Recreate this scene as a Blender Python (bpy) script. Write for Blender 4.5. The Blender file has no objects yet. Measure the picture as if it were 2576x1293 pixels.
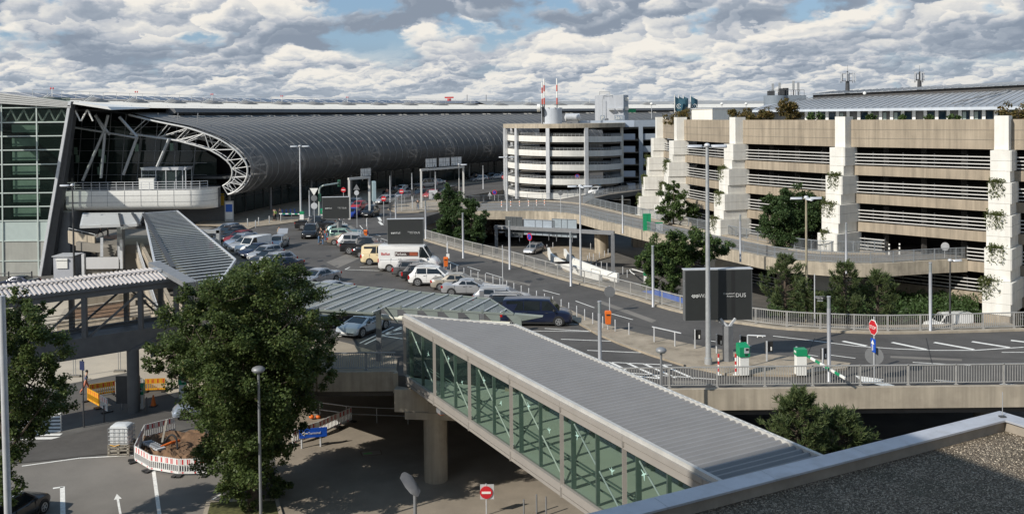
import bpy, bmesh, math, random
from mathutils import Vector, Matrix
random.seed(7)
R = math.radians
sc = bpy.context.scene
COL = sc.collection
# ---------------------------------------------------------------- camera (measured in the photo at 2576 x 1293)
F_, V0, H_ = 2326.0, 343.0, 15.0
ROT = Matrix.Rotation(math.pi/2 - R(1.3), 3, 'X') @ Matrix.Rotation(R(-0.6), 3, 'Z')
CAM = Vector((0, 0, H_))
def ray(u, v): return ROT @ Vector(((u-1288)/F_, -(v-V0)/F_, -1))
def G(u, v, z=0.0):
    d = ray(u, v); return CAM + d*((z-H_)/d.z)
def D(u, v, Y):
    d = ray(u, v); return CAM + d*(Y/d.y)
def G2(u, v, z=0.0):
    p = G(u, v, z); return (p.x, p.y)
cd = bpy.data.cameras.new('camera'); cam = bpy.data.objects.new('camera', cd); COL.objects.link(cam)
cam.matrix_world = Matrix.Translation(CAM) @ ROT.to_4x4()
cd.sensor_width = 36; cd.lens = 36*F_/2576; cd.shift_y = -(646.5-V0)/2576
cd.clip_start = .1; cd.clip_end = 20000
sc.camera = cam
# ---------------------------------------------------------------- helpers
class MB:
    def __init__(s): s.v = []; s.f = []
    def add(s, vs, fs):
        n = len(s.v); s.v += [tuple(p) for p in vs]; s.f += [tuple(i+n for i in f) for f in fs]; return s
    def box(s, c, d, rz=0):
        x, y, z = d[0]/2, d[1]/2, d[2]/2; ca, sa = math.cos(rz), math.sin(rz)
        vs = []
        for dz in (-z, z):
            for dx, dy in ((-x, -y), (x, -y), (x, y), (-x, y)):
                vs.append((c[0]+dx*ca-dy*sa, c[1]+dx*sa+dy*ca, c[2]+dz))
        return s.add(vs, [(3, 2, 1, 0), (4, 5, 6, 7), (0, 1, 5, 4), (1, 2, 6, 5), (2, 3, 7, 6), (3, 0, 4, 7)])
    def bar(s, a, b, w, h, up=(0, 0, 1)):
        a, b = Vector(a), Vector(b); t = (b-a).normalized(); up = Vector(up)
        if abs(t.dot(up)) > .99: up = Vector((1, 0, 0))
        x = t.cross(up).normalized()*w/2; y = x.cross(t).normalized()*h/2
        vs = [a-x-y, a+x-y, a+x+y, a-x+y, b-x-y, b+x-y, b+x+y, b-x+y]
        return s.add(vs, [(3, 2, 1, 0), (4, 5, 6, 7), (0, 1, 5, 4), (1, 2, 6, 5), (2, 3, 7, 6), (3, 0, 4, 7)])
    def tube(s, a, b, r, r2=None, n=8):
        a, b = Vector(a), Vector(b); r2 = r if r2 is None else r2
        t = (b-a).normalized(); up = Vector((0, 0, 1)) if abs(t.z) < .95 else Vector((1, 0, 0))
        x = t.cross(up).normalized(); y = t.cross(x)
        vs = [p+(x*math.cos(k*2*math.pi/n)+y*math.sin(k*2*math.pi/n))*q for p, q in ((a, r), (b, r2)) for k in range(n)]
        fs = [(k, (k+1) % n, n+(k+1) % n, n+k) for k in range(n)] + [tuple(range(n-1, -1, -1)), tuple(range(n, 2*n))]
        return s.add(vs, fs)
    def path(s, pts, r, n=6):
        for a, b in zip(pts, pts[1:]): s.tube(a, b, r, n=n)
        return s
    def barpath(s, pts, w, h):
        for a, b in zip(pts, pts[1:]): s.bar(a, b, w, h)
        return s
    def prism(s, poly, z0, z1):
        n = len(poly)
        area = sum(poly[i][0]*poly[(i+1) % n][1]-poly[(i+1) % n][0]*poly[i][1] for i in range(n))
        if area < 0: poly = poly[::-1]
        vs = [(p[0], p[1], z0) for p in poly] + [(p[0], p[1], z1) for p in poly]
        return s.add(vs, [tuple(range(n-1, -1, -1)), tuple(range(n, 2*n))] + [(i, (i+1) % n, n+(i+1) % n, n+i) for i in range(n)])
    def face(s, pts): return s.add(pts, [tuple(range(len(pts)))])
    def plate(s, poly, z):
        n = len(poly); area = sum(poly[i][0]*poly[(i+1) % n][1]-poly[(i+1) % n][0]*poly[i][1] for i in range(n))
        if area < 0: poly = poly[::-1]
        return s.face([(p[0], p[1], z) for p in poly])
    def strip(s, A, B, thick=0):
        n = len(A); return s.add(list(A)+list(B), [(i, i+1, n+i+1, n+i) for i in range(n-1)])
    def loft(s, rings, closed=True, caps=True):
        n = len(rings[0]); vs = [p for r in rings for p in r]; fs = []
        for j in range(len(rings)-1):
            for i in range(n if closed else n-1):
                fs.append((j*n+i, j*n+(i+1) % n, (j+1)*n+(i+1) % n, (j+1)*n+i))
        if caps: fs += [tuple(range(n-1, -1, -1)), tuple((len(rings)-1)*n+i for i in range(n))]
        return s.add(vs, fs)
    def lathe(s, c, prof, n=16, axis='z'):
        rings = []
        for r, h in prof:
            ring = []
            for k in range(n):
                a = 2*math.pi*k/n; x, y = r*math.cos(a), r*math.sin(a)
                ring.append((c[0]+x, c[1]+y, c[2]+h) if axis == 'z' else ((c[0]+x, c[1]+h, c[2]-y) if axis == 'y' else (c[0]+h, c[1]+x, c[2]+y)))
            rings.append(ring)
        return s.loft(rings)
    def ell(s, c, rx, ry, rz, n=10, m=6):
        prof = []
        rings = []
        for j in range(m+1):
            t = -math.pi/2+math.pi*j/m; q = max(math.cos(t), .02)
            rings.append([(c[0]+rx*q*math.cos(2*math.pi*k/n), c[1]+ry*q*math.sin(2*math.pi*k/n), c[2]+rz*math.sin(t)) for k in range(n)])
        return s.loft(rings)
def rootloc(o):
    v = Vector((0, 0, 0))
    while o: v += o.location; o = o.parent
    return v
def obj(name, mb, mat=None, parent=None, smooth=None):
    me = bpy.data.meshes.new(name); off = rootloc(parent)
    me.from_pydata([(p[0]-off.x, p[1]-off.y, p[2]-off.z) for p in mb.v], [], mb.f); me.validate(verbose=False); me.update()
    if mat:
        for m in (mat if isinstance(mat, (list, tuple)) else [mat]): me.materials.append(m)
    if smooth is not None:
        me.polygons.foreach_set('use_smooth', [True]*len(me.polygons)); me.set_sharp_from_angle(angle=R(smooth))
    o = bpy.data.objects.new(name, me); COL.objects.link(o)
    if parent: o.parent = parent
    return o
def tag(o, label=None, cat=None, group=None, kind=None):
    if label: o['label'] = label
    if cat: o['category'] = cat
    if group: o['group'] = group
    if kind: o['kind'] = kind
    return o
def thing(name, label, cat, loc=(0, 0, 0), group=None):
    o = bpy.data.objects.new(name, None); COL.objects.link(o); o.location = loc; o.empty_display_size = .2
    return tag(o, label, cat, group)
def struct(name, mb, mat, smooth=None, label=None): return tag(obj(name, mb, mat, None, smooth), label, None, None, 'structure')
def copy_tree(o, parent=None):
    c = o.copy(); COL.objects.link(c)
    if parent: c.parent = parent
    for ch in list(o.children): copy_tree(ch, c)
    return c
def put(proto, loc, rz=0, label=None, first=False, group=None):
    o = proto if first else copy_tree(proto)
    o.location = loc; o.rotation_euler = (0, 0, rz)
    if label: o['label'] = label
    if group: o['group'] = group
    return o
def text(name, s, size, mat, parent, loc, xdir, ydir, align='LEFT', depth=.004):
    cu = bpy.data.curves.new('lettering', 'FONT'); cu.body = s; cu.size = size; cu.align_x = align; cu.extrude = depth; cu.resolution_u = 3
    t = bpy.data.objects.new('lettering', cu); COL.objects.link(t)
    bpy.context.view_layer.update()
    me = bpy.data.meshes.new_from_object(t.evaluated_get(bpy.context.evaluated_depsgraph_get()))
    bpy.data.objects.remove(t); bpy.data.curves.remove(cu)
    X = Vector(xdir).normalized(); Y = Vector(ydir).normalized(); Z = X.cross(Y)
    m = Matrix((X, Y, Z)).transposed().to_4x4(); m.translation = Vector(loc)-rootloc(parent)
    me.transform(m); me.materials.clear(); me.materials.append(mat)
    o = bpy.data.objects.new(name, me); COL.objects.link(o); o.parent = parent
    return o
def resample(pts, step):
    out = [Vector(pts[0])]; acc = 0
    for a, b in zip(pts, pts[1:]):
        a, b = Vector(a), Vector(b); L = (b-a).length; d = step-acc
        while d <= L+1e-6: out.append(a+(b-a)*(d/L)); d += step
        acc = L-(d-step)
    return out
def smoothpath(pts, n=6):
    P = [Vector(p) for p in pts]; out = []
    for i in range(len(P)-1):
        p0, p1, p2, p3 = P[max(i-1, 0)], P[i], P[i+1], P[min(i+2, len(P)-1)]
        for k in range(n):
            t = k/n
            out.append(.5*((2*p1)+(p2-p0)*t+(2*p0-5*p1+4*p2-p3)*t*t+(3*p1-p0-3*p2+p3)*t**3))
    out.append(P[-1]); return out
def offset(pts, d):
    out = []
    for i, p in enumerate(pts):
        a = Vector(pts[max(i-1, 0)]); b = Vector(pts[min(i+1, len(pts)-1)]); t = (b-a); t.z = 0; t.normalize()
        out.append(Vector(p)+Vector((t.y, -t.x, 0))*d)
    return out
# ---------------------------------------------------------------- materials
def nodes(name):
    m = bpy.data.materials.new(name); m.use_nodes = True
    return m, m.node_tree.nodes, m.node_tree.links, m.node_tree.nodes['Principled BSDF']
def M(name, col, rough=.7, metal=0, var=.12, scale=1.5, bump=0, bscale=25, streak=0, spec=.5, fine=0, alpha=1, coat=0, dirt=None):
    m, N, L, B = nodes(name)
    tc = N.new('ShaderNodeTexCoord'); src = tc.outputs['Object']
    B.inputs['Roughness'].default_value = rough; B.inputs['Metallic'].default_value = metal
    B.inputs['Specular IOR Level'].default_value = spec; B.inputs['Alpha'].default_value = alpha
    if coat: B.inputs['Coat Weight'].default_value = coat; B.inputs['Coat Roughness'].default_value = .08
    def noise(sc_, det=4, mp=None, ro=.6):
        n = N.new('ShaderNodeTexNoise'); n.inputs['Scale'].default_value = sc_; n.inputs['Detail'].default_value = det; n.inputs['Roughness'].default_value = ro
        if mp:
            q = N.new('ShaderNodeMapping'); q.inputs['Scale'].default_value = mp; L.new(src, q.inputs['Vector']); L.new(q.outputs[0], n.inputs['Vector'])
        else: L.new(src, n.inputs['Vector'])
        return n.outputs['Fac']
    def ramp(fac, lo, hi, a=.3, b=.7):
        r = N.new('ShaderNodeMapRange'); r.inputs[1].default_value = a; r.inputs[2].default_value = b; r.inputs[3].default_value = lo; r.inputs[4].default_value = hi; L.new(fac, r.inputs[0]); return r.outputs[0]
    def mul(a, b):
        q = N.new('ShaderNodeMath'); q.operation = 'MULTIPLY'; L.new(a, q.inputs[0]); L.new(b, q.inputs[1]); return q.outputs[0]
    f = ramp(noise(scale), 1-var, 1+var)
    if streak: f = mul(f, ramp(noise(1, 4, (2.2, 2.2, .12)), 1-streak, 1+streak*.5))
    if fine: f = mul(f, ramp(noise(60, 2), 1-fine, 1+fine))
    cm = N.new('ShaderNodeVectorMath'); cm.operation = 'SCALE'; cm.inputs[0].default_value = col[:3]; L.new(f, cm.inputs['Scale'])
    out = cm.outputs[0]
    if dirt:
        mx = N.new('ShaderNodeMix'); mx.data_type = 'RGBA'; L.new(ramp(noise(dirt[1], 5), 0, dirt[2], .48, .72), mx.inputs['Factor']); L.new(out, mx.inputs[6]); mx.inputs[7].default_value = (*dirt[0], 1); out = mx.outputs[2]
    L.new(out, B.inputs['Base Color'])
    if bump:
        b = N.new('ShaderNodeBump'); b.inputs['Strength'].default_value = bump; b.inputs['Distance'].default_value = .05; L.new(noise(bscale, 3), b.inputs['Height']); L.new(b.outputs[0], B.inputs['Normal'])
    return m
def glass(name, col, refl=.5, trans=.3, rough=.03):
    # a tinted pane: mirror-like coat over a dark tint, partly see-through
    m, N, L, B = nodes(name)
    B.inputs['Base Color'].default_value = (*col, 1); B.inputs['Roughness'].default_value = rough; B.inputs['Specular IOR Level'].default_value = refl
    t = N.new('ShaderNodeBsdfTransparent'); t.inputs[0].default_value = (.75, .85, .8, 1); mx = N.new('ShaderNodeMixShader'); mx.inputs[0].default_value = trans
    L.new(B.outputs[0], mx.inputs[1]); L.new(t.outputs[0], mx.inputs[2]); L.new(mx.outputs[0], N['Material Output'].inputs['Surface'])
    return m
def leafmat(name, c1, c2, c3=None):
    m, N, L, B = nodes(name)
    g = N.new('ShaderNodeNewGeometry'); r = N.new('ShaderNodeValToRGB'); L.new(g.outputs['Random Per Island'], r.inputs[0])
    r.color_ramp.elements[0].color = (*c1, 1); r.color_ramp.elements[1].color = (*c2, 1)
    if c3: e = r.color_ramp.elements.new(.93); e.color = (*c2, 1); r.color_ramp.elements[-1].color = (*c3, 1)
    L.new(r.outputs[0], B.inputs['Base Color']); B.inputs['Roughness'].default_value = .55; B.inputs['Specular IOR Level'].default_value = .35
    t = N.new('ShaderNodeBsdfTranslucent'); L.new(r.outputs[0], t.inputs[0]); mx = N.new('ShaderNodeMixShader'); mx.inputs[0].default_value = .38
    L.new(B.outputs[0], mx.inputs[1]); L.new(t.outputs[0], mx.inputs[2]); L.new(mx.outputs[0], N['Material Output'].inputs['Surface'])
    return m
m_asph = M('asphalt', (.082, .075, .067), .85, var=.26, scale=.22, fine=.25, streak=.12, dirt=((.12, .113, .104), .16, .6))
m_asph3 = M('worn_asphalt', (.10, .094, .085), .9, var=.22, scale=.25, fine=.2, dirt=((.15, .14, .12), .25, .6))
m_asph2 = M('grey_asphalt', (.185, .168, .145), .9, var=.15, scale=.3, fine=.2, dirt=((.21, .19, .165), .35, .6))
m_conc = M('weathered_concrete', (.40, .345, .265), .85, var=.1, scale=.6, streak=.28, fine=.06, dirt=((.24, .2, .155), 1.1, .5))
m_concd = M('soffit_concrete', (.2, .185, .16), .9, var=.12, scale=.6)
m_kerb = M('kerb_stone', (.36, .31, .24), .9, var=.2, scale=1.2, fine=.15, dirt=((.2, .17, .12), 1.5, .6))
m_verge = M('verge_slabs', (.33, .275, .205), .95, var=.2, scale=.8, fine=.2, dirt=((.17, .14, .095), .9, .7))
m_gar = M('garage_concrete', (.345, .288, .215), .88, var=.12, scale=.5, streak=.34, fine=.08, dirt=((.3, .245, .18), 1.0, .5))
m_white = M('white_paint', (.8, .79, .74), .6, var=.05, scale=3, fine=.06)
m_line = M('road_paint', (.78, .76, .7), .8, var=.16, scale=4, fine=.15)
m_cream = M('cream_panel', (.8, .765, .67), .65, var=.05, scale=.7, streak=.06)
m_galv = M('galvanised_steel', (.42, .43, .43), .5, .35, var=.12, scale=5)
m_galvl = M('pale_grey_metal', (.56, .57, .58), .5, .2, var=.1, scale=3)
m_grey = M('grey_metal', (.25, .255, .26), .5, .3, var=.12, scale=2)
m_dgrey = M('dark_metal', (.07, .072, .075), .5, .3, var=.12, scale=2)
m_black = M('black_plastic', (.02, .02, .02), .55, var=.1)
m_white_steel = M('white_steel', (.72, .71, .66), .45, .1, var=.05)
m_green = M('green_plastic', (.01, .26, .11), .45, var=.06)
m_orange = M('orange_plastic', (.75, .16, .02), .5, var=.06)
m_red = M('red_paint', (.55, .03, .03), .5, var=.06)
m_blue = M('blue_panel', (.02, .12, .5), .5, var=.06)
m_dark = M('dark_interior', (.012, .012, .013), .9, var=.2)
m_rub = M('tyre_rubber', (.018, .018, .018), .8, var=.1)
m_rim = M('alloy_rim', (.5, .5, .5), .35, .7, var=.05)
m_plate = M('number_plate', (.75, .75, .72), .5, var=.03)
m_lens = glass('clear_lens', (.6, .62, .65), .8, .2)
m_tail = M('red_lens', (.45, .012, .012), .2, var=.1)
m_carglass = M('car_glass', (.012, .016, .018), .06, var=.1, spec=.7)
m_pave = M('beige_paving', (.33, .285, .22), .92, var=.12, scale=.5, fine=.2, dirt=((.26, .22, .17), .3, .5))
m_dirt = M('bare_soil', (.17, .1, .055), .95, var=.4, scale=2, bump=.8, bscale=6)
m_pave3 = M('brown_block_paving', (.265, .225, .175), .92, var=.14, scale=.5, fine=.25, dirt=((.2, .17, .13), .35, .6))
m_pave2 = M('pale_plaza_paving', (.46, .405, .32), .92, var=.1, scale=.4, fine=.15, dirt=((.36, .31, .25), .25, .5))
m_bark = M('bark', (.085, .065, .048), .95, var=.3, scale=6, bump=.6, bscale=18)
m_dullwood = M('grey_wood', (.3, .27, .22), .85, var=.2, scale=3)
# ================================================================ ground
B3 = lambda pts, z=None: [Vector((p[0], p[1], (p[2] if z is None else z))) for p in pts]
LOW = -6.0
def quadpoly(x0, y0, x1, y1): return [(x0, y0), (x1, y0), (x1, y1), (x0, y1)]
struct('lower_ground', MB().plate(quadpoly(-3000, -3000, 3000, 3000), LOW), m_asph3)
# upper deck outline
RB = [(1066, 603), (1164, 632), (1267, 658), (1359, 686), (1441, 709), (1540, 735), (1612, 755), (1693, 780), (1802, 804), (1875, 815), (1958, 826), (2049, 832), (2145, 836), (2235, 838), (2400, 835), (2576, 830)]
rail_road = [G(*p) for p in RB]
rail_road = smoothpath(rail_road, 3)
e2 = rail_road[-1]+(rail_road[-1]-rail_road[-4]).normalized()*30
near_edge = [(-11.5, 53.9), (-6.9, 53.9), (-6.75, 53.3), (-.5, 50.3), (5.8, 49.75), (15.2, 49.8), (27.6, 49.8), (60, 51)]
left_edge = [(-11.5, 53.9), (-19, 60.5), (-23.6, 68.2), (-31.5, 89), (-41, 108)]
back = [(-41, 129), (-62, 129), (-62, 150), (-40, 180), (-25, 215), (0, 265), (60, 330), (160, 340), (160, 300), (70, 262), (25, 215), G2(1290, 455), G2(1262, 479), (-9, 172), G2(1201, 510)]
deck_poly = near_edge + [(e2.x, e2.y)] + [(p.x, p.y) for p in rail_road[::-1]] + [(-12.9, 138), (-10, 148)] + back[::-1] + left_edge[::-1][:-1]
dk = MB().prism(deck_poly, -1.35, 0)
struct('upper_road_deck', dk, m_asph)
# fascia beams along the deck edges
def edge_beam(name, pts, w=.45, z0=-1.0, z1=.14, label=None, cat=None, mat=None):
    A = [Vector((p[0], p[1], 0)) for p in pts]; Bq = offset(A, w)
    mb = MB()
    for i in range(len(A)-1):
        q = [A[i], A[i+1], Bq[i+1], Bq[i]]
        mb.add([(p.x, p.y, z0) for p in q]+[(p.x, p.y, z1) for p in q], [(3, 2, 1, 0), (4, 5, 6, 7), (0, 1, 5, 4), (1, 2, 6, 5), (2, 3, 7, 6), (3, 0, 4, 7)])
    return obj(name, mb, mat or m_conc)
for nm, pts in (('edge_beam', near_edge[:3]), ('edge_beam', near_edge[3:])):
    o = edge_beam(nm, pts, .3); tag(o, 'short stained concrete deck edge left of the glass bridge' if len(pts) == 3 else 'long weathered concrete edge beam under the front road railing', 'edge beam')
tag(edge_beam('edge_beam', left_edge[::-1], .3), 'concrete deck edge running from the stairs back to the terminal', 'edge beam')
tag(edge_beam('edge_beam', [(p.x, p.y) for p in rail_road], .3), 'concrete edge beam along the curved far road railing', 'edge beam')
# corbel and column carrying the end of the glass bridge
cb = thing('bridge_support', 'thick round concrete column with corbel under the glass bridge end', 'column', (-4.6, 53.0, LOW))
obj('column', MB().lathe((-4.6, 53.0, LOW), [(.68, 0), (.68, 5.0)], 28), m_conc, cb, 40)
obj('corbel', MB().prism([(-6.9, 52.6), (-6.9, 54.2), (-2.2, 54.2), (-2.2, 52.2)], -1.9, -.62).prism([(-6.3, 52.5), (-6.3, 54.3), (-3, 54.3), (-3, 52.1)], -2.3, -1.9), m_conc, cb)
# deck columns in the dark below
dcol = thing('deck_column', 'round concrete column in the dark under the front road', 'column', (0, 0, 0), 'columns under the road deck')
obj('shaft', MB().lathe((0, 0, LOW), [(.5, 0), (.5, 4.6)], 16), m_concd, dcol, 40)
for i, (x, y) in enumerate([(9, 60), (20, 58), (30, 59), (42, 62), (-3, 66), (-14, 72)]): put(dcol, (x, y, 0), 0, None, i == 0)
# wall added under the deck to keep the space behind it dark
wpt = [(p.x, p.y) for p in offset(rail_road, -2.5)]; wpq = [(p.x, p.y) for p in offset(rail_road, -2.1)]
tag(obj('added_dark_wall', MB().prism(wpt+wpq[::-1], LOW, -1.36), m_concd), 'dark concrete wall deep below the upper road deck', 'wall')
# asphalt lot is the deck itself; pavements, kerbs, islands on it
Z1, Z2, Z3 = .004, .008, .012
def raised(name, poly, z=.13, mat=None): return struct(name, MB().prism(poly, .0, z), mat or m_verge)
vb = offset(rail_road, -1.9)   # verge between railing and road
vpoly = [(p.x, p.y) for p in rail_road] + [(p.x, p.y) for p in vb[::-1]]
struct('verge', MB().prism(vpoly, .0, .12), m_verge)
# median between car park and road, widening into the island with the barriers
med_top = [G(*p) for p in [(842, 562), (880, 588), (930, 612), (1000, 640), (1100, 676), (1240, 716), (1330, 747), (1420, 776), (1470, 800), (1530, 822), (1610, 843), (1700, 862), (1800, 882), (1900, 893), (2030, 905), (2140, 918)]]
med_bot = [G(*p) for p in [(842, 566), (876, 592), (922, 617), (990, 646), (1085, 682), (1222, 722), (1312, 755), (1400, 788), (1448, 812), (1500, 842), (1560, 868), (1640, 897), (1730, 925), (1830, 945), (1990, 948), (2130, 930)]]
struct('median', MB().prism([(p.x, p.y) for p in med_top+med_bot[::-1]], .0, .13), m_verge)
struct('median_kerb', MB().add(*(lambda a, b: ([(p.x, p.y, .134) for p in a]+[(p.x, p.y, .134) for p in b], [(i, i+1, len(a)+i+1, len(a)+i) for i in range(len(a)-1)]))(med_bot, offset(med_bot, -.16))), m_kerb)
# terminal forecourt pavement
fc_ = [G(*p) for p in [(560, 615), (600, 590), (640, 572), (700, 566), (760, 558), (800, 552), (830, 545), (860, 530), (900, 512), (960, 500), (1010, 487), (1080, 477), (1150, 466), (1200, 461), (1270, 452)]]
struct('forecourt', MB().prism([(p.x, p.y) for p in fc_]+[(0, 262), (-20, 222), (-32, 195), (-45, 160), (-45, 130), (-40.5, 128)], 0, .12), m_verge)
ism = [G(*p) for p in [(975, 528), (990, 516), (1060, 508), (1120, 500), (1190, 507), (1200, 520), (1150, 530), (1075, 535), (1000, 537)]]
struct('traffic_island', MB().prism([(p.x, p.y) for p in ism], .0, .13), m_verge)
isw = [G(*p) for p in [(1015, 570), (1035, 560), (1062, 556), (1064, 600), (1030, 598)]]
struct('traffic_island', MB().prism([(p.x, p.y) for p in isw], .0, .13), m_verge)
# paved walkway beside the car park below the right canopy
wk = [G2(*p) for p in [(812, 880), (1020, 938), (1020, 945), (817, 944)]]
struct('walkway', MB().prism([(-11.4, 54.0), (-6.95, 54.0), G2(1000, 905), G2(880, 868), G2(800, 848), (-17, 62), (-18.9, 60.6)], .0, .1), m_pave)
# road markings ---------------------------------------------------
mk = MB()
def line(a, b, w, z=Z1, mb=None):
    a, b = Vector((a[0], a[1], 0)), Vector((b[0], b[1], 0)); t = (b-a).normalized(); n = Vector((-t.y, t.x, 0))*w/2
    (mb or mk).face([(p.x, p.y, z) for p in (a-n, b-n, b+n, a+n)])
def pline(p, q, w=.13, z=0.0, mb=None): line(G(*p, z), G(*q, z), w, z+Z1, mb)
def pwide(p, q, w=.13): pline(p, q, w)
for p, q in [((1222, 686), (1262, 698)), ((1366, 730), (1408, 741)), ((1448, 757), (1495, 774)), ((1530, 787), (1592, 804)), ((1293, 709), (1328, 719)),
             ((1078, 643), (1100, 650)), ((1128, 658), (1154, 668)), ((1176, 671), (1208, 681)), ((905, 567), (913, 577)), ((945, 590), (957, 594)), ((916, 578), (925, 584)), ((958, 600), (976, 606)), ((1010, 615), (1025, 620)),
             ((1785, 857), (1840, 864)), ((1852, 866), (1890, 870)), ((2013, 889), (2058, 896)), ((2090, 893), (2152, 901)), ((2296, 911), (2441, 919)), ((2520, 886), (2600, 886)), ((2350, 956), (2430, 961)), ((2515, 966), (2576, 968))]:
    pline(p, q, .11)
cl = [(1945, 845), (2040, 856), (2150, 870), (2250, 877), (2350, 881), (2450, 881), (2576, 873)]
for p, q in zip(cl, cl[1:]): pline(p, q, .13)
for p, q in [((2120, 858), (2180, 870)), ((2244, 861), (2330, 879)), ((2350, 861), (2450, 879)), ((2445, 859), (2540, 874)), ((2543, 856), (2620, 865))]: pline(p, q, .32)
for p, q in [((834, 528), (860, 532)), ((862, 546), (880, 551)), ((938, 540), (960, 539)), ((952, 546), (958, 556)), ((954, 558), (962, 566)), ((968, 505), (990, 502)), ((1075, 488), (1100, 485)), ((982, 521), (1010, 515))]: pline(p, q, .4)
# bay lines of the car park
for i in range(0, 27):
    a = Vector((1.1, 64.0, 0))+Vector((-.82, 1.71, 0))*i*1.37*.99
    if a.y < 118:
        line(a, a+Vector((5.2, -.45, 0)), .1); line(a, a+Vector((-.55, .75, 0)), .12)
for p, q in [((1370, 826), (1481, 833)), ((1411, 853), (1541, 858)), ((1477, 881), (1614, 887)), ((1515, 910), (1690, 918)), ((1545, 935), (1800, 954))]: pline(p, q, .12)
for p, q in [((1535, 911), (1575, 930)), ((1578, 913), (1660, 950)), ((1620, 915), (1700, 950)), ((1665, 917), (1745, 952)), ((1600, 945), (1660, 952))]: pline(p, q, .2)
for p, q in [((868, 678), (955, 681)), ((905, 672), (950, 670)), ((868, 678), (880, 672))]: pline(p, q, .12)
# slanted bays under the canopy
for p, q in [((905, 863), (990, 822)), ((918, 866), (1010, 822)), ((970, 838), (1012, 826)), ((955, 843), (1010, 838)), ((945, 842), (1012, 852)), ((850, 847), (885, 836)), ((800, 830), (822, 818))]: pline(p, q, .14)
def arrow(tip, tail, w, hw, hl, z=0.0):
    a, b = G(*tip, z), G(*tail, z); t = (a-b).normalized(); n = Vector((-t.y, t.x, 0)); c = a-t*hl
    mk.face([(p.x, p.y, z+Z2) for p in (b-n*w, c-n*w, c+n*w, b+n*w)]); mk.face([(p.x, p.y, z+Z2) for p in (c-n*hw, a, c+n*hw)])
arrow((856, 705), (827, 689), .14, .4, 1.9)
arrow((2150, 944), (2240, 972), .35, .8, 1.4)
tag(obj('road_markings', mk, m_line), None, None, None, 'structure')
# parking lot patches
pt = MB()
for q in [[(1500, 760), (1640, 812), (1652, 806), (1512, 756)], [(1180, 690), (1330, 720), (1336, 715), (1190, 686)], [(820, 660), (870, 640), (905, 650), (850, 674)], [(2240, 900), (2420, 908), (2420, 903), (2240, 895)], [(1690, 957), (1760, 957), (1790, 968), (1700, 968)], [(1850, 956), (1985, 956), (2000, 972), (1870, 972)]]: pt.plate([G2(*p) for p in q], Z1)
struct('road_patch', pt, m_asph2)
rgp = random.Random(77); pd = MB()
for _ in range(70):
    f = rgp.random(); p = Vector((rgp.uniform(-26, 3), 0, 0)); p.y = rgp.uniform(66, 120)
    if abs(p.x-(3-(p.y-65)*.49)) < 4 or p.x < -10-(p.y-66)*.5: continue
    r = rgp.uniform(.15, .6); k = 9; pd.plate([(p.x+r*rgp.uniform(.6, 1.2)*math.cos(a*6.283/k), p.y+1.6*r*rgp.uniform(.6, 1.2)*math.sin(a*6.283/k)) for a in range(k)], Z1+.001)
struct('oil_stains', pd, M('oil_stain', (.028, .027, .026), .6, var=.3))
sm_ = MB()
for a, b in [((1010, 624), (1560, 810)), ((1560, 810), (1900, 878)), ((1900, 878), (2576, 905)), ((1300, 700), (1345, 690)), ((1530, 790), (1600, 765)), ((2050, 850), (2030, 895)), ((2330, 850), (2345, 915))]: line(G(*a), G(*b), .05, Z1+.001, sm_)
struct('tar_seams', sm_, M('tar_seam', (.022, .021, .02), .7))
# ---------------- lower level surfaces
def low(name, pts, mat, dz=.004): return struct(name, MB().plate([G2(*p, LOW) for p in pts], LOW+dz), mat)
low('plaza_paving', [(560, 1600), (700, 1240), (690, 1130), (640, 1040), (700, 960), (800, 920), (1100, 960), (1700, 1150), (1900, 1700), (800, 2200)], m_pave3)
low('car_park_asphalt', [(-300, 1185), (40, 1168), (330, 1140), (500, 1150), (640, 1150), (690, 1200), (560, 1500), (300, 2100), (-900, 2100)], m_asph2, .004)
low('pavement', [(-400, 1200), (-60, 1170), (30, 1130), (210, 1085), (350, 1052), (480, 1015), (480, 1040), (360, 1075), (330, 1135), (40, 1166), (-300, 1183)], m_asph, .03)  # shadow over this pavement is put into its darker asphalt colour
low('terminal_plaza', [(-300, 985), (120, 975), (330, 935), (440, 1000), (520, 985), (620, 960), (640, 780), (430, 745), (-300, 745)], m_pave2, .004)
pk = MB()
def lline(p, q, w): line(G(*p, LOW), G(*q, LOW), w, LOW+.012, pk)
lline((55, 1172), (200, 1152), .14); lline((200, 1152), (335, 1145), .14)
lline((386, 1182), (402, 1300), .2); lline((157, 1224), (159, 1330), .25); lline((133, 1228), (160, 1224), .2)
for k in range(9): lline((20 - k*1.0, 1035+k*8.6), (154, 1031+k*8.8), .42)
for u in (140, 200, 258): lline((u, 1150-(u-140)*.13), (u+27, 1146-(u-140)*.13), .5)
def larrow(tip, tail, w, hw, hl):
    a, b = G(*tip, LOW), G(*tail, LOW); t = (a-b).normalized(); n = Vector((-t.y, t.x, 0)); c = a-t*hl
    pk.face([(p.x, p.y, LOW+.012) for p in (b-n*w, c-n*w, c+n*w, b+n*w)]); pk.face([(p.x, p.y, LOW+.012) for p in (c-n*hw, a, c+n*hw)])
larrow((294, 1242), (306, 1310), .06, .2, .8)
lline((520, 1265), (560, 1240), .12)
struct('ground_markings', pk, m_line)
# kerb of the tree bed beside the big tree
struct('tree_bed', MB().prism([G2(*p, LOW) for p in [(520, 1262), (700, 1258), (720, 1330), (500, 1340)]], LOW+.004, LOW+.12), m_kerb)
tag(obj('ground_cover', MB().plate([G2(*p, LOW) for p in [(530, 1268), (692, 1264), (708, 1330), (512, 1336)]], LOW+.13), M('sparse_grass', (.09, .09, .03), .95, var=.5, scale=5)), None, None, None, 'stuff')
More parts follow.
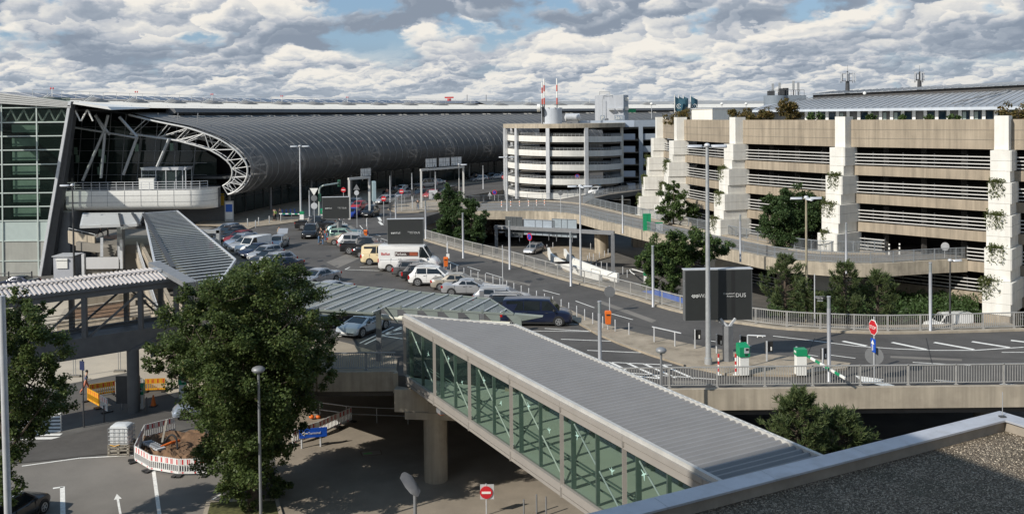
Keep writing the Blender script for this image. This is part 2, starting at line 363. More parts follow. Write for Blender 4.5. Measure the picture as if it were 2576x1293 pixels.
# ================================================================ terminal
TX, TY, TT, TK = -39.9, 131.2, .0956, .0061
def tp(t, s=0, z=0):
    h = TT+TK*t
    x = TX+(math.cos(TT)-math.cos(h))/TK; y = TY+(math.sin(h)-math.sin(TT))/TK
    return Vector((x+s*math.cos(h), y-s*math.sin(h), z))
term = thing('airport_terminal', 'long curved airport terminal with dark mesh tube facade and glazed end wall', 'terminal', tp(0))
m_roofw = M('white_roof_sheet', (.82, .77, .67), .55, var=.06, scale=.3, streak=0)
m_solar = M('solar_panel', (.02, .045, .10), .15, var=.2, scale=.8)
m_fasc = M('roof_fascia', (.13, .135, .14), .5, .2, var=.1)
TUBE = [(-15.5, 16.0), (-14.6, 15.9), (-12, 15.2), (-8.7, 14.5), (-5.8, 13.9), (-3.4, 13.1), (-1.1, 12.2), (1.0, 10.8), (2.2, 9.5), (2.8, 8.0), (2.7, 6.6), (2.0, 5.4), (.8, 4.4), (-.1, 4.1), (-2.5, 3.9), (-6, 3.9)]
ts = [i*3.0 for i in range(0, 91)]
# shell: perforated metal mesh with fine louvres, part of the light passes through
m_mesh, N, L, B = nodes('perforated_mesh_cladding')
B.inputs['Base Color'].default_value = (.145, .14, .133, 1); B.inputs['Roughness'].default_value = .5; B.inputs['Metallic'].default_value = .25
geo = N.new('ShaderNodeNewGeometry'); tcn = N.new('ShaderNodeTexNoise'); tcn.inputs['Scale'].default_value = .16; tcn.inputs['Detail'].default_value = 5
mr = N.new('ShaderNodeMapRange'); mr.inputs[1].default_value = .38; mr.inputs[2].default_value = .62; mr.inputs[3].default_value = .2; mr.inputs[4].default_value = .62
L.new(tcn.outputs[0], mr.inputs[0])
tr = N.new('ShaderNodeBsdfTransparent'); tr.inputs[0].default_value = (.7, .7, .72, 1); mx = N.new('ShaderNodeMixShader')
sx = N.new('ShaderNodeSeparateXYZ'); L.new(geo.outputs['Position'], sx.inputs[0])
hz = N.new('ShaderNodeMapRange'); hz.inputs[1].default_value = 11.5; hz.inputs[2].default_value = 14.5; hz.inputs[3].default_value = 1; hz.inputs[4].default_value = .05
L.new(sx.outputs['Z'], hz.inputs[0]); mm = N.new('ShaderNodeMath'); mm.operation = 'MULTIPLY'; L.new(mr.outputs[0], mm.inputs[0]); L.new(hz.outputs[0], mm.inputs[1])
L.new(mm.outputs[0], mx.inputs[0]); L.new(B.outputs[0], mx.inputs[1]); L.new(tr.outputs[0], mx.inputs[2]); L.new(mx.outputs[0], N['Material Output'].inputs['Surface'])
def chord(prof): return [Vector((s, 0, z)) for s, z in smoothpath_2(prof)]
def smoothpath_2(pr): return [(p.x, p.y) for p in smoothpath([(a, b, 0) for a, b in pr], 3)]
TS = smoothpath_2(TUBE)
obj('mesh_shell', MB().loft([[tp(t, s, z) for s, z in TS] for t in [0]+ts[1:]], closed=False, caps=False), m_mesh, term, 60)
m_rib = M('arched_rib', (.25, .25, .245), .45, .4, var=.1)
for i in range(0, 96):
    t = 1.2+i*2.35
    pr = [(s+.06*(1 if z > 6 else .4), z) for s, z in TUBE[2:14]]
    obj('rib', MB().barpath([tp(t, s, z) for s, z in pr], .06 if i % 4 else .14, .09), m_rib, term)
# inner trusses seen through the mesh
OUT = [(s-.35, z-.25 if z > 8 else z+.1) for s, z in TUBE[1:14]]
INN = [(-14.8, 12.9), (-10.8, 12.3), (-8, 11.9), (-6.8, 11.6), (-3, 10.5), (-.6, 9.0), (.2, 7.8), (.1, 6.6), (-.4, 5.9), (-1.2, 5.4)]
def truss(t, r, web):
    mb = MB()
    o = [tp(t, s, z) for s, z in OUT]; n = [tp(t, s, z) for s, z in INN]
    mb.path(smoothpath(o, 2), r, 8); mb.path(smoothpath(n, 2), r*.9, 8)
    zig = [(n[0], o[1]), (o[2], n[1]), (n[1], o[3]), (n[2], o[3]), (n[2], o[4]), (o[4], n[3]), (n[4], o[4]), (n[4], o[5]), (n[4], o[6]), (n[5], o[6]), (n[5], o[7]), (n[6], o[7]), (n[6], o[8]), (n[6], o[9]), (n[7], o[9]), (n[7], o[10]), (n[8], o[10]), (n[8], o[11]), (n[9], o[11]), (n[9], o[12])]
    for a, b in zig: mb.tube(a, b, web, n=6)
    return mb
m_trs = M('truss_paint', (.52, .52, .50), .45, .1)
obj('end_truss', truss(-.3, .13, .07), m_trs, term, 40)
obj('end_truss', truss(1.1, .07, .035), m_galvl, term, 40)
for i in range(1, 19): obj('inner_truss', truss(i*14.1-6.8, .2, .13), m_white_steel, term, 40)
# dark core behind the mesh, floors
cp = [(-15.6, 0.1), (-15.6, 15.6), (-9.5, 13.2), (-3.6, 9.2), (-3.2, 4.4), (-5.2, 4.2), (-5.2, .1)]
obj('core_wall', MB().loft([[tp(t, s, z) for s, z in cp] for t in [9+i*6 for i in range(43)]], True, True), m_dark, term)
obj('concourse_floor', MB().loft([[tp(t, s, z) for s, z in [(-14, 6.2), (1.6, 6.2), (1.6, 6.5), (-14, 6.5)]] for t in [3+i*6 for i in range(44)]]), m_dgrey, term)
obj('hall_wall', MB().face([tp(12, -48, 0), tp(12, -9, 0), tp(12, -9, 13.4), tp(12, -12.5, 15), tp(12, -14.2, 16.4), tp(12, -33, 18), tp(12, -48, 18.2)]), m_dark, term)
# ground floor glazing under the tube
m_gfg = glass('terminal_ground_glass', (.02, .03, .03), .5, .0, .12)
gl = MB(); mu = MB()
for i in range(0, 42):
    a, b = tp(3+i*6, -4.9, 0), tp(9+i*6, -4.9, 0)
    gl.face([(a.x, a.y, .13), (b.x, b.y, .13), (b.x, b.y, 4.0), (a.x, a.y, 4.0)])
    mu.bar((a.x, a.y, .13), (a.x, a.y, 4.1), .15, .2)
    m_ = (a+b)/2; mu.bar((m_.x, m_.y, .13), (m_.x, m_.y, 4.1), .08, .12)
    mu.bar((a.x, a.y, 2.7), (b.x, b.y, 2.7), .08, .08)
obj('entrance_glazing', gl, m_gfg, term); obj('entrance_frames', mu, m_dgrey, term)
# dotted row of canopy lamps under the tube
m_lamp = M('lamp_cover', (.7, .7, .66), .5, var=.05)
dl = MB()
for i in range(44):
    p = tp(10+i*3.0, -2.2, 3.86); dl.box(p, (.7, .3, .14), -.2)
obj('soffit_lights', dl, m_lamp, term)
cpv = MB()
for i in range(14): p = tp(5+i*14.1, -2.6, 0); cpv.tube((p.x, p.y, .12), (p.x, p.y, 4), .22, n=10)
obj('colonnade', cpv, m_grey, term)
# roof: gutter, white sheet, solar strip
rp = [(-13.6, 15.9), (-13.4, 16.55), (-14.2, 16.75), (-20, 17.25), (-28, 17.9), (-33, 18.35)]
tr_ = [-6.2]+ts
obj('roof_sheet', MB().loft([[tp(t, s, z) for s, z in [(-14.0, 16.62), (-20, 17.2), (-28, 17.85), (-33.5, 18.3), (-48, 18.6), (-70, 18.2)]] for t in tr_], False, False), m_roofw, term)
obj('roof_soffit', MB().loft([[tp(t, s, z) for s, z in [(-14.1, 16.45), (-20, 16.95), (-33, 18.0)]] for t in tr_[:8]], False, False), m_dgrey, term)
obj('gutter', MB().loft([[tp(t, s, z) for s, z in [(-13.2, 15.75), (-12.9, 16.0), (-13.2, 16.6), (-14.6, 16.66), (-14.6, 15.7)]] for t in [9]+ts[4:]]), m_fasc, term)
obj('gutter_gap', MB().loft([[tp(t, s, z) for s, z in [(-14.4, 15.3), (-14.4, 15.72), (-15.4, 15.72), (-15.4, 15.3)]] for t in ts]), m_dark, term)
obj('solar_strip', MB().loft([[tp(t, s, z) for s, z in [(-31.0, 18.42), (-34, 19.15), (-34.1, 18.4)]] for t in [-30]+tr_[:46]], True, True), m_solar, term)
obj('roof_hump', MB().loft([[tp(t, s, z) for s, z in [(-28.5, 17.92), (-33, 18.95+.12*math.sin(t*.17)), (-45, 19.1+.2*math.sin(t*.17)), (-60, 18.4)]] for t in ts[40:]], False, False), M('grey_roof_sheet', (.33, .33, .32), .6, var=.12, scale=.4), term)
sf = MB()
for i in range(40): a = tp(-28+i*3.4, -31.0, 18.43); b = tp(-28+i*3.4, -34, 19.17); sf.bar(a, b, .12, .06)
obj('solar_frames', sf, m_galvl, term)
wf = MB()
rl = [tp(t, -29.6, 18.1) for t in ts[:64]]
for p in rl: wf.bar(p, p+Vector((0, 0, 1.35)), .05, .05)
wf.path([p+Vector((0, 0, 1.3)) for p in rl], .025, 4).path([p+Vector((0, 0, .7)) for p in rl], .02, 4)
obj('roof_railing', wf, m_galv, term)
m_hatch = M('roof_hatch', (.2, .195, .185), .6, var=.1)
for i in range(20):
    t = 1.2+i*9.42; a = [tp(t-1.6, -26.3, 17.75), tp(t+1.8, -26.3, 17.75), tp(t+1.8, -28.9, 17.9), tp(t-1.6, -28.9, 17.9)]
    top = [tp(t-.2, -26.9, 18.25), tp(t+.5, -26.9, 18.3), tp(t+.5, -28.7, 18.6), tp(t-.2, -28.7, 18.55)]
    h = obj('roof_vent', MB().add(a+top, [(3, 2, 1, 0), (4, 5, 6, 7), (0, 1, 5, 4), (1, 2, 6, 5), (2, 3, 7, 6), (3, 0, 4, 7)]), m_hatch, term)
    s_ = MB().bar(tp(t-3.2, -27, 17.85), tp(t-.9, -27.4, 18.75), .07, .07).bar(tp(t-2.6, -27, 17.85), tp(t-.4, -27.4, 18.75), .07, .07)
    if i % 2 == 0: s_.bar(tp(t, -27.5, 18.4), tp(t, -27.5, 19.5), .07, .07)
    obj('vent_strut', s_, m_white_steel, h)
    if i % 2 == 0 and i < 9:
        p = tp(t, -27.5, 19.6); obj('warning_lamp', MB().ell(p-Vector((.17, 0, 0)), .11, .11, .17, 8, 5).ell(p+Vector((.17, 0, 0)), .11, .11, .17, 8, 5), m_red, h, 60)
br = MB()
for i in range(36):
    for k in (0, 1.5):
        a, b = tp(6+i*7.05+k, -14.3, 15.55), tp(7.1+i*7.05+k, -12.0, 15.35); br.bar(a, b, .22, .08)
obj('gutter_bracket', br, m_white_steel, term)
sn = MB()
for i in range(46): sn.box(tp(3+i*4.7, -16.6, 17.0), (.4, .25, .1))
obj('snow_guard', sn, m_galvl, term)
# glazed end wall, parallel to the picture: x from beyond the frame to the leaning pylon
YE = 124.5
def E(u, v, dy=0): return D(u, v, YE+dy)
m_fac = glass('green_facade_glass', (.010, .022, .017), .35, .55, .02)
m_mul = M('pale_mullion', (.52, .58, .54), .5, .2, var=.05)
rows = [(258, 235), (272.6, 270.5), (309, 308.2), (343.5, 342.5), (378, 377.5), (413.6, 414), (449.3, 449.8), (485, 486), (519.3, 520), (554.3, 556)]
def pyx(v): return 175+(105-175)*(v-258)/(695-258)       # left edge of the leaning pylon in the photo
gm = MB(); mm_ = MB()
zs = [E(60, (a+b)/2).z for a, b in rows]
xl = E(-240, 400).x
xs_m = [-240, -148, 4, 92, 137]
def px_(z): v = 300-(z-15)*18.68; return E(pyx(v), v).x
zl = zs+[-2.1, LOW]
for i in range(len(zl)-1):
    z1, z0 = zl[i], zl[i+1]
    if i >= 9: continue
    gm.face([(xl, YE, z0), (px_(z0), YE, z0), (px_(z1), YE, z1), (xl, YE, z1)])
for z in zs[1:]: mm_.bar((xl, YE-.06, z), (px_(z)-.1, YE-.06, z), .12, .14)
for u in (-240, -148, 4, 92):
    b = E(u+ (5 if u == 4 else 6), 690); t = E(u, 240); zt = 17.0 if u > 0 else 18.5
    mm_.bar((b.x, YE-.08, LOW), (t.x, YE-.08, zs[0]), .14, .16)
obj('end_glazing', gm, m_fac, term); obj('mullion', mm_, m_mul, term)
m_pale = M('pale_green_panel', (.43, .50, .47), .35, var=.04)
m_cpan = M('grey_concrete_panel', (.36, .36, .32), .7, var=.1, scale=.6, streak=.12)
zA, zB = zs[9], E(60, 606).z
obj('spandrel_panel', MB().face([(xl, YE, zB), (px_(zB), YE, zB), (px_(zA), YE, zA), (xl, YE, zA)]), m_pale, term)
obj('base_panel', MB().face([(xl, YE, LOW), (px_(LOW), YE, LOW), (px_(zB), YE, zB), (xl, YE, zB)]), m_cpan, term)
bp = MB()
for v in (606, 656): z = E(60, v).z; bp.bar((xl, YE-.05, z), (px_(z), YE-.05, z), .1, .12)
obj('mullion', bp, m_mul, term)
# rooms behind the glass: floors, blinds, dark back
inn = MB()
m_blind = M('pale_green_blind', (.44, .56, .46), .9, var=.15, scale=.8)
for i in range(2, 9):
    z1, z0 = zs[i], zs[i+1]
    inn.face([(E(22, 400).x, YE+.9, z0+.5), (E(90, 400).x, YE+.9, z0+.5), (E(90, 400).x, YE+.9, z1-.25), (E(22, 400).x, YE+.9, z1-.25)])
    inn.face([(E(-120, 400).x, YE+.9, z0+.5), (E(-20, 400).x, YE+.9, z0+.5), (E(-20, 400).x, YE+.9, z1-.25), (E(-120, 400).x, YE+.9, z1-.25)])
obj('window_blind', inn, m_blind, term)
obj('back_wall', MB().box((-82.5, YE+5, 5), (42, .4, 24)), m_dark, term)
xt = MB()
for k in range(8):
    u = -20+k*32; xt.tube(E(u, 305, .6), E(u+16, 276, .6), .12).tube(E(u+16, 276, .6), E(u+30, 305, .6), .12)
xt.path([E(-40, 307, .6), E(170, 307, .6)], .1)
obj('roof_truss', xt, m_white_steel, term)
# ribbed roof edge over the glazing
re_ = MB()
for k in range(5):
    a0, a1 = k/5, (k+.8)/5
    def q(u, f): v = (235+(258-235)*u/180)+f*((270-235)+((277-258)-(270-235))*u/180)*.8-1; return E(u, v, -.25-.05*k)
    re_.face([q(-240, a1), q(178, a1), q(178, a0), q(-240, a0)])
    re_.face([q(-240, a1)+Vector((0, .3, 0)), q(178, a1)+Vector((0, .3, 0)), q(178, a1), q(-240, a1)])
obj('roof_edge', re_, M('ribbed_edge', (.5, .5, .48), .5, .1, var=.06), term)
obj('end_roof', MB().face([E(-240, 205), E(178, 257), tp(-4, -14.5, 16.7), tp(4, -33, 18.25), tp(30, -75, 18.2)]), m_roofw, term)
obj('roof_soffit', MB().face([E(-240, 209), E(176, 262), tp(-4, -14.6, 16.5), tp(4, -33, 18.05), tp(30, -75, 18.0)]), m_dgrey, term)
# leaning pylon
A_, B_ = E(176, 256), E(101, 696, 0)
obj('leaning_pylon', MB().loft([[Vector((p.x-.05, YE-.4, p.z)), Vector((p.x+.32, YE-.4, p.z)), Vector((p.x+.32, YE+.3, p.z)), Vector((p.x-.05, YE+.3, p.z))] for p in (Vector((B_.x, 0, LOW)), A_)]), m_galvl, term)
obj('pylon_cladding', MB().loft([[Vector((p.x+.33, YE-.2, p.z)), Vector((p.x+1.3*w, YE+.2, p.z)), Vector((p.x+1.3*w, YE+1.2, p.z)), Vector((p.x+.33, YE+1.2, p.z))] for p, w in ((Vector((B_.x, 0, LOW)), 1.0), (A_, .5))]), m_dgrey, term)
# roof tongue over the open end
obj('roof_tongue', MB().loft([[E(183, 262, -.3), E(280, 277, -.3), E(271, 269, -.3), E(186, 256, -.3)], [tp(3, -17, 16.75), tp(3, -13.6, 16.5), tp(3, -13.6, 16.65), tp(3, -17, 16.95)]]), M('white_roof_edge', (.75, .75, .72), .5, var=.04), term)
obj('canopy_soffit', MB().face([E(185, 275), E(265, 277), tp(4, -15.5, 15.6), tp(9, -26, 16), E(170, 280, 8)]), m_dgrey, term)
# white deck over the entrance
def dq(u, v, dy=0): return D(u, v, 127.5+dy)
front = [dq(u, 480) for u in (165, 240, 300, 360, 420, 470)]
fr = [(p.x, p.y) for p in front]
curve = [(-44.2, 127.6), (-43.0, 128.0), (-42.2, 129), (-41.9, 130.2), (-41.9, 131.4)]
band = fr+curve
zt, zb_ = 5.15, 2.4
bd = MB()
ring = lambda z, k: [Vector((x*(1)+0, y+k, z)) for x, y in band]
bd.loft([ring(zt, 0), ring(zb_+.7, 0), ring(zb_+.2, .25), ring(zb_, .9)], False, False)
obj('entrance_deck', bd, m_white, term, 50)
obj('deck_slab', MB().prism([(x, y+1.1) for x, y in band]+[(-45, 142), (-62, 142), (fr[0][0], 134)], zb_+.02, zt-.02), m_grey, term)
dj = MB()
for u in (230, 270, 313, 354, 396, 437, 478): p = dq(u, 480); dj.bar((p.x, p.y-.012, zb_+.6), (p.x, p.y-.012, zt), .05, .02)
for z in (3.55, 4.45): dj.barpath([Vector((x, y-.012, z)) for x, y in band], .02, .04)
obj('panel_joint', dj, m_grey, term)
rr = MB(); rpts = resample([Vector((x, y+.25, zt)) for x, y in fr]+[Vector((x, y+.2, zt)) for x, y in curve[:3]], 1.15)
for p in rpts: rr.bar(p, p+Vector((0, 0, 1.15)), .06, .06)
for h in (1.15, .8, .45, .15): rr.path([p+Vector((0, 0, h)) for p in rpts], .035, 5)
obj('deck_railing', rr, m_galvl, term)
# recess: slanted columns, dark glazed back, porch box
rc = MB()
def dd(u, v, dy): return D(u, v, YE+dy)
for (a, b) in [((208, 455), (262, 330)), ((254, 448), (264, 335)), ((310, 440), (345, 345)), ((262, 330), (272, 290)), ((262, 330), (240, 290)), ((240, 292), (276, 340)), ((395, 420), (425, 350)), ((345, 345), (300, 295))]:
    rc.tube(dd(*a, 5), dd(*b, 5), .2, n=8)
rc.path([dd(165, 318, 5), dd(262, 333, 5), dd(342, 347, 4)], .14)
obj('slanted_column', rc, m_galv, term)
obj('back_glazing', MB().face([D(130, 530, 137), D(545, 530, 138), D(545, 400, 138), D(470, 352, 138), D(400, 330, 138), D(320, 310, 138), D(240, 296, 137), D(130, 290, 137)]), glass('atrium_glass', (.022, .032, .027), .5, .0, .05), term)
am = MB()
for u in (190, 225, 262, 300, 340, 380, 430, 480): am.bar(D(u, 520, 136.6), D(u+18, 285, 136.6), .1, .1)
for v in (320, 350, 380, 410, 440): am.bar(D(150, v, 136.6), D(520, v, 136.6), .07, .07)
obj('atrium_frames', am, m_grey, term)
sb = MB()
for k, (u, v) in enumerate([(252, 385), (262, 400), (255, 420), (250, 430), (344, 372), (432, 370), (190, 380), (195, 400)]): sb.box(D(u, v, 136), (.5, .1, 1.1))
obj('banner', sb, M('pale_green_banner', (.2, .3, .22), .8), term)
pb = thing('entrance_porch', 'white framed glass porch box on the deck inside the open terminal end', 'porch', D(400, 475, 129))
a = D(345, 472, 129.5); b = D(457, 472, 129.5); w = b.x-a.x; h = 2.75
pm = MB(); c0 = Vector((a.x, 131.2, zt-.02))
for x in (0, .32, .55, .78, .93, 1): pm.bar(c0+Vector((w*x, 0, 0)), c0+Vector((w*x, 0, h)), .1, .1)
pm.bar(c0+Vector((0, 0, h)), c0+Vector((w, 0, h)), .25, .35).bar(c0+Vector((0, 0, 1.9)), c0+Vector((w*.32, 0, 1.9)), .08, .08).bar(c0+Vector((0, 2.5, h)), c0+Vector((w, 2.5, h)), .2, .3).bar(c0+Vector((0, 0, h)), c0+Vector((0, 2.5, h)), .2, .3).bar(c0+Vector((w, 0, h)), c0+Vector((w, 2.5, h)), .2, .3).bar(c0+Vector((0, 2.5, 0)), c0+Vector((0, 2.5, h)), .1, .1).bar(c0+Vector((w, 2.5, 0)), c0+Vector((w, 2.5, h)), .1, .1)
obj('frame', pm, m_galvl, pb)
obj('pane', MB().face([c0+Vector((0, .05, 0)), c0+Vector((w, .05, 0)), c0+Vector((w, .05, h)), c0+Vector((0, .05, h))]), glass('porch_glass', (.05, .07, .07), .5, .4), pb)
obj('roof', MB().box(c0+Vector((w/2, 1.25, h+.18)), (w+.3, 2.8, .12)), m_galvl, pb)
p0 = D(370, 470, 129.5); tag(obj('planter_box', MB().box((p0.x, 129.5, zt+.75), (2.1, .5, 1.5)).box((p0.x, 129.5, zt+1.52), (2.2, .6, .08)), m_white), 'plain white cabinet standing before the glass porch on the deck', 'cabinet')
# dark lower lobby under the deck
obj('lobby_wall', MB().face([D(165, 640, 133), (-41, 134, -.5), (-41, 134, 2.7), D(165, 520, 133)]), m_fasc, term)
obj('lobby_side', MB().prism([(-62.5, 125.9), (-60.5, 125.9), (-60, 131), (-62, 131)], LOW, 2.4), m_fasc, term)
# information posters on the ground floor
for k, (u, v, w_, h_, mt, lb) in enumerate([(577, 498, 1.1, 1.7, M('yellow_poster', (.5, .32, .02), .5), 'yellow information board under the tube facade by the entrance'), (577+0, 0, 0, 0, None, None)]):
    if mt: p = D(555, 502, 134); tag(obj('notice_board', MB().box(p, (1.0, .15, 1.7)).box((p.x, p.y+.12, p.z-1.2), (.08, .08, 2.6)), mt), lb, 'notice board')
p = D(576, 517, 133); o = thing('advert_pillar', 'blue and white advertising poster panel at the terminal corner', 'poster panel', (p.x, p.y, .1))
obj('frame', MB().box((p.x, p.y+.06, 1.6), (1.3, .1, 3.0)), m_galv, o); obj('poster', MB().box((p.x, p.y, 1.7), (1.05, .04, 2.5)), m_white, o); obj('picture', MB().box((p.x, p.y-.03, 2.05), (.95, .02, 1.1)), m_blue, o)
# ================================================================ glass footbridge
gb = thing('glass_footbridge', 'glazed footbridge with grey corrugated roof slanting to the front right', 'footbridge', (-6.3, 53.4, 0))
gd = Vector((2.062, -4.019, 0)); gu = gd.normalized(); gn = Vector((-gu.y, gu.x, 0)); 
def gp(i, z, off=0): return Vector((-6.3, 53.43, z))+gd*i+gn*off     # i bays along, off metres across
GW = 4.1; NB = 6.35; SK = 1.26
m_groof = M('grey_corrugated_roof', (.235, .228, .222), .6, 0, var=.06, scale=.8, dirt=((.235, .225, .215), .9, .7), streak=0)
m_beige = M('beige_steel_frame', (.31, .285, .255), .5, .1, var=.06)
m_bglass = glass('bridge_glass', (.02, .035, .03), .45, .78, .02)
m_bfloor = M('green_bridge_floor', (.44, .46, .385), .7, var=.06, scale=.6)
m_gfr = M('green_grey_post', (.12, .16, .14), .5, .2)
# the far end is skewed: the roof and floor corners follow the deck edge
def end_i(off): return 0 + off*(-.02)
rib = []
def roofrow(i, z): 
    return (gp(i, z, -.12), gp(i, z, GW+.12))
E0 = [Vector((-6.35, 53.45, 0)), Vector((-.0, 50.9, 0))]
mb = MB(); L_ = gd.length
n = int(NB*L_/.085)
A = []; Bp = []
for k in range(n):
    s = k*.085/L_; z = 3.40+(.0, .0, .085, .085)[k % 4]
    a = gp(s, z, -.02); b = gp(s, z+.06*min(1, s/SK), (GW+.1)*min(1, max(s, .01)/SK))
    # skewed end: left edge starts at 0, right edge starts further along the axis
    sk = 1-s/NB
    A.append(a); Bp.append(b)
mb.strip(A, Bp)
obj('roof', mb, m_groof, gb)
gf = MB()
for off, z in ((-.03, 3.46), (GW+.12, 3.5)):
    gf.bar(gp(0 if off < 1 else SK, z, off), gp(NB, z, off), .16, .2)
gf.bar(gp(0, 3.46, 0), gp(SK, 3.5, GW+.1), .12, .16)
obj('roof_edge', gf, M('pale_gutter', (.48, .47, .44), .5, .1), gb)
dsh = MB()
for k in range(int(NB*L_/.33)):
    s = SK+k*.33/L_
    if s < NB: dsh.bar(gp(s, 3.598, GW+.12), gp(s+.16/L_, 3.598, GW+.12), .03, .02)
    if k < 22: dsh.bar(gp(SK*k/22, 3.53, (GW+.1)*k/22), gp(SK*(k+.5)/22, 3.53, (GW+.1)*(k+.5)/22), .04, .03)
obj('roof_clip', dsh, m_white_steel, gb)
gt = MB()
for off in (0, GW):
    sg = -1 if off == 0 else 1
    e0 = 0 if off == 0 else SK
    gt.bar(gp(e0, 3.3, off+sg*.05), gp(NB, 3.3, off+sg*.05), .3, .2).bar(gp(e0, 3.02, off+sg*.04), gp(NB, 3.02, off+sg*.04), .2, .26)
    gt.bar(gp(e0, -.15, off+sg*.03), gp(NB, -.15, off+sg*.03), .24, .32).bar(gp(e0, -.42, off), gp(NB, -.42, off), .3, .14)
gt.bar(gp(0, 3.25, 0), gp(SK, 3.25, GW), .2, .3).bar(gp(0, -.2, 0), gp(SK, -.2, GW), .2, .3)
obj('chord', gt, m_beige, gb)
for i in range(7):
    for off in (0, GW):
        sg = -1 if off == 0 else 1
        if off and i < 2: continue
        obj('post', MB().bar(gp(i, -.2, off+sg*.06), gp(i, 3.2, off+sg*.06), .15, .16).bar(gp(i, 3.0, off+sg*.12), gp(i, 3.38, off+sg*.12), .24, .1).bar(gp(i, -.5, off+sg*.1), gp(i, -.1, off+sg*.1), .3, .12), m_beige, gb)
        obj('inner_post', MB().bar(gp(i+.14, 0, off-sg*.12), gp(i+.14, 2.95, off-sg*.12), .16, .2), m_gfr, gb)
        if i < 6: obj('inner_post', MB().bar(gp(i+.55, 0, off-sg*.08), gp(i+.55, 2.95, off-sg*.08), .13, .16), m_gfr, gb)
for i in range(6):
    e = min(i+1, NB)
    for off in (0, GW): obj('glass_pane', MB().face([gp(max(i+.02, SK) if off else i+.02, 0, off), gp(e-.02, 0, off), gp(e-.02, 2.92, off), gp(max(i+.02, SK) if off else i+.02, 2.92, off)]) if not (off and i == 0) else MB(), m_bglass, gb)
    obj('brace', MB().tube(gp(i+.08, 2.85, .12), gp(i+.98, .05, .12), .035), m_white_steel if i < 4 else m_galvl, gb)
obj('glass_pane', MB().face([gp(.03, 0, .1), gp(SK, 0, GW-.1), gp(SK, 2.9, GW-.1), gp(.03, 2.9, .1)]), m_bglass, gb)
for i in range(1, 6): obj('brace', MB().tube(gp(max(i, SK)+.08, .05, GW-.15), gp(i+.98, 2.85, GW-.15), .03).tube(gp(max(i, SK)+.08, 2.85, GW-.15), gp(i+.98, .05, GW-.15), .03), m_gfr, gb)
skp = lambda z0, z1: MB().prism([tuple(gp(*q)[:2]) for q in ((.02, 0, .05), (SK+.02, 0, GW-.05), (NB, 0, GW-.05), (NB, 0, .05))], z0, z1)
obj('floor', skp(-.3, 0), m_bfloor, gb)
obj('ceiling', skp(3.12, 3.3), m_white, gb)
for off in (.28, GW-.28):
    hr = MB().tube(gp(.2 if off < 1 else SK, .5, off), gp(.2 if off < 1 else SK, 1.05, off), .02)
    for z in (.5, .9, 1.05): hr.tube(gp(.15 if off < 1 else SK, z, off), gp(NB, z, off), .025, n=6)
    obj('handrail', hr, m_gfr, gb)
# bird silhouettes stuck on the panes
m_bird = M('pale_sticker', (.40, .60, .53), .6, var=.02)
bird = [(0, .26), (.05, .1), (.03, .02), (.3, .12), (.33, .09), (.06, -.08), (.03, -.2), (.07, -.3), (0, -.25), (-.07, -.3), (-.03, -.2), (-.06, -.08), (-.33, .09), (-.3, .12), (-.03, .02), (-.05, .1)]
for k, (i, z, rot, s_) in enumerate([(.38, 2.25, .3, .7), (.78, 2.0, 1.2, .8), (1.4, 2.4, 1.9, .8), (1.78, 1.6, .5, .7), (2.35, 2.35, 1.7, .85), (2.75, 1.75, .7, .75), (3.35, 2.35, 1.9, .9), (3.75, 1.85, .2, .8), (4.25, 2.3, 1.8, .9), (4.8, 1.75, .1, .9), (5.25, 2.3, 2.1, 1.0)]):
    pts = []
    for x, y in bird:
        x, y = x*s_*.62, y*s_*.62; X = x*math.cos(rot)-y*math.sin(rot); Yv = x*math.sin(rot)+y*math.cos(rot)
        pts.append(gp(i, z+Yv, -.012)+gu*X)
    obj('bird_sticker', MB().face(pts), m_bird, gb)
lt = thing('bulkhead_lamp', 'grey lamp fitting fixed under the lower edge of the glass bridge', 'lamp', gp(1.1, -.8, .1))
p = gp(1.1, -.75, .1); obj('housing', MB().bar(p-gu*.3, p+gu*.25, .3, .22).tube(p+Vector((0, 0, .1)), p+Vector((0, 0, .35)), .05), m_grey, lt); obj('lens', MB().bar(p-gu*.2, p+gu*.2, .2, .06).bar(p-gu*.2+Vector((0, 0, -.13)), p+gu*.2+Vector((0, 0, -.13)), .2, .06), m_orange, lt)
# ================================================================ foreground roof and the taller building wing beside the camera
RZ = 5.0
ca, cb_ = G(2515, 1033, RZ), G(1470, 1293, RZ)
ra = (ca-cb_); ra.z = 0; ra.normalize(); rb = Vector((-ra.y, ra.x, 0))
cr = Vector((ca.x, ca.y, 0))
def rp_(a, b, z): return cr-ra*a-rb*b+Vector((0, 0, z))
near_b = thing('gravel_roof_building', 'low building with gravel roof and pale metal parapet in the right foreground', 'building', (cr.x, cr.y, LOW))
m_cap = M('parapet_cap', (.50, .51, .54), .42, .25, var=.08, scale=1.5, dirt=((.34, .34, .34), 2.2, .5))
m_grav = M('roof_gravel', (.22, .18, .13), .95, var=.25, scale=.8)
N, L, B = m_grav.node_tree.nodes, m_grav.node_tree.links, m_grav.node_tree.nodes['Principled BSDF']
tc = N.new('ShaderNodeTexCoord'); vo = N.new('ShaderNodeTexVoronoi'); vo.inputs['Scale'].default_value = 26; L.new(tc.outputs['Object'], vo.inputs['Vector'])
rm = N.new('ShaderNodeValToRGB'); sp = N.new('ShaderNodeSeparateColor'); L.new(vo.outputs['Color'], sp.inputs[0]); L.new(sp.outputs[0], rm.inputs[0])
rm.color_ramp.elements[0].color = (.06, .044, .028, 1); rm.color_ramp.elements[1].color = (.46, .38, .28, 1); e = rm.color_ramp.elements.new(.6); e.color = (.17, .13, .088, 1)
moss = N.new('ShaderNodeTexNoise'); moss.inputs['Scale'].default_value = .55; moss.inputs['Detail'].default_value = 6; L.new(tc.outputs['Object'], moss.inputs['Vector'])
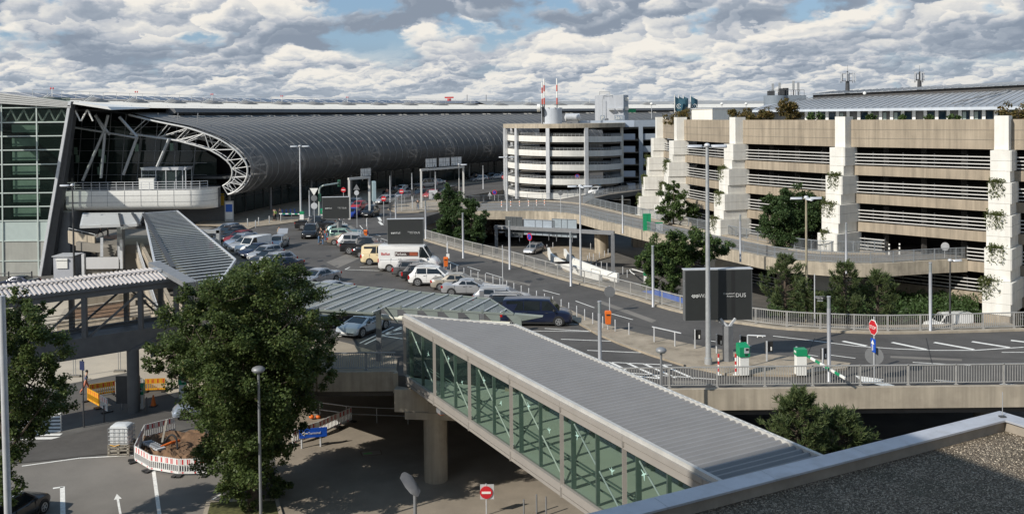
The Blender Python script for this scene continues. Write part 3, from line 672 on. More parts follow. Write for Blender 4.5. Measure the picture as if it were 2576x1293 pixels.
msm = N.new('ShaderNodeMapRange'); msm.inputs[1].default_value = .5; msm.inputs[2].default_value = .68; msm.inputs[3].default_value = 0; msm.inputs[4].default_value = .6; L.new(moss.outputs[0], msm.inputs[0])
mmx = N.new('ShaderNodeMix'); mmx.data_type = 'RGBA'; L.new(msm.outputs[0], mmx.inputs[0]); L.new(rm.outputs[0], mmx.inputs[6]); mmx.inputs[7].default_value = (.085, .075, .045, 1)
L.new(mmx.outputs[2], B.inputs['Base Color'])
vd = N.new('ShaderNodeTexVoronoi'); vd.inputs['Scale'].default_value = 26; L.new(tc.outputs['Object'], vd.inputs['Vector'])
bu = N.new('ShaderNodeBump'); bu.invert = True; bu.inputs['Strength'].default_value = 1; bu.inputs['Distance'].default_value = .06; L.new(vd.outputs['Distance'], bu.inputs['Height']); L.new(bu.outputs[0], B.inputs['Normal'])
W_ = .62
def cap(p0, p1, q0, q1): # outer pair, inner pair
    return MB().add([p0, p1, q1, q0, p0-Vector((0, 0, .2)), p1-Vector((0, 0, .2)), q1-Vector((0, 0, .06)), q0-Vector((0, 0, .06))], [(0, 1, 2, 3), (7, 6, 5, 4), (0, 4, 5, 1), (1, 5, 6, 2), (2, 6, 7, 3), (3, 7, 4, 0)])
ks = [0, 3.4, 6.9, 10.5, 14.2, 18, 24]
for k in range(6):
    a0, a1 = ks[k]+.006, ks[k+1]-.006
    i0 = W_ if k == 0 else a0
    obj('parapet_cap', cap(rp_(a0, 0, RZ), rp_(a1, 0, RZ), rp_(i0, W_, RZ-.03), rp_(a1, W_, RZ-.03)), m_cap, near_b)
for k in range(3):
    b0, b1 = k*3.6+.006, (k+1)*3.6-.006; i0 = W_ if k == 0 else b0
    obj('parapet_cap', cap(rp_(0, b1, RZ), rp_(0, b0, RZ), rp_(W_, b1, RZ-.03), rp_(W_, i0, RZ-.03)), m_cap, near_b)
obj('parapet_wall', MB().prism([rp_(.06, .06, 0)[:2], rp_(24, .06, 0)[:2], rp_(24, W_-.08, 0)[:2], rp_(W_-.08, W_-.08, 0)[:2]], LOW, RZ-.1).prism([rp_(.06, .06, 0)[:2], rp_(W_-.08, W_-.08, 0)[:2], rp_(W_-.08, 11, 0)[:2], rp_(.06, 11, 0)[:2]], LOW, RZ-.1), M('parapet_render', (.3, .26, .21), .9, var=.15, scale=2), near_b)
obj('roof_gravel', MB().prism([rp_(.4, .4, 0)[:2], rp_(24, .4, 0)[:2], rp_(24, 26, 0)[:2], rp_(.4, 26, 0)[:2]], LOW+.5, RZ-.42), m_grav, near_b)
# a scatter of real stones so the gravel has an uneven surface
stn = MB(); rg = random.Random(3)
for _ in range(5200):
    a, b = rg.uniform(W_, 12), rg.uniform(W_, 7)
    p = rp_(a, b, RZ-.41); r = rg.uniform(.012, .035); t = rg.uniform(0, 6.3)
    v = [p+Vector((math.cos(t+k*2.1)*r*rg.uniform(.7, 1.2), math.sin(t+k*2.1)*r*rg.uniform(.7, 1.2), -.005)) for k in range(3)]+[p+Vector((rg.uniform(-.01, .01), rg.uniform(-.01, .01), r*.8))]
    stn.add(v, [(0, 1, 3), (1, 2, 3), (2, 0, 3)])
o = obj('loose_stones', stn, M('pale_stone', (.42, .36, .28), .9, var=.5, scale=9), near_b); o['kind'] = 'stuff'
mast = thing('lightning_rod', 'thin lightning rod at the corner of the gravel roof', 'lightning rod', rp_(.3, .3, RZ)); obj('rod', MB().tube(rp_(.3, .3, RZ-.1), rp_(.3, .3, RZ+.75), .012, n=6), m_galv, mast); obj('clamp', MB().box(rp_(.45, .4, RZ-.02), (.2, .14, .08)), m_dgrey, mast)
# the wing to the left of the camera: out of frame, its shadow falls over roof and bridge
wing = thing('hotel_wing', 'tall plain hotel wing just outside the left of the view', 'building', (-8, 0, LOW))
fa, fb = Vector((.882, .472, 0)), Vector((-.472, .882, 0))
def wp(a, b): q = fa*a+fb*b; return (q.x, q.y)
obj('wall', MB().prism([wp(-6, -20), wp(-6, 19), wp(-18, 19), wp(-18, -20)], LOW, 26.4), m_cream, wing)
obj('tower', MB().prism([wp(-5.98, -20), wp(16, -20), wp(16, -8), wp(-5.98, -8)], LOW, 26.0), m_cream, wing)
# ================================================================ left footbridge with corrugated roof
m_brg = M('bridge_steel', (.12, .125, .128), .55, .2, var=.12)
lb = thing('covered_footbridge', 'grey steel footbridge with white ribbed roof at left, lattice braces', 'footbridge', G(200, 900, 0))
l0, l1 = Vector((-43.0, 57.6, 0)), Vector((-24.9, 67.9, 0))
P0, P1 = G(0, 757, 3.2), G(418, 706, 3.2)
ld = (P1-P0); ld.z = 0; LL = ld.length; ld.normalize(); ln = Vector((-ld.y, ld.x, 0)); S0 = Vector((P0.x, P0.y, 0))
def lp(s, z, off=0): return S0+ld*s+ln*off+Vector((0, 0, z))
mr_ = M('white_ribbed_roof', (.50, .46, .43), .5, .1, var=.08, scale=.6)
for (o0, o1, zz0, zz1, nm) in ((-.1, 1.75, 3.3, 3.62, 'roof_sheet'), (1.78, 3.6, 3.62, 3.66, 'roof_sheet')):
    mb = MB(); A = []; Bq = []
    k = 0; s = -6
    while s < LL:
        z = (0, .09, .09, 0)[k % 4]; A.append(lp(s, zz0+z, o0)); Bq.append(lp(s, zz1+z, o1)); s += (.045, .09, .045, .13)[k % 4]; k += 1
    mb.strip(A, Bq); obj(nm, mb, mr_, lb)
obj('ridge_cap', MB().bar(lp(-6, 3.78, 1.77), lp(LL+.3, 3.78, 1.77), .3, .04), mr_, lb)
obj('end_plate', MB().add([lp(LL, 3.45, 0), lp(LL+1.1, 3.45, 0), lp(LL+1.1, 3.7, 3.6), lp(LL, 3.7, 3.6)], [(0, 1, 2, 3)]), m_galv, lb)
lf = MB().bar(lp(-6, 3.2, -.08), lp(LL+1.1, 3.2, -.08), .14, .22).bar(lp(-6, 2.86, .12), lp(LL+1.1, 2.86, .12), .3, .36).bar(lp(-6, 2.9, 3.3), lp(LL+1.1, 2.9, 3.3), .3, .3)
obj('eaves_beam', lf, m_brg, lb)
obj('floor_beam', MB().bar(lp(-6, -.75, .1), lp(LL+1, -.75, .1), .3, 1.4).bar(lp(-6, -.75, 3.3), lp(LL+1, -.75, 3.3), .3, 1.4).bar(lp(-6, -.4, 1.7), lp(LL+1, -.4, 1.7), 3.2, .25), m_brg, lb)
pu = [145, 205, 345, 430]
pss = [3.9, LL-12.4+.5, LL-4.1, LL-.2]
pss = []
for u in (62, 205, 347, 437):
    best = min((abs(__import__('math').hypot(0, 0)+ (1288+F_*(lp(s/20, 1).x)/(lp(s/20, 1).y))-u), s/20) for s in range(-100, 600)); pss.append(best[1])
for s in [pss[0]-5]+pss:
    for off in (.1, 3.3): obj('post', MB().bar(lp(s, -.1, off), lp(s, 2.75, off), .34, .3), m_brg, lb)
for a, b in zip(pss, pss[1:]):
    for off in (.1, 3.3):
        m_ = (a+b)/2
        if b == pss[-1]: obj('brace', MB().bar(lp(a, 2.6, off), lp(b, -.1, off), .12, .14), m_brg, lb)
        else: obj('brace', MB().bar(lp(a+.2, -.1, off), lp(b, 2.6, off), .12, .14), m_brg, lb)
for o_ in (.3, 3.1):
    hrl = MB().tube(lp(LL, .3, o_), lp(LL, 1.1, o_), .025)
    for z in (.35, .6, .85, 1.1): hrl.tube(lp(-6, z, o_), lp(LL+1, z, o_), .025, n=5)
    obj('handrail', hrl, m_brg, lb)
pc = G(322, 1070, LOW)
ps_ = pss[2]-.55
q = lp(ps_, 0, .3)
obj('support_column', MB().lathe((q.x, q.y, LOW), [(.42, 0), (.42, 4.6)], 20), m_brg, lb, 40)
obj('column_bracket', MB().bar(lp(ps_-.2, -1.5, .1), lp(ps_+1.6, -.9, .1), .5, .25).bar(lp(ps_+1.4, -1.1, .1), lp(ps_+1.4, -2.2, .1), .45, .3).box(lp(ps_+1.2, -1.2, -.1), (.9, .4, .2)), m_brg, lb)
q2 = lp(-3, 0, 1.7); obj('support_column', MB().lathe((q2.x, q2.y, LOW), [(.42, 0), (.42, 4.6)], 20), m_brg, lb, 40)
# ================================================================ striped canopy between bridge and terminal
cz = 3.1
def ce(u, v, z=cz): return G(u, v, z)
m_cgl = glass('canopy_glass', (.02, .023, .023), .12, .3, .3)
m_cbar = M('pale_canopy_bar', (.60, .61, .60), .45, .15, var=.05)
can = thing('glass_canopy', 'large striped glass canopy with pale bars sloping from terminal towards the left footbridge', 'canopy', ce(450, 600))
TL, TR, BR, BM, BL = ce(362, 538), ce(446, 532), ce(592, 655), ce(548, 720), ce(392, 686)
can_poly = [TL, TR, BR, BM, ce(474, 716), ce(395, 690)]
obj('glass_sheet', MB().face(can_poly), m_cgl, can)
bars = MB()
def clipseg(p, d, poly):
    ts_ = []
    for i in range(len(poly)):
        a, b = poly[i], poly[(i+1) % len(poly)]; e = b-a
        den = d.x*e.y-d.y*e.x
        if abs(den) < 1e-9: continue
        t = ((a.x-p.x)*e.y-(a.y-p.y)*e.x)/den; s = ((a.x-p.x)*d.y-(a.y-p.y)*d.x)/den
        if 0 <= s < 1: ts_.append(t)
    ts_.sort(); return ts_
bd_ = (ce(560, 640)-ce(413, 656)).normalized()
bn_ = Vector((-bd_.y, bd_.x, 0))
o0 = ce(474, 716)
for k in range(0, 46):
    p = o0+bn_*(k*1.4-2); t = clipseg(p, bd_, can_poly)
    if len(t) >= 2: bars.bar(p+bd_*t[0]+Vector((0, 0, .1)), p+bd_*t[-1]+Vector((0, 0, .06)), .2, .05)
obj('glazing_bar', bars, m_cbar, can)
ed = MB()
for i in range(len(can_poly)): a, b = can_poly[i], can_poly[(i+1) % len(can_poly)]; ed.bar(a, b, .15, .25)
ed.bar(ce(362, 538, cz+.25), ce(434, 664, cz+.25), .0, .0) if False else None
sA, sB = ce(360, 538, cz+.18), ce(434, 672, cz+.18); ed2 = MB().bar(ce(361, 538, cz+.2), ce(436, 674, cz+.2), .35, .2)
obj('edge_trim', ed, m_galvl, can); obj('valley_gutter', ed2, m_dgrey, can)
cc = MB()
for u, v in ((466, 800), (480, 805), (444, 770)):
    q = G(u, v, 0); cc.bar((q.x, q.y, 0), (q.x, q.y, 2.95), .4, .3)
for u, v in ((560, 640), (500, 590), (420, 600)):
    q = ce(u, v); cc.tube((q.x, q.y, 0), (q.x, q.y, cz), .15)
obj('column', cc, m_grey, can)
gq = [ce(420, 672, 3.4), ce(468, 712, 3.4)]
obj('ridge_beam', MB().bar(ce(388, 664, 3.55), ce(482, 716, 3.55), .9, .35), m_grey, can)
# wing canopy over the stairs
wg = thing('wing_canopy', 'flat pale glass canopy wing over the stairs beside the terminal entrance', 'canopy', ce(280, 550))
W4 = [D(206, 538, 119), D(361, 538, 119), D(338, 569, 111), D(203, 570, 111)]
zc = sum(p.z for p in W4)/4
wpoly = [ce(210, 539), ce(361, 537.5), ce(345, 566), ce(203, 571)]
obj('glass_sheet', MB().face(wpoly), m_cgl, wg)
wb = MB()
wd = (wpoly[1]-wpoly[0]).normalized(); wn = Vector((-wd.y, wd.x, 0))
for k in range(0, 14):
    p = wpoly[3]+wn*(k*1.0-1.5); t = clipseg(p, wd, wpoly)
    if len(t) >= 2: wb.bar(p+wd*t[0]+Vector((0, 0, .1)), p+wd*t[-1]+Vector((0, 0, .1)), .22, .2)
for i in range(4): wb.bar(wpoly[i], wpoly[(i+1) % 4], .2, .3)
obj('glazing_bar', wb, m_cbar, wg)
wc = MB().bar(ce(300, 538, cz+.22), ce(307, 568, cz+.22), .3, .2).bar(ce(333, 537, cz+.22), ce(352, 566, cz+.22), .3, .2)
obj('valley_gutter', wc, m_dgrey, wg)
q = G(305, 680, LOW+3.2); q = D(305, 640, 109); obj('column', MB().bar((q.x, q.y, LOW), (q.x, q.y, cz-.1), .85, .6), m_grey, wg)
obj('strut', MB().bar((q.x, q.y, cz-1), tuple(ce(340, 566)), .25, .35), m_galvl, wg)
# platform with stairs, parapet wall, panel
plat = thing('entrance_platform', 'concrete entrance platform with stairs and parapets under the terminal deck', 'platform', (-52, 115, 0))
PW = lambda u, v, z=0: G(u, v, z)
a, b = D(173, 600, 116), D(240, 615, 112)
obj('parapet_wall', MB().loft([[Vector((p.x, p.y-.2, z0)), Vector((p.x, p.y+.2, z0)), Vector((p.x, p.y+.2, z1)), Vector((p.x, p.y-.2, z1))] for p, z0, z1 in ((a, D(173, 610, 116).z, D(173, 580, 116).z), (b, D(240, 638, 112).z, D(240, 596, 112).z))]), m_conc, plat)
obj('parapet_rail', MB().tube(D(173, 574, 116), D(240, 590, 112), .05).tube(D(173, 574, 116), D(173, 581, 116), .04).tube(D(206, 582, 114), D(206, 590, 114), .04).tube(D(240, 590, 112), D(240, 597, 112), .04), m_galv, plat)
pl = [G2(172, 592), G2(240, 592), G2(330, 592), G2(342, 604), G2(300, 604), G2(296, 608), G2(244, 606), G2(238, 612)]
m_brick = M('red_brick_paving', (.30, .17, .11), .9, var=.15, scale=.7)
obj('slab', MB().prism([(-55, 125.5), (-41, 127), (-42, 110), (-47, 109.5), (-53.6, 113)], -1.0, .02), m_concd, plat)
obj('paving', MB().plate([G2(262, 594), G2(305, 590), G2(300, 603), G2(258, 601)], .03), m_brick, plat)
st = MB()
s0 = D(258, 607, 110); s1 = D(298, 607, 110)
for k in range(9):
    z = -.0-.3*k; st.prism([(s0.x, 110-.35*k), (s1.x, 110-.35*k), (s1.x, 110-.35*(k+1)), (s0.x, 110-.35*(k+1))], z-.6, z-.25)
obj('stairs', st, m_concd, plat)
obj('stair_rail', MB().bar(D(256, 600, 110), D(256, 648, 107), .3, .25).bar(D(299, 595, 110), D(300, 655, 107), .25, .25), m_galvl, plat)
pa = D(217, 664, 106); pbq = D(299, 664, 106); zt_, zb2 = D(258, 647, 106).z, D(258, 676, 106).z
obj('grey_panel', MB().box(((pa.x+pbq.x)/2, 106, (zt_+zb2)/2), (pbq.x-pa.x, .15, zt_-zb2)), M('light_grey_panel', (.52, .52, .52), .6, var=.04), plat)
obj('panel_post', MB().bar((pa.x-.3, 106, zb2-1.5), (pa.x-.3, 106, zt_+.4), .4, .3).bar((pbq.x+.35, 106, zb2), (pbq.x+.35, 106, zt_+2), .3, .3), m_galvl, plat)
obj('panel_base', MB().box(((pa.x+pbq.x)/2-.7, 106.8, zb2-.8), (3.4, 1, 1.6)), m_concd, plat)
obj('dark_backing', MB().prism([(-53, 117.5), (-40, 113), (-40, 113.4), (-53, 117.9)], LOW, -1.02), m_concd, plat)
# long ramp walls descending to the front
rw = MB()
def wall3(mb, P, h, w=.3):
    for a, b in zip(P, P[1:]):
        n = Vector((-(b-a).y, (b-a).x, 0)).normalized()*w/2
        mb.add([a-n, b-n, b+n, a+n]+[p+Vector((0, 0, -h)) for p in (a-n, b-n, b+n, a+n)], [(0, 1, 2, 3), (7, 6, 5, 4), (0, 4, 5, 1), (1, 5, 6, 2), (2, 6, 7, 3), (3, 7, 4, 0)])
rmp = thing('stair_ramp', 'long beige concrete stair with parapets leading down behind the left footbridge', 'stairs', (-36, 90, 0))
r0, r1 = D(345, 628, 108), D(398, 800, 70)
r2, r3 = D(356, 612, 108), D(452, 800, 70)
wall3(rw, [r0, r1], 1.2); wall3(rw, [r2, r3], 1.2)
obj('parapet_wall', rw, m_conc, rmp)
stp = MB()
for k in range(50):
    f = k/49; a = r0.lerp(r1, f); b = r2.lerp(r3, f); stp.add([a+Vector((0, .5, -1)), b+Vector((0, .5, -1)), b+Vector((0, -.5, -1)), a+Vector((0, -.5, -1)), a+Vector((0, -.5, -1.3)), b+Vector((0, -.5, -1.3))], [(0, 3, 2, 1), (3, 4, 5, 2)])
obj('steps', stp, m_pave, rmp)
rb_ = MB()
for k in range(26):
    p = (r0.lerp(r1, k/25)); rb_.bar(p, p+Vector((0, 0, .9)), .06, .06)
rb_.tube(r0+Vector((0, 0, .9)), r1+Vector((0, 0, .9)), .04)
obj('railing', rb_, m_galvl, rmp)
# kiosk container, planters
kz = G(150, 702, LOW)
kio = thing('site_cabin', 'grey cabin with a white shutter beside the leaning terminal pylon', 'cabin', kz)
ka, kb = D(135, 700, 121.5), D(184, 698, 121.5)
kt = D(150, 646, 121.5).z
obj('body', MB().box(((ka.x+kb.x)/2, 122.9, (LOW+kt)/2), (kb.x-ka.x, 2.8, kt-LOW)), M('cabin_grey', (.42, .43, .46), .6, var=.05), kio)
obj('roof', MB().box(((ka.x+kb.x)/2, 122.9, kt+.05), (kb.x-ka.x+.3, 3.1, .1)), m_galvl, kio)
sa, sb_ = D(142, 651, 121.4), D(170, 675, 121.4); obj('shutter', MB().box(((sa.x+sb_.x)/2, 121.42, (sa.z+sb_.z)/2), (sb_.x-sa.x, .12, sa.z-sb_.z)).box(((sa.x+sb_.x)/2, 121.36, sa.z-.1), (sb_.x-sa.x+.1, .2, .22)), m_white, kio)
fr_ = thing('plaza_railing', 'low dark post and rail fence in front of the terminal base', 'railing', G(60, 705, LOW))
fm = MB()
pts = [D(u, v, 118.5) for u, v in ((-40, 700), (22, 700), (80, 698))]
for p in pts: fm.tube((p.x, p.y, LOW), (p.x, p.y, LOW+1.6), .09)
fm.tube((pts[0].x, pts[0].y, LOW+1.35), (pts[-1].x, pts[-1].y, LOW+1.35), .06)
obj('posts_and_rail', fm, m_dgrey, fr_)
plw = thing('planter', 'long raised planter with pale walls and brown soil behind the left footbridge', 'planter', G(250, 840, LOW))
qa, qb, qc, qd = G(150, 806, -4), G(334, 797, -4), G(334, 752, -4), G(170, 775, -4)
pv = MB(); wall3(pv, [qa, qb, qc, qd, qa], 2.0, .5)
obj('wall', pv, m_conc, plw); obj('soil', MB().plate([(p.x, p.y) for p in (qa, qb, qc, qd)], -4.25), m_dirt, plw)
tw = thing('planter', 'second pale planter wall further back near the terminal base', 'planter', G(250, 745, LOW))
pv2 = MB(); wall3(pv2, [G(216, 748, -4.6), G(330, 738, -4.6), G(330, 728, -4.6), G(216, 736, -4.6), G(216, 748, -4.6)], 1.4, .4); obj('wall', pv2, m_conc, tw); obj('soil', MB().plate([G2(216, 748, -4.6), G2(330, 738, -4.6), G2(330, 728, -4.6), G2(216, 736, -4.6)], -4.8), m_dirt, tw)
# ================================================================ right glass canopy over the car park walkway
rz = 3.5
rc_ = thing('glass_canopy', 'green grey glass canopy with white bars above the sports car', 'canopy', G(955, 905, 0))
FA, FB, FT, NA, NBq, NC = G(700, 702, rz), G(1232, 752, rz), G(1292, 790, rz), G(1240, 790, rz), G(952, 773, rz), G(720, 776, rz)
rpoly = [FA, FB, FT, NBq, G(940, 788, rz), NC]
m_rgl = glass('canopy_pane', (.14, .17, .165), .5, .32, .1)
obj('glass_sheet', MB().face(rpoly), m_rgl, rc_)
rbars = MB(); rdv = (G(1065, 733, rz)-G(974, 772, rz)).normalized(); rnv = Vector((rdv.y, -rdv.x, 0))
for k in range(-10, 12):
    p = G(974, 772, rz)+rnv*k*1.03; t = clipseg(p, rdv, rpoly)
    if len(t) >= 2: rbars.bar(p+rdv*t[0]+Vector((0, 0, .06)), p+rdv*t[-1]+Vector((0, 0, .04)), .07, .06)
obj('glazing_bar', rbars, m_cbar, rc_)
rt = MB()
for i in range(len(rpoly)): rt.bar(rpoly[i], rpoly[(i+1) % len(rpoly)], .06, .12)
m_sage = M('sage_green_steel', (.22, .25, .23), .5, .2, var=.06)
obj('edge_trim', rt, m_sage, rc_)
ws = MB(); ndir = (FT-NBq).normalized()
for k in range(7):
    p = NBq.lerp(FT, k/6.6+.02); q = p-rdv*.2
    tip = p-rdv*1.2+ndir*.2
    ws.add([p+Vector((0, 0, .05)), p+rdv*-.0+ndir*1.1+Vector((0, 0, -.95)), p+ndir*1.05+Vector((0, 0, -.1)), p+Vector((.0, .06, .05)), p+ndir*1.1+Vector((0, .06, -.95)), p+ndir*1.05+Vector((0, .06, -.1))], [(0, 1, 2), (5, 4, 3), (0, 3, 4, 1), (1, 4, 5, 2), (2, 5, 3, 0)])
    ws.box(p+Vector((0, 0, .1)), (.12, .12, .18))
obj('wedge_bracket', ws, m_sage, rc_)
obj('cross_tube', MB().tube(NBq+Vector((.2, .1, -.62)), FT+Vector((-.2, .1, -.62)), .16, n=12), M('cream_tube', (.6, .58, .48), .5), rc_, 40)
tipm = MB().add([FT+Vector((0, 0, 0)), FT+Vector((1.7, -.6, .05)), FT+Vector((1.65, -.6, -.06)), FT+Vector((.2, 0, -.45)), FT+Vector((.1, .4, 0)), FT+Vector((.3, .4, -.6))], [(0, 1, 2, 3), (0, 4, 1), (4, 5, 2, 1), (3, 2, 5)])
obj('tip_bracket', tipm, m_sage, rc_)
for u, v in ((954, 910), (1213, 850)):
    q = G(u, v, 0); obj('column', MB().bar((q.x, q.y, 0), (q.x, q.y, rz-.3), .36, .3), m_grey, rc_)
obj('gutter', MB().bar(NC+Vector((0, 0, -.15)), G(940, 789, rz-.15), .3, .25).bar(G(940, 789, rz-.15), NBq+Vector((0, 0, -.12)), .25, .25), m_sage, rc_)
# ================================================================ railings
def railing(label, pts, h=1.05, post=2.0, step=.13, mat=None, base=0.14, group=None, bars=True, name='railing', mid=False):
    """posts are parts, the balusters of the whole run are one panel"""
    mat = mat or m_galv
    P = [Vector(p) for p in pts]; t = thing(name, label, 'railing', P[0], group)
    pp = resample(P, post)
    proto = None
    for p in pp:
        if proto is None: proto = obj('post', MB().box((p.x, p.y, p.z+base+h/2+.02), (.08, .08, h+.04)).box((p.x, p.y, p.z+base+.01), (.18, .18, .03)), mat, t)
        else: c = proto.copy(); COL.objects.link(c); c.parent = t; c.location = p-P[0]
    hr = MB(); lr = MB(); Q = resample(P, 1.0)+[P[-1]]
    up = lambda z: [q+Vector((0, 0, base+z)) for q in Q]
    for a, b in zip(up(h), up(h)[1:]): 
        if (b-a).length > 1e-3: hr.bar(a, b, .08, .06)
    for a, b in zip(up(.12), up(.12)[1:]):
        if (b-a).length > 1e-3: lr.bar(a, b, .05, .04)
    if mid:
        for a, b in zip(up(h*.55), up(h*.55)[1:]):
            if (b-a).length > 1e-3: lr.bar(a, b, .05, .04)
    obj('handrail', hr, mat, t); obj('lower_rail', lr, mat, t)
    if bars:
        bm_ = MB()
        for q in resample(P, step): bm_.add([q+Vector((dx, dy, base+z)) for z in (.12, h) for dx, dy in ((-.014, -.014), (.014, -.014), (.014, .014), (-.014, .014))], [(0, 1, 5, 4), (1, 2, 6, 5), (2, 3, 7, 6), (3, 0, 4, 7)])
        obj('balusters', bm_, mat, t)
    return t
m_rail = M('railing_steel', (.42, .41, .385), .55, .25, var=.15, scale=2)
m_raild = M('blue_grey_railing', (.30, .325, .345), .5, .3, var=.12)
railing('front railing of pale vertical bars along the near road edge', [(p[0], p[1]+.15, 0) for p in near_edge[4:]], 1.08, 2.6, .14, m_rail)
railing('short bar railing at the deck edge between tree and glass bridge', [(-15.5, 57.4, 0), (-11.5, 54.05, 0), (-7.0, 54.05, 0)], 1.0, 2.0, .13, m_raild)
railing('long curving bar railing along the far side of the main road', [p+Vector((.12, .12, 0)) for p in rail_road]+[e2], 1.05, 2.2, .14, m_rail)
# ================================================================ elevated curved ramp
rn = [(1066, 532), (1150, 533), (1234, 532.8), (1282, 533), (1346, 533), (1410, 536), (1459, 543), (1507, 555.5), (1564, 568), (1624, 582), (1740, 608), (1863, 634.7), (1924, 647.5), (1969, 654), (2019, 659), (2074, 663), (2131, 666), (2175, 666), (2228, 664.6), (2343, 657.6), (2428, 654)]
rf = [(1201, 510), (1300, 507), (1381, 505.5), (1467.6, 513), (1498, 519), (1560, 534), (1616, 546), (1730, 571), (1842, 594.7), (1896, 606), (1957, 618), (1992, 625.6), (2036, 632), (2082, 636), (2154, 637), (2221, 637)]
RN = smoothpath([G(*p) for p in rn], 3); RF = smoothpath([G(*p) for p in rf], 3)
gend = [G(2300, 630), G(2440, 648)]
ramp_poly = [(p.x, p.y) for p in RN]+[(gend[1].x, gend[1].y), (gend[0].x+2, gend[0].y+6)]+[(p.x, p.y) for p in RF[::-1]]
struct('elevated_ramp', MB().prism(ramp_poly, -.8, -.01), m_asph2)
m_rampc = M('ramp_concrete', (.44, .38, .29), .85, var=.1, scale=.4, streak=.35, dirt=((.22, .19, .15), 1.3, .6))
fb_ = MB()
O1 = offset(RN, .35); I1 = offset(RN, -.5)
for sgn, (a_, b_) in ((1, (O1, I1)),):
    for i in range(len(RN)-1):
        q = [a_[i], a_[i+1], b_[i+1], b_[i]]
        fb_.add([(p.x, p.y, -1.15) for p in q]+[(p.x, p.y, .13) for p in q], [(3, 2, 1, 0), (4, 5, 6, 7), (0, 1, 5, 4), (1, 2, 6, 5), (2, 3, 7, 6), (3, 0, 4, 7)])
tag(obj('ramp_beam', fb_, m_rampc), 'curved stained concrete beam edging the elevated ramp', 'edge beam')
fk = MB()
O2 = offset(RF, .9); 
for i in range(len(RF)-1):
    q = [RF[i], RF[i+1], O2[i+1], O2[i]]
    fk.add([(p.x, p.y, -1.0) for p in q]+[(p.x, p.y, .12) for p in q], [(3, 2, 1, 0), (4, 5, 6, 7), (0, 1, 5, 4), (1, 2, 6, 5), (2, 3, 7, 6), (3, 0, 4, 7)])
tag(obj('ramp_kerb', fk, m_kerb), 'pale kerb beam along the inner edge of the elevated ramp', 'kerb')
railing('near bar railing curving along the whole elevated ramp', [p for p in RN[3:]], 1.1, 2.4, .15, m_raild, mid=True)
railing('inner bar railing on the garage side of the elevated ramp', [p for p in RF[9:]], 1.1, 2.2, .15, m_raild)
railing('grey railing in front of the round ramp tower base', [G(*p) for p in [(1180, 511), (1290, 507), (1381, 505), (1460, 492), (1540, 477), (1640, 466)]], 1.1, 2.6, .2, m_raild)
railing('bar railing beside the branch road behind the ramp', [G(*p) for p in [(1468, 512), (1490, 500), (1530, 490), (1617, 478)]], 1.1, 2.4, .2, m_raild)
railing('see-through railing round the footpath on the traffic island', [G(*p) for p in [(980, 519), (1020, 512), (1080, 505), (1112, 500), (1118, 492)]], 1.2, 2.4, .2, m_galv)
railing('bar railing on the road edge behind the middle billboard', [G(*p) for p in [(1000, 533), (1070, 531), (1100, 531)]], 1.1, 2.4, .18, m_galv)
# branch road and its slab
struct('branch_road', MB().prism([G2(*p) for p in [(1381, 506), (1460, 492), (1540, 477), (1650, 465), (1650, 477), (1617, 478), (1530, 490), (1490, 500), (1468, 513)]], -.9, -.02), m_asph2)
struct('far_ground', MB().prism([(20, 215), (25, 215), (70, 262), (160, 300), (400, 300), (400, 200), (60, 190), (30, 180)], -1.2, -.05), m_asph2)
# ramp columns
rcl = thing('ramp_column', 'stout round concrete column in the sun under the elevated ramp', 'column', (0, 0, 0))
q = G(1515, 640, LOW); ctr = Vector((q.x, q.y+1, 0)); w1 = 17.5/ (F_/ctr.y)
obj('shaft', MB().lathe((0, 0, LOW), [(w1, 0), (w1, 5.1)], 24), m_rampc, rcl, 40); rcl.location = ctr
for u, v, lb_ in ((2265, 745, 'round grey column under the ramp behind the pines'), (1990, 735, 'shaded ramp column behind the pine trees')):
    q = G(u, v, LOW); put(rcl, (q.x, q.y+2, 0), 0, lb_)
p = G(1355, 560, LOW+2); put(rcl, (p.x, p.y, 0), 0, 'dark ramp column hidden behind the lower sign gantry')
tag(obj('abutment_wall', MB().prism([G2(1050, 545), G2(1055, 535), (0, 176), (22, 172), (22, 173), (0, 177)], LOW, -1.0), m_concd), 'dark abutment wall behind the ramp opening', 'wall')
# lit rocks on the bank
rk = MB(); rg = random.Random(5)
for _ in range(260):
    f = rg.random(); p = Vector((-5.5+f*13, 163+rg.uniform(0, 8), 0)); z = LOW+.2+(p.y-163)*.36
    r = rg.uniform(.2, .6); v = []
    rk.ell((p.x, p.y, z), r*rg.uniform(.8, 1.3), r, r*rg.uniform(.5, .9), 6, 4)
o = tag(obj('rock_bank', rk, M('pale_rock', (.5, .46, .4), .9, var=.35, scale=.6, dirt=((.3, .2, .1), .3, .8))), None, None, None, 'stuff')
struct('embankment', MB().add([(-7, 162, LOW), (9, 162, LOW), (9, 173, LOW+3.6), (-7, 173, LOW+3.6)], [(0, 1, 2, 3)]), m_dirt)
# ================================================================ car park garage with white stepped pylons
gar = thing('parking_garage', 'brown concrete multi-storey car park with white rails and stepped white pylons', 'parking garage', (40, 105, LOW))
PY = [(22.9, 147.6), (23.2, 132.3), (27.2, 115.6), (35.4, 101.3), (46.7, 89.5), (60.2, 80.5)]
PYv = [Vector((x, y, 0)) for x, y in PY]
def tang(i):
    a = PYv[max(i-1, 0)]; b = PYv[min(i+1, 5)]; return (b-a).normalized()
def outn(i): t = tang(i); return Vector((t.y, -t.x, 0)) if Vector((t.y, -t.x, 0)).dot(-PYv[i]) > 0 else Vector((-t.y, t.x, 0))
SET = 1.0        # facade stands back from the pylon front
FV = [PYv[i]-outn(i)*SET+tang(i)*.4 for i in range(6)]
m_grail = M('white_guard_rail', (.54, .53, .50), .5, .1, var=.06)
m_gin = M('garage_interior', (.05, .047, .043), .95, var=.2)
far_pt = FV[0]+Vector((14, 16, 0))
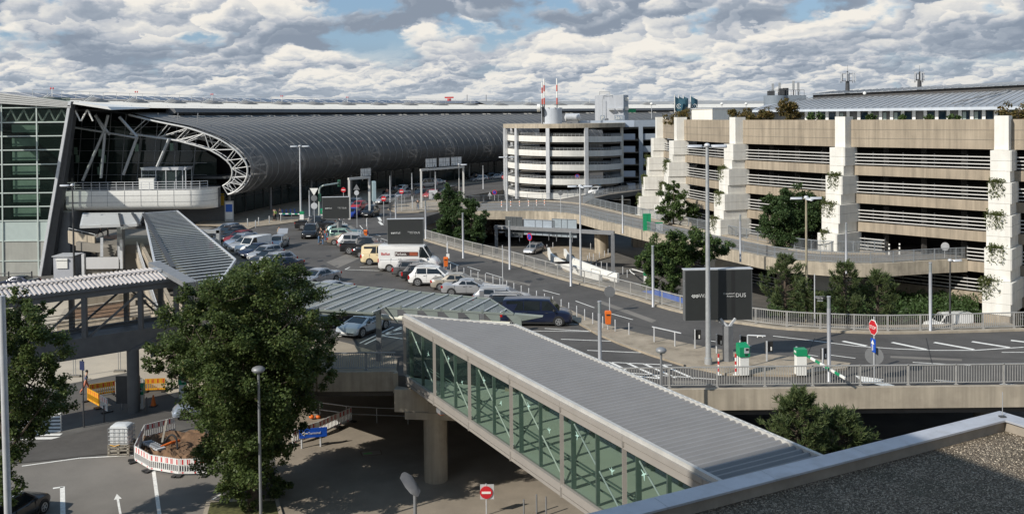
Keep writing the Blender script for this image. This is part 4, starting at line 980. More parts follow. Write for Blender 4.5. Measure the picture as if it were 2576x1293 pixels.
chain = [far_pt]+FV+[FV[5]+(FV[5]-FV[4])*1.2]
for i in range(len(chain)-1):
    a, b = chain[i], chain[i+1]; t = (b-a).normalized(); n = Vector((t.y, -t.x, 0))
    if n.dot(-a) < 0 and i > 0: n = -n
    if i == 0: n = Vector((-.75, -.66, 0))
    def slab(nm, z0, z1, d0, d1, m):
        q = [a+n*d0, b+n*d0, b-n*d1, a-n*d1]; obj(nm, MB().prism([(p.x, p.y) for p in q], z0, z1), m, gar)
    slab('parapet', 11.15, 14.1, 0, .35, m_gar)
    mb = MB()
    for z in (12.1, 13.05): mb.bar(a+n*.01+Vector((0, 0, z)), b+n*.01+Vector((0, 0, z)), .03, .03)
    obj('joint', mb, m_concd, gar)
    for k in range(5): slab('spandrel', 8.1-3.05*k, 9.1-3.05*k, 0, .3, m_gar)
    for k in range(6):
        if k >= 4 and i in (4, 5): pass
        zf = 9.1-3.05*k
        if k == 3 and i in (4,):   # the ramp enters here: rails only at both ends of the bay
            segs = [(0.0, .28), (.80, 1.0)]
        else: segs = [(0, 1)]
        for s0_, s1_ in segs:
            mb = MB()
            for r in range(4): mb.bar(a.lerp(b, s0_)+n*-.1+Vector((0, 0, zf+.22+r*.36)), a.lerp(b, s1_)+n*-.1+Vector((0, 0, zf+.22+r*.36)), .06, .105)
            obj('guard_rail', mb, m_grail, gar)
            mb = MB(); k2 = max(2, int((b-a).length*(s1_-s0_)/3.2))
            for r in range(k2+1): p = a.lerp(b, s0_+(s1_-s0_)*r/k2)-n*.22; mb.bar((p.x, p.y, zf-.3), (p.x, p.y, zf+1.5), .06, .1)
            obj('rail_post', mb, m_dgrey, gar)
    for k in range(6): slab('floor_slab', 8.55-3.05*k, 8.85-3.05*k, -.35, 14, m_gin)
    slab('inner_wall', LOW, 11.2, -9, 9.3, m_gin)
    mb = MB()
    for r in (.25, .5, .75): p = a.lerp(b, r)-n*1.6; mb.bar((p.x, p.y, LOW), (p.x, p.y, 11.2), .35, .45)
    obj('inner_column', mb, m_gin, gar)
roofpoly = [(p.x, p.y) for p in chain]+[(110, 60), (140, 130), (60, 190)]
cen_ = Vector((75, 125, 0)); obj('roof_deck', MB().prism([(x+(cen_.x-x)*.012, y+(cen_.y-y)*.012) for x, y in roofpoly], 11.3, 12.6), m_grey, gar)
# pylons
m_pyl = M('white_pylon_panel', (.74, .72, .66), .7, var=.05, scale=.8, streak=.12, dirt=((.6, .57, .5), .7, .45))
pyl = []
for i in range(6):
    t, n = tang(i), outn(i); p = PYv[i]
    g = thing('stepped_pylon', ('corner white stepped pylon furthest left on the garage', 'second white stepped pylon from the left, behind a small tree', 'third white stepped pylon, left of the round garage tree', 'white stepped pylon right of the round tree at the garage', 'nearest white stepped pylon with planted ledges at right', 'white stepped pylon beyond the right edge')[i], 'pylon', (p.x, p.y, LOW))
    def blk(w, d0, z0, z1, nm='block', extra=.0):
        # w: width along the facade; d0: how far it stands out
        q = [p+n*d0-t*extra, p+n*d0+t*w, p-n*1.5+t*(w+.0), p-n*1.5-t*extra]
        obj(nm, MB().prism([(v_.x, v_.y) for v_ in q], z0, z1), m_pyl, g)
    blk(1.25, 0, 11.15, 14.45)
    for k in range(5):
        z1 = 11.13-3.05*k; wz = 1.5+.18*k; d = .7+.75*k
        w0 = 1.5+.17*k
        for (za, zb3, ww) in ((z1-.99, z1, .12), (z1-1.98, z1-1.0, .12), (z1-3.03, z1-1.99, 0)):
            b_ = [p+n*d-t*.2, p+n*d+t*(w0+.02), p-n*(1.2-ww*1.5)+t*(w0+.02), p-n*1.75+t*(w0-.0), p-n*1.75-t*.2] if not ww else [p+n*d-t*.2, p+n*d+t*(w0+.02), p+n*(d-.1)+t*(w0+.14), p-n*1.6+t*(w0+.16), p-n*1.75-t*.2]
            obj('block', MB().prism([(v_.x, v_.y) for v_ in b_], za+.006, zb3-.006), m_pyl, g)
    z1 = 11.13-3.05*5
    obj('base', MB().prism([(v_.x, v_.y) for v_ in (p+n*4.0-t*.1, p+n*4.0+t*2.2, p-n*1.3+t*2.0, p-n*1.3-t*.1)], LOW, z1-.02), m_gar, g)
    pyl.append((p, t, n))
def bushy(mb, c, r, n, rg, droop=.5, leaf=.16):
    for _ in range(n):
        d = Vector((rg.gauss(0, 1), rg.gauss(0, 1), rg.gauss(0, .6))); d = d.normalized()*r*rg.random()**.5
        p = Vector(c)+d+Vector((0, 0, -droop*rg.random()**2)); a = Vector((rg.gauss(0, 1), rg.gauss(0, 1), rg.gauss(0, 1))).normalized(); b = a.cross(Vector((rg.gauss(0, 1), rg.gauss(0, 1), rg.gauss(0, 1)))).normalized()
        l = leaf*rg.uniform(.5, 1.2); mb.face([p, p+a*l+b*l*.4, p+a*l*2, p+a*l-b*l*.4])
m_hang = leafmat('hanging_plant_leaves', (.06, .08, .02), (.13, .15, .05), (.17, .14, .07))
rg = random.Random(11)
lbls = ['upper', 'second', 'third', 'lower', 'lowest']
hang = [(0, 1), (0, 2), (0, 3), (1, 1), (1, 2), (2, 1), (2, 2), (2, 3), (3, 1), (3, 2), (3, 3), (4, 1), (4, 2), (4, 3), (4, 4)]
nm_p = ['corner pylon', 'second pylon', 'third pylon', 'pylon beside the round tree', 'nearest right pylon']
for i, k in hang:
    p, t, n = pyl[i]; d = .7+.75*k-.4; z = 11.13-3.05*k
    o = thing('ledge_plant', f'trailing plant on the {lbls[k-1]} ledge of the {nm_p[i]}', 'plant', p+n*d+Vector((0, 0, z)))
    mb = MB(); dry = (i, k) == (4, 4)
    for s in range(7): bushy(mb, p+n*(d+rg.uniform(.1, .35))+t*rg.uniform(-.15, 1.3)+Vector((0, 0, z+.12)), rg.uniform(.25, .5)*(1.5 if dry else 1), 170, rg, 1.5, .13)
    obj('foliage', mb, m_hang, o); sm = MB()
    for s in range(5): a = p+n*d+t*rg.uniform(0, 1)+Vector((0, 0, z)); sm.tube(a, a+n*.4+Vector((rg.uniform(-.3, .3), 0, rg.uniform(-.6, .5))), .015, n=4)
    obj('stem', sm, m_bark, o)
# ================================================================ round ramp tower
cxr = D(1420, 450, 187); RR = 12.0; ccx, ccy = cxr.x-.0, 187.0
m_tband = M('white_ramp_band', (.76, .74, .68), .7, var=.06, scale=.5, streak=.12)
rt_ = thing('ramp_tower', 'round spiral ramp tower with stacked white parapet bands', 'ramp tower', (ccx, ccy, LOW))
def arcpts(r, a0, a1, n, z0=0, z1=0): return [Vector((ccx+r*math.cos(a0+(a1-a0)*k/n), ccy+r*math.sin(a0+(a1-a0)*k/n), z0+(z1-z0)*k/n)) for k in range(n+1)]
A0, A1 = R(120), R(345)
for k in range(6):
    zt2 = 11.0-2.7*k
    o_ = arcpts(RR-.2, A0, A1, 90, zt2+.35, zt2-.35); i_ = arcpts(RR-.55, A0, A1, 90, zt2+.35, zt2-.35)
    z = Vector((0, 0, -1.12))
    obj('parapet_band', MB().loft([[o, o+z, i+z, i] for o, i in zip(o_, i_)]), m_tband, rt_, 40)
    rm_ = MB()
    for h in (.25, .5): rm_.path([p+Vector((0, 0, h)) for p in arcpts(RR-.4, A0, A1, 40, zt2+.35, zt2-.35)], .04, 4)
    for p in arcpts(RR-.4, A0, A1, 60, zt2+.35, zt2-.35): rm_.tube(p, p+Vector((0, 0, .5)), .03, n=4)
    obj('parapet_rail', rm_, m_galv, rt_)
    o2 = arcpts(RR-.6, A0, A1, 40, zt2-.9, zt2-1.6); i2 = arcpts(5.2, A0, A1, 40, zt2-.9, zt2-1.6); z = Vector((0, 0, -.25))
    obj('ramp_slab', MB().loft([[o, o+z, i+z, i] for o, i in zip(o2, i2)]), m_concd, rt_)
obj('top_slab', MB().prism([(p.x, p.y) for p in arcpts(RR+.3, 0, 2*math.pi, 48)[:-1]], 12.45, 13.25), m_rampc, rt_)
for a in (150, 176, 193, 217, 252, 287):
    x, y = ccx+(RR+.1)*math.cos(R(a)), ccy+(RR+.1)*math.sin(R(a)); obj('column', MB().box((x, y, (LOW+12.45)/2), (.7, .5, 12.45-LOW), R(a+90)), m_galvl, rt_)
obj('core', MB().lathe((ccx, ccy, LOW), [(5.0, 0), (5.0, 18.4)], 24), m_dark, rt_, 40)
dcx, dcy = D(1388, 300, 181).x, 181.0
obj('drum', MB().lathe((dcx, dcy, 13.2), [(2.0, 0), (2.0, 3.0), (1.9, 3.1)], 28), M('pale_blue_render', (.50, .53, .57), .7, var=.05, streak=.08), rt_, 40)
dr = MB()
for k in range(10): a = k*.63; dr.box((dcx+2*math.cos(a), dcy+2*math.sin(a), 16.3), (.15, .15, .2), a)
obj('drum_rim', dr, m_grey, rt_)
m_rw = [M('mast_red', (.55, .08, .04), .5), m_white]
for u, vt, lb_ in ((1364.5, 207, 'short red and white mast left of the tower drum'), (1369.5, 199, 'taller red and white mast beside the dish antenna'), (1401.5, 198, 'red and white mast right of the tower drum')):
    t = thing('antenna_mast', lb_, 'antenna mast', D(u, 285, 180))
    zt3 = D(u, vt, 180).z; z0 = D(u, 285, 180).z; x = D(u, 285, 180).x
    obj('pole', MB().tube((x, 180, 13.2), (x, 180, z0+1.7), .1, n=8), m_dgrey, t)
    segs = 4; h = (zt3-z0-1.7)/segs
    for m_i in (0, 1):
        mb = MB()
        for s in range(segs):
            if s % 2 == m_i: mb.tube((x, 180, z0+1.7+h*s), (x, 180, z0+1.7+h*(s+1)), .13, n=8)
        obj('band', mb, m_rw[m_i], t)
d_ = thing('dish_antenna', 'white drum shaped dish antenna beside the masts', 'antenna', D(1355, 272, 179)); p = D(1355, 272, 179)
obj('dish', MB().lathe(p, [(.75, -.3), (.75, .25), (.5, .4), (.1, .45)], 18, 'x'), m_white, d_, 40); obj('bracket', MB().tube(p+Vector((.3, 0, 0)), p+Vector((1.0, .6, 0)), .08).tube(p+Vector((1.0, .6, .4)), p+Vector((1, .6, -2.8)), .1), m_dgrey, d_)
# ---------------- blue grey car park behind it with its lift tower
bg = thing('grey_car_park', 'blue grey panelled car park behind the round ramp tower', 'parking garage', (25, 200, LOW))
m_bgp = M('blue_grey_panel', (.30, .345, .40), .5, .2, var=.08, scale=.5)
m_bgl = M('pale_panel', (.46, .52, .60), .5, .2, var=.06, scale=.5)
def bx(u, v, Y): return D(u, v, Y)
Yb = 185
xA, xB, xC = bx(1537, 400, Yb).x, bx(1600, 400, Yb).x, bx(1720, 400, Yb).x
for k in range(5):
    z1 = bx(1580, 337+k*31, Yb).z; z0 = bx(1580, 352+k*31, Yb).z
    for a, b, m in ((xA, bx(1557, 1, Yb).x, m_bgp), (bx(1558.5, 1, Yb).x, bx(1562, 1, Yb).x, m_cream), (bx(1564, 1, Yb).x, bx(1595, 1, Yb).x, m_bgl), (bx(1614, 1, Yb).x, bx(1660, 1, Yb).x, m_bgp), (bx(1661, 1, Yb).x, xC, m_bgp)):
        obj('panel', MB().box(((a+b)/2, Yb, (z0+z1)/2), (b-a, .3, z1-z0)), m, bg)
    obj('slab', MB().box(((xA+xC)/2, Yb+8, z0-.1), (xC-xA, 15.6, .25)), m_concd, bg)
for u, w in ((1561, 1.0), (1609, 1.3), (1660, .8)):
    x = bx(u, 1, Yb).x; obj('column', MB().box((x, Yb-.3, 3), (w*.6, .5, 20)), m_cream if u == 1561 else m_bgp, bg)
obj('back', MB().box(((xA+xC)/2, Yb+16, 4), (xC-xA, .4, 18)), m_dark, bg)
zt4, zb4 = bx(1500, 304, Yb).z, bx(1500, 321, Yb).z
xL = bx(1443, 1, Yb+2).x
obj('top_parapet', MB().box(((xL+xB)/2, Yb+2, (zt4+zb4)/2), (xB-xL, .4, zt4-zb4)), m_bgl, bg)
obj('top_parapet', MB().box(((xB+xC)/2+.1, Yb+2, (zt4+zb4)/2), (xC-xB, .4, zt4-zb4)), m_bgp, bg)
obj('roof', MB().box(((xL+xC)/2, Yb+9, zb4-.2), (xC-xL, 13.4, .4)), m_concd, bg)
tw_ = thing('stair_tower', 'pale grey stair tower with a P sign on the car park roof', 'tower', (20, 192, 14))
Yt = 192; xl_, xm_, xr_ = bx(1502, 1, Yt).x, bx(1566, 1, Yt).x, bx(1583.5, 1, Yt).x; zt5, zb5 = bx(1540, 239.5, Yt).z, bx(1540, 303, Yt).z-2
m_tow = M('tower_render', (.46, .48, .51), .7, var=.05, streak=.1)
obj('wall', MB().prism([(xl_, Yt+.8), (xm_, Yt), (xr_, Yt+3.5), (xr_-4, Yt+7), (xl_, Yt+7)], zb5, zt5), m_tow, tw_)
obj('corner_strip', MB().prism([(xm_+.02, Yt-.02), (xr_, Yt+3.4), (xr_+.05, Yt+3.4), (xm_+.06, Yt-.1)], zb5, zt5-.01), m_bgp, tw_)
pq = lambda u, v: bx(u, v, Yt-.1)
for u, v, w, h in ((1538, 275, 1.2, .4), (1559, 275, 1.2, .4)): p = pq(u, v); obj('louvre', MB().box(p, (w, .8, h)), m_galvl, tw_)
for u, v in ((1576, 250), (1576, 273)): p = bx(u, v, Yt+1.2); obj('vent', MB().box(p, (.8, .8, .7)), m_cream, tw_)
p = pq(1516, 297); obj('sign', MB().box(p, (.9, .1, 1.1)), m_bgp, tw_); text('lettering', 'P', 1.1, m_white, tw_, p+Vector((-.32, -.07, -.38)), (1, 0, 0), (0, 0, 1))
p = pq(1558.5, 296.5); obj('sign', MB().box(p, (2.1, .1, 1.0)), m_bgp, tw_); text('lettering', '26/1', .9, m_white, tw_, p+Vector((-.9, -.07, -.3)), (1, 0, 0), (0, 0, 1))
rl_ = MB(); a, b = pq(1508, 240), pq(1534, 240)
rl_.path([a, a+Vector((0, 0, .7)), b+Vector((0, 0, .7)), b], .05, 4).path([a+Vector((0, 0, .4)), b+Vector((0, 0, .4))], .04, 4); p = bx(1580, 236, Yt+4); rl_.tube(p, p+Vector((0, 0, 2)), .03); p2 = pq(1515, 246); rl_.tube(p2, p2+Vector((0, -.05, -7)), .05)
obj('roof_rail', rl_, m_galv, tw_)
p = bx(1590, 279, Yt+2); o = thing('exit_sign_board', 'small green sign board right of the stair tower', 'sign', p); obj('board', MB().box(p, (1.6, .1, .8)), m_green, o); obj('bracket', MB().box(p+Vector((-1, .1, 0)), (.8, .06, .06)), m_grey, o)
# roof items
tk = thing('roof_tank', 'pale cylindrical tank lying on the car park roof', 'tank', bx(1440, 296, 186)); p = bx(1440, 296, 186); obj('shell', MB().lathe(p-Vector((1.6, 0, 0)), [(.2, 0), (.8, .25), (.8, 3.0), (.2, 3.25)], 14, 'x'), m_galvl, tk, 40); obj('cradle', MB().box(p+Vector((0, 0, -.9)), (2.2, 1, .5)), m_grey, tk)
# ================================================================ behind the garage: hotel, drum, flags, white plant room
ht = thing('hotel_building', 'hotel with sweeping pale metal roofs and a band of windows above the garage', 'hotel', (55, 130, 12))
HA, HB = D(1941, 278, 138), D(2640, 269, 122)
hd = (HB-HA); hd.z = 0; HL = hd.length; hd.normalize(); hn = Vector((-hd.y, hd.x, 0))
def hp(s, d, z): return Vector((HA.x, HA.y, 0))+hd*s+hn*d+Vector((0, 0, z))
ez = HA.z
m_hroof = M('standing_seam_roof', (.44, .46, .48), .45, .3, var=.06, scale=.3)
m_hroof2 = M('darker_seam_roof', (.36, .355, .34), .5, .3, var=.08, scale=.3)
sw = HL*1.15
obj('lower_roof', MB().add([hp(-3, -1.2, ez), hp(sw, -1.2, ez+.15), hp(sw, 11, ez+2.75), hp(4, 13, ez+1.75), hp(-2, 6, ez+.9)], [(0, 1, 2, 3, 4)]), m_hroof, ht)
obj('eaves', MB().add([hp(-3, -1.25, ez+.02), hp(sw, -1.25, ez+.17), hp(sw, -1.25, ez-.28), hp(-3, -1.25, ez-.25), hp(sw, 0, ez-.28), hp(-3, 0, ez-.25)], [(3, 2, 1, 0), (5, 4, 2, 3)]), M('eaves_metal', (.58, .62, .66), .4, .2), ht)
se = MB()
for k in range(70):
    s = -1+k*.95; f = s/sw
    se.bar(hp(s-1.0, -1.2, ez+.16+.13*f), hp(s+3.5, 11.6, ez+1.95+.95*f), .06, .1)
obj('seam', se, m_hroof2, ht)
m_clr = M('dark_clerestory', (.045, .042, .04), .7)
obj('clerestory', MB().add([hp(4, 13, ez+1.72), hp(sw, 11, ez+2.7), hp(sw, 11.2, ez+3.5), hp(4, 13.2, ez+2.4)], [(0, 1, 2, 3)]), m_clr, ht)
obj('upper_roof', MB().add([hp(3, 12.6, ez+2.42), hp(sw, 10.7, ez+3.48), hp(sw, 19, ez+4.3), hp(5, 19, ez+2.9)], [(0, 1, 2, 3)]), m_hroof2, ht)
se2 = MB()
for k in range(64): s = 4+k*.95; f = s/sw; se2.bar(hp(s, 12.6-1.9*f, ez+2.44+1.05*f), hp(s+2.5, 19, ez+2.95+1.3*f), .06, .09)
obj('seam', se2, m_hroof, ht)
obj('wall', MB().add([hp(-2, .3, 12), hp(sw, .3, 12), hp(sw, .3, ez), hp(-2, .3, ez)], [(0, 1, 2, 3)]), M('hotel_wall_panel', (.16, .16, .15), .7, var=.2, scale=.4), ht)
wm = MB(); m_hgl = glass('hotel_glass', (.02, .04, .06), .6, 0); m_cur = M('pale_curtain', (.35, .42, .38), .9); rg = random.Random(9)
for k in range(36):
    s = 5+k*1.45; wm.box(hp(s, .1, 13.6), (.42, .35, 3.2), math.atan2(hd.y, hd.x))
    if rg.random() < .55: obj('window', MB().face([hp(s+.3, .24, 13.2), hp(s+1.1, .24, 13.2), hp(s+1.1, .24, ez-.45), hp(s+.3, .24, ez-.45)]), m_hgl, ht)
    if rg.random() < .25: obj('curtain', MB().face([hp(s+.3, .22, 13.2), hp(s+.75, .22, 13.2), hp(s+.75, .22, ez-.5), hp(s+.3, .22, ez-.5)]), m_cur, ht)
obj('white_fin', wm, m_white, ht)
lad = MB(); a, b = hp(24.5, 1.2, ez+.6), hp(31.5, 10.4, ez+2.45)
for k in range(22): p = a.lerp(b, k/21); lad.box(p+Vector((0, 0, .12)), (.55, .35, .1), .3)
obj('roof_steps', lad, m_grey, ht)
for u, v in ((2175, 235), (2205, 262)): p = D(u, v, 140); obj('roof_knob', MB().ell(p, .25, .25, .25), m_white, ht)
for u, v, a in ((2400, 217, 1),):
    p = D(u, v, 148); obj('roof_hatch', MB().add([p+Vector((-1.6, 0, -.6)), p+Vector((1.6, 0, -.5)), p+Vector((1.7, 1.5, .1)), p+Vector((-1.2, 1.5, -.3)), p+Vector((-1.5, 0, -.1)), p+Vector((1.6, 0, .1)), p+Vector((1.7, 1.5, .45)), p+Vector((-1.2, 1.5, 0))], [(3, 2, 1, 0), (4, 5, 6, 7), (0, 1, 5, 4), (1, 2, 6, 5), (2, 3, 7, 6), (3, 0, 4, 7)]), m_galv, ht)
for u, v0, vt, lb_, n_ in ((2132, 229, 180, 'large mobile phone mast with white panel antennas on the hotel roof', 7), (2313, 222, 181, 'smaller phone mast with few panels on the hotel roof', 5)):
    t = thing('phone_mast', lb_, 'antenna mast', D(u, v0, 150)); p0, p1 = D(u, v0, 150), D(u, vt, 150); h = p1.z-p0.z
    obj('pole', MB().tube(p0-Vector((0, 0, .8)), p0+Vector((0, 0, h*.55)), .36, .3, 10).tube(p0+Vector((0, 0, h*.5)), p0+Vector((0, 0, h)), .12, n=8).tube(p0+Vector((0, 0, h)), p0+Vector((0, 0, h+1.0)), .02, n=4), m_dgrey, t)
    w_ = 1.1 if n_ == 7 else .8; bm2 = MB(); pn = MB()
    for k in range(n_):
        x = -w_+2*w_*k/(n_-1); dx, dy = x, .5*math.sin(k*2)
        q = p0+Vector((dx, dy, h*.68)); bm2.tube(q+Vector((0, 0, -.9)), q+Vector((0, 0, .85)), .04, n=5)
        pn.box(q+Vector((.05, -.1, .1)), (.18, .12, 1.4))
    bm2.bar(p0+Vector((-w_, 0, h*.5)), p0+Vector((w_, 0, h*.5)), .1, .1).bar(p0+Vector((-w_, 0, h*.86)), p0+Vector((w_, 0, h*.86)), .07, .07)
    obj('frame', bm2, m_dgrey, t); obj('panel_antenna', pn, m_galvl, t)
dm = thing('plant_drum', 'blue grey round plant tower with antennas and ducts on top', 'tower', D(1955, 270, 160)); p = D(1957, 270, 160); zt6 = D(1955, 241, 160).z
m_bgr = M('blue_grey_render', (.20, .235, .27), .6, var=.06)
obj('wall', MB().lathe((p.x-.4, 160, 10), [(2.0, 0), (2.0, zt6-10)], 24).prism([(p.x+.5, 159), (p.x+4.6, 159), (p.x+4.6, 164), (p.x+.5, 164)], 10, zt6), m_bgr, dm, 40)
eq = MB().box((p.x+.6, 160, zt6+.6), (.9, .9, 1.2)).box((p.x-1.2, 160, zt6+.4), (1.1, .8, .8)).lathe((p.x+1.5, 160.5, zt6), [(.5, 0), (.5, 1.3)], 10)
obj('equipment', eq, m_dgrey, dm); rr2 = MB()
for k in range(9): x = p.x-1.8+k*.75; rr2.tube((x, 158.9, zt6), (x, 158.9, zt6+.9), .03, n=4)
rr2.tube((p.x-1.8, 158.9, zt6+.9), (p.x+4.2, 158.9, zt6+.9), .03, n=4)
obj('rail', rr2, m_dgrey, dm); an = MB(); anp = MB()
for u, vt in ((1944, 211), (1961, 209), (1996, 204), (2008, 208)):
    q = D(u, vt, 160); an.tube((q.x, 160, zt6), (q.x, 160, q.z-1.3), .1, n=6); anp.box((q.x, 160, q.z-.8), (.35, .3, 1.6))
obj('antenna_pole', an, m_dgrey, dm); obj('panel_antenna', anp, m_galv, dm)
pr = thing('plant_room', 'cream box shaped plant room on the garage roof near the flags', 'plant room', D(1760, 290, 140)); a, b, c = D(1740, 285, 136), D(1792, 285, 133), D(1935, 285, 146)
zt7 = D(1780, 275, 134).z
obj('wall', MB().prism([(a.x, a.y), (b.x, b.y), (c.x, c.y), (c.x-5, c.y+9), (a.x+2, a.y+9)], 11, zt7), m_cream, pr); obj('roof_edge', MB().prism([(a.x-.1, a.y-.1), (b.x, b.y-.15), (c.x+.1, c.y-.1), (c.x-5, c.y+9.1), (a.x+2, a.y+9.1)], zt7, zt7+.12), m_galvl, pr)
m_flag = M('teal_flag', (.02, .075, .11), .8, var=.15)
for k, (u, w) in enumerate([(1697, 19), (1707, 19), (1719, 12), (1737, 18)]):
    t = thing('flag', ('dark teal flag on the leftmost roof flagpole', 'teal flag on the second flagpole from the left', 'narrow folded teal flag, third pole from the left', 'teal flag with white emblem on the right hand flagpole')[k], 'flag', D(u, 300, 140+k))
    Yf = 140+k; p0, p1 = D(u, 302, Yf), D(u, 241, Yf)
    obj('pole', MB().tube((p0.x, Yf, 11), p1, .06, n=8).ell(p1, .1, .1, .1, 6, 4), m_white_steel, t)
    W = D(u+w, 250, Yf).x-p1.x; rows_ = []
    for i in range(7):
        f = i/6; x = p1.x+.08+W*f; yy = Yf+.35*math.sin(f*5+k)*f
        zt8 = D(u, 243, Yf).z-.55*W*f**.8*.9; zb8 = D(u, 279+3*k % 4, Yf).z-.2*f
        rows_.append([Vector((x, yy, zt8)), Vector((x+.05*math.sin(i), yy, (zt8+zb8)/2)), Vector((x-.25*f, yy+.1, zb8))])
    obj('cloth', MB().loft(rows_, False, False), m_flag, t, 60)
    if k in (0, 3):
        q = Vector((p1.x+W*.55, Yf-.15, D(u, 268, Yf).z)); ring_ = MB(); n = 18
        for j in range(n): a0, a1 = 2*math.pi*j/n, 2*math.pi*(j+1)/n; ring_.bar(q+Vector((.32*math.cos(a0), 0, .32*math.sin(a0))), q+Vector((.32*math.cos(a1), 0, .32*math.sin(a1))), .03, .06)
        obj('emblem', ring_, m_white, t); text('lettering', 'S', .42, m_white, t, q+Vector((-.13, -.02, -.14)), (1, 0, 0), (0, 0, 1))
# distant bits
rd = thing('radar', 'small red radar antenna on the far terminal roof', 'radar', D(1130, 255, 330)); p = D(1130, 253, 330); obj('tower', MB().tube(p-Vector((0, 0, 3)), p+Vector((0, 0, .6)), .7), m_red, rd); obj('antenna', MB().box(p+Vector((0, 0, 1.0)), (3.2, .4, .5)), m_red, rd); obj('platform', MB().box(p-Vector((-1, 0, .6)), (8, 2, .2)), m_dgrey, rd)
for u, lb_ in ((1175, 'thin far mast left of the two behind the terminal roof'), (1223, 'thin far mast right of the two behind the terminal roof')):
    t = thing('far_mast', lb_, 'mast', D(u, 262, 340)); obj('pole', MB().tube(D(u, 268, 340), D(u, 239, 340), .13, n=5), m_grey, t); obj('foot', MB().box(D(u, 268, 340), (.6, .6, .8)), m_grey, t)
sp2 = thing('street_lamp', 'white globe lamp on the far car park roof', 'street lamp', (0, 0, 0), 'globe lamps on the far roof')
obj('pole', MB().tube((0, 0, 0), (0, 0, 4), .07, n=6), m_galvl, sp2); obj('globe', MB().ell((0, 0, 4.2), .35, .35, .3, 8, 5), m_white, sp2)
for k, (u, v) in enumerate([(1639, 262), (1742, 262), (1816, 262), (1877, 262), (1700, 263)]): p = D(u, v, 200); put(sp2, (p.x, 200, p.z-4.2), 0, None, k == 0)
# smoke plume far behind
# ================================================================ vehicles
K = {  # L, W, H, belt, hood height at the nose, rear glass base / roof rear / roof front / windscreen base (from the rear bumper), wheel radius, deck (trunk) height or None
 'hatch':  dict(L=4.1, W=1.74, H=1.48, hb=.95, hh=.72, x=(.25, .75, 2.25, 3.0), R=.31),
 'estate': dict(L=4.75, W=1.82, H=1.48, hb=.95, hh=.70, x=(.2, .7, 2.75, 3.55), R=.33, rails=1),
 'suv':    dict(L=4.55, W=1.86, H=1.68, hb=1.05, hh=.84, x=(.22, .7, 2.6, 3.35), R=.36, rails=1, clad=1),
 'sedan':  dict(L=4.6, W=1.78, H=1.43, hb=.93, hh=.70, x=(.85, 1.6, 2.65, 3.45), R=.32, deck=.98),
 'coupe':  dict(L=4.65, W=1.76, H=1.38, hb=.93, hh=.70, x=(.75, 1.65, 2.6, 3.45), R=.33, deck=.96),
 'van':    dict(L=5.9, W=1.99, H=2.55, hb=1.35, hh=1.0, x=(.06, .16, 4.35, 5.15), R=.36, panel=4.05, hw=.90),
 'minibus':dict(L=5.0, W=1.95, H=2.0, hb=1.15, hh=.95, x=(.08, .25, 3.6, 4.3), R=.34, hw=.88),
 'smallvan':dict(L=4.4, W=1.8, H=1.85, hb=1.05, hh=.85, x=(.1, .2, 2.75, 3.4), R=.32, panel=2.35, hw=.9),
 'mpv':    dict(L=5.14, W=1.93, H=1.9, hb=1.08, hh=.88, x=(.1, .35, 3.45, 4.25), R=.35, hw=.88),
 'pickup': dict(L=5.5, W=1.98, H=1.85, hb=1.15, hh=1.05, x=(1.7, 1.9, 3.35, 3.95), R=.42, bed=1.62, clad=1),
 'sports': dict(L=4.4, W=1.88, H=1.22, hb=.86, hh=.60, x=(.7, 1.75, 2.45, 3.35), R=.34, deck=.9),
}
def carpaint(name, col, metal=.0, rough=.28): return M(name, col, rough, metal, var=.03, scale=1, coat=.6)
PAINT = dict(white=carpaint('white_car_paint', (.74, .73, .70)), silver=carpaint('silver_car_paint', (.46, .46, .46), .5, .3), navy=carpaint('navy_car_paint', (.012, .018, .045), .2), black=carpaint('black_car_paint', (.012, .012, .013)),
 grey=carpaint('grey_car_paint', (.13, .13, .13), .4), beige=carpaint('champagne_car_paint', (.46, .41, .33), .4), cream=carpaint('taxi_cream_paint', (.74, .60, .36)), red=carpaint('red_car_paint', (.38, .02, .02)), blue=carpaint('blue_car_paint', (.01, .04, .30)),
 gold=carpaint('gold_car_paint', (.36, .28, .21), .5), green=carpaint('pale_green_car_paint', (.30, .45, .36), .3), teal=carpaint('teal_car_paint', (.16, .26, .28), .4), brown=carpaint('brown_car_paint', (.06, .045, .04), .3), ltblue=carpaint('pale_blue_car_paint', (.33, .38, .45), .4), dred=carpaint('dark_red_car_paint', (.20, .012, .015)), sport=carpaint('pale_silver_sports_paint', (.50, .54, .57), .4))
m_wheel = [m_rub, m_rim]
def wheel_meshes(Rw, spokes=5):
    t = MB().lathe((0, 0, 0), [(Rw*.6, -.1), (Rw*.93, -.11), (Rw, -.06), (Rw, .06), (Rw*.93, .11), (Rw*.6, .1)], 20, 'y')
    r = MB()
    for sd in (-1, 1):
        y = .085*sd
        for k in range(spokes):
            a = k*2*math.pi/spokes; r.bar((0, y, 0), (Rw*.6*math.cos(a), y, Rw*.6*math.sin(a)), .05 if sd > 0 else .05, Rw*.2, (0, 1, 0)) if False else r.bar((0, y, 0), (Rw*.6*math.cos(a), y, Rw*.6*math.sin(a)), .07, .05, (0, 1, 0))
        n = 18
        for k in range(n):
            a0, a1 = 2*math.pi*k/n, 2*math.pi*(k+1)/n; r.bar((Rw*.61*math.cos(a0), y, Rw*.61*math.sin(a0)), (Rw*.61*math.cos(a1), y, Rw*.61*math.sin(a1)), Rw*.14, .05, (0, 1, 0))
        r.lathe((0, y-.01*sd, 0), [(Rw*.2, 0), (Rw*.2, .03*sd), (.02, .035*sd)], 10, 'y')
    return t, r
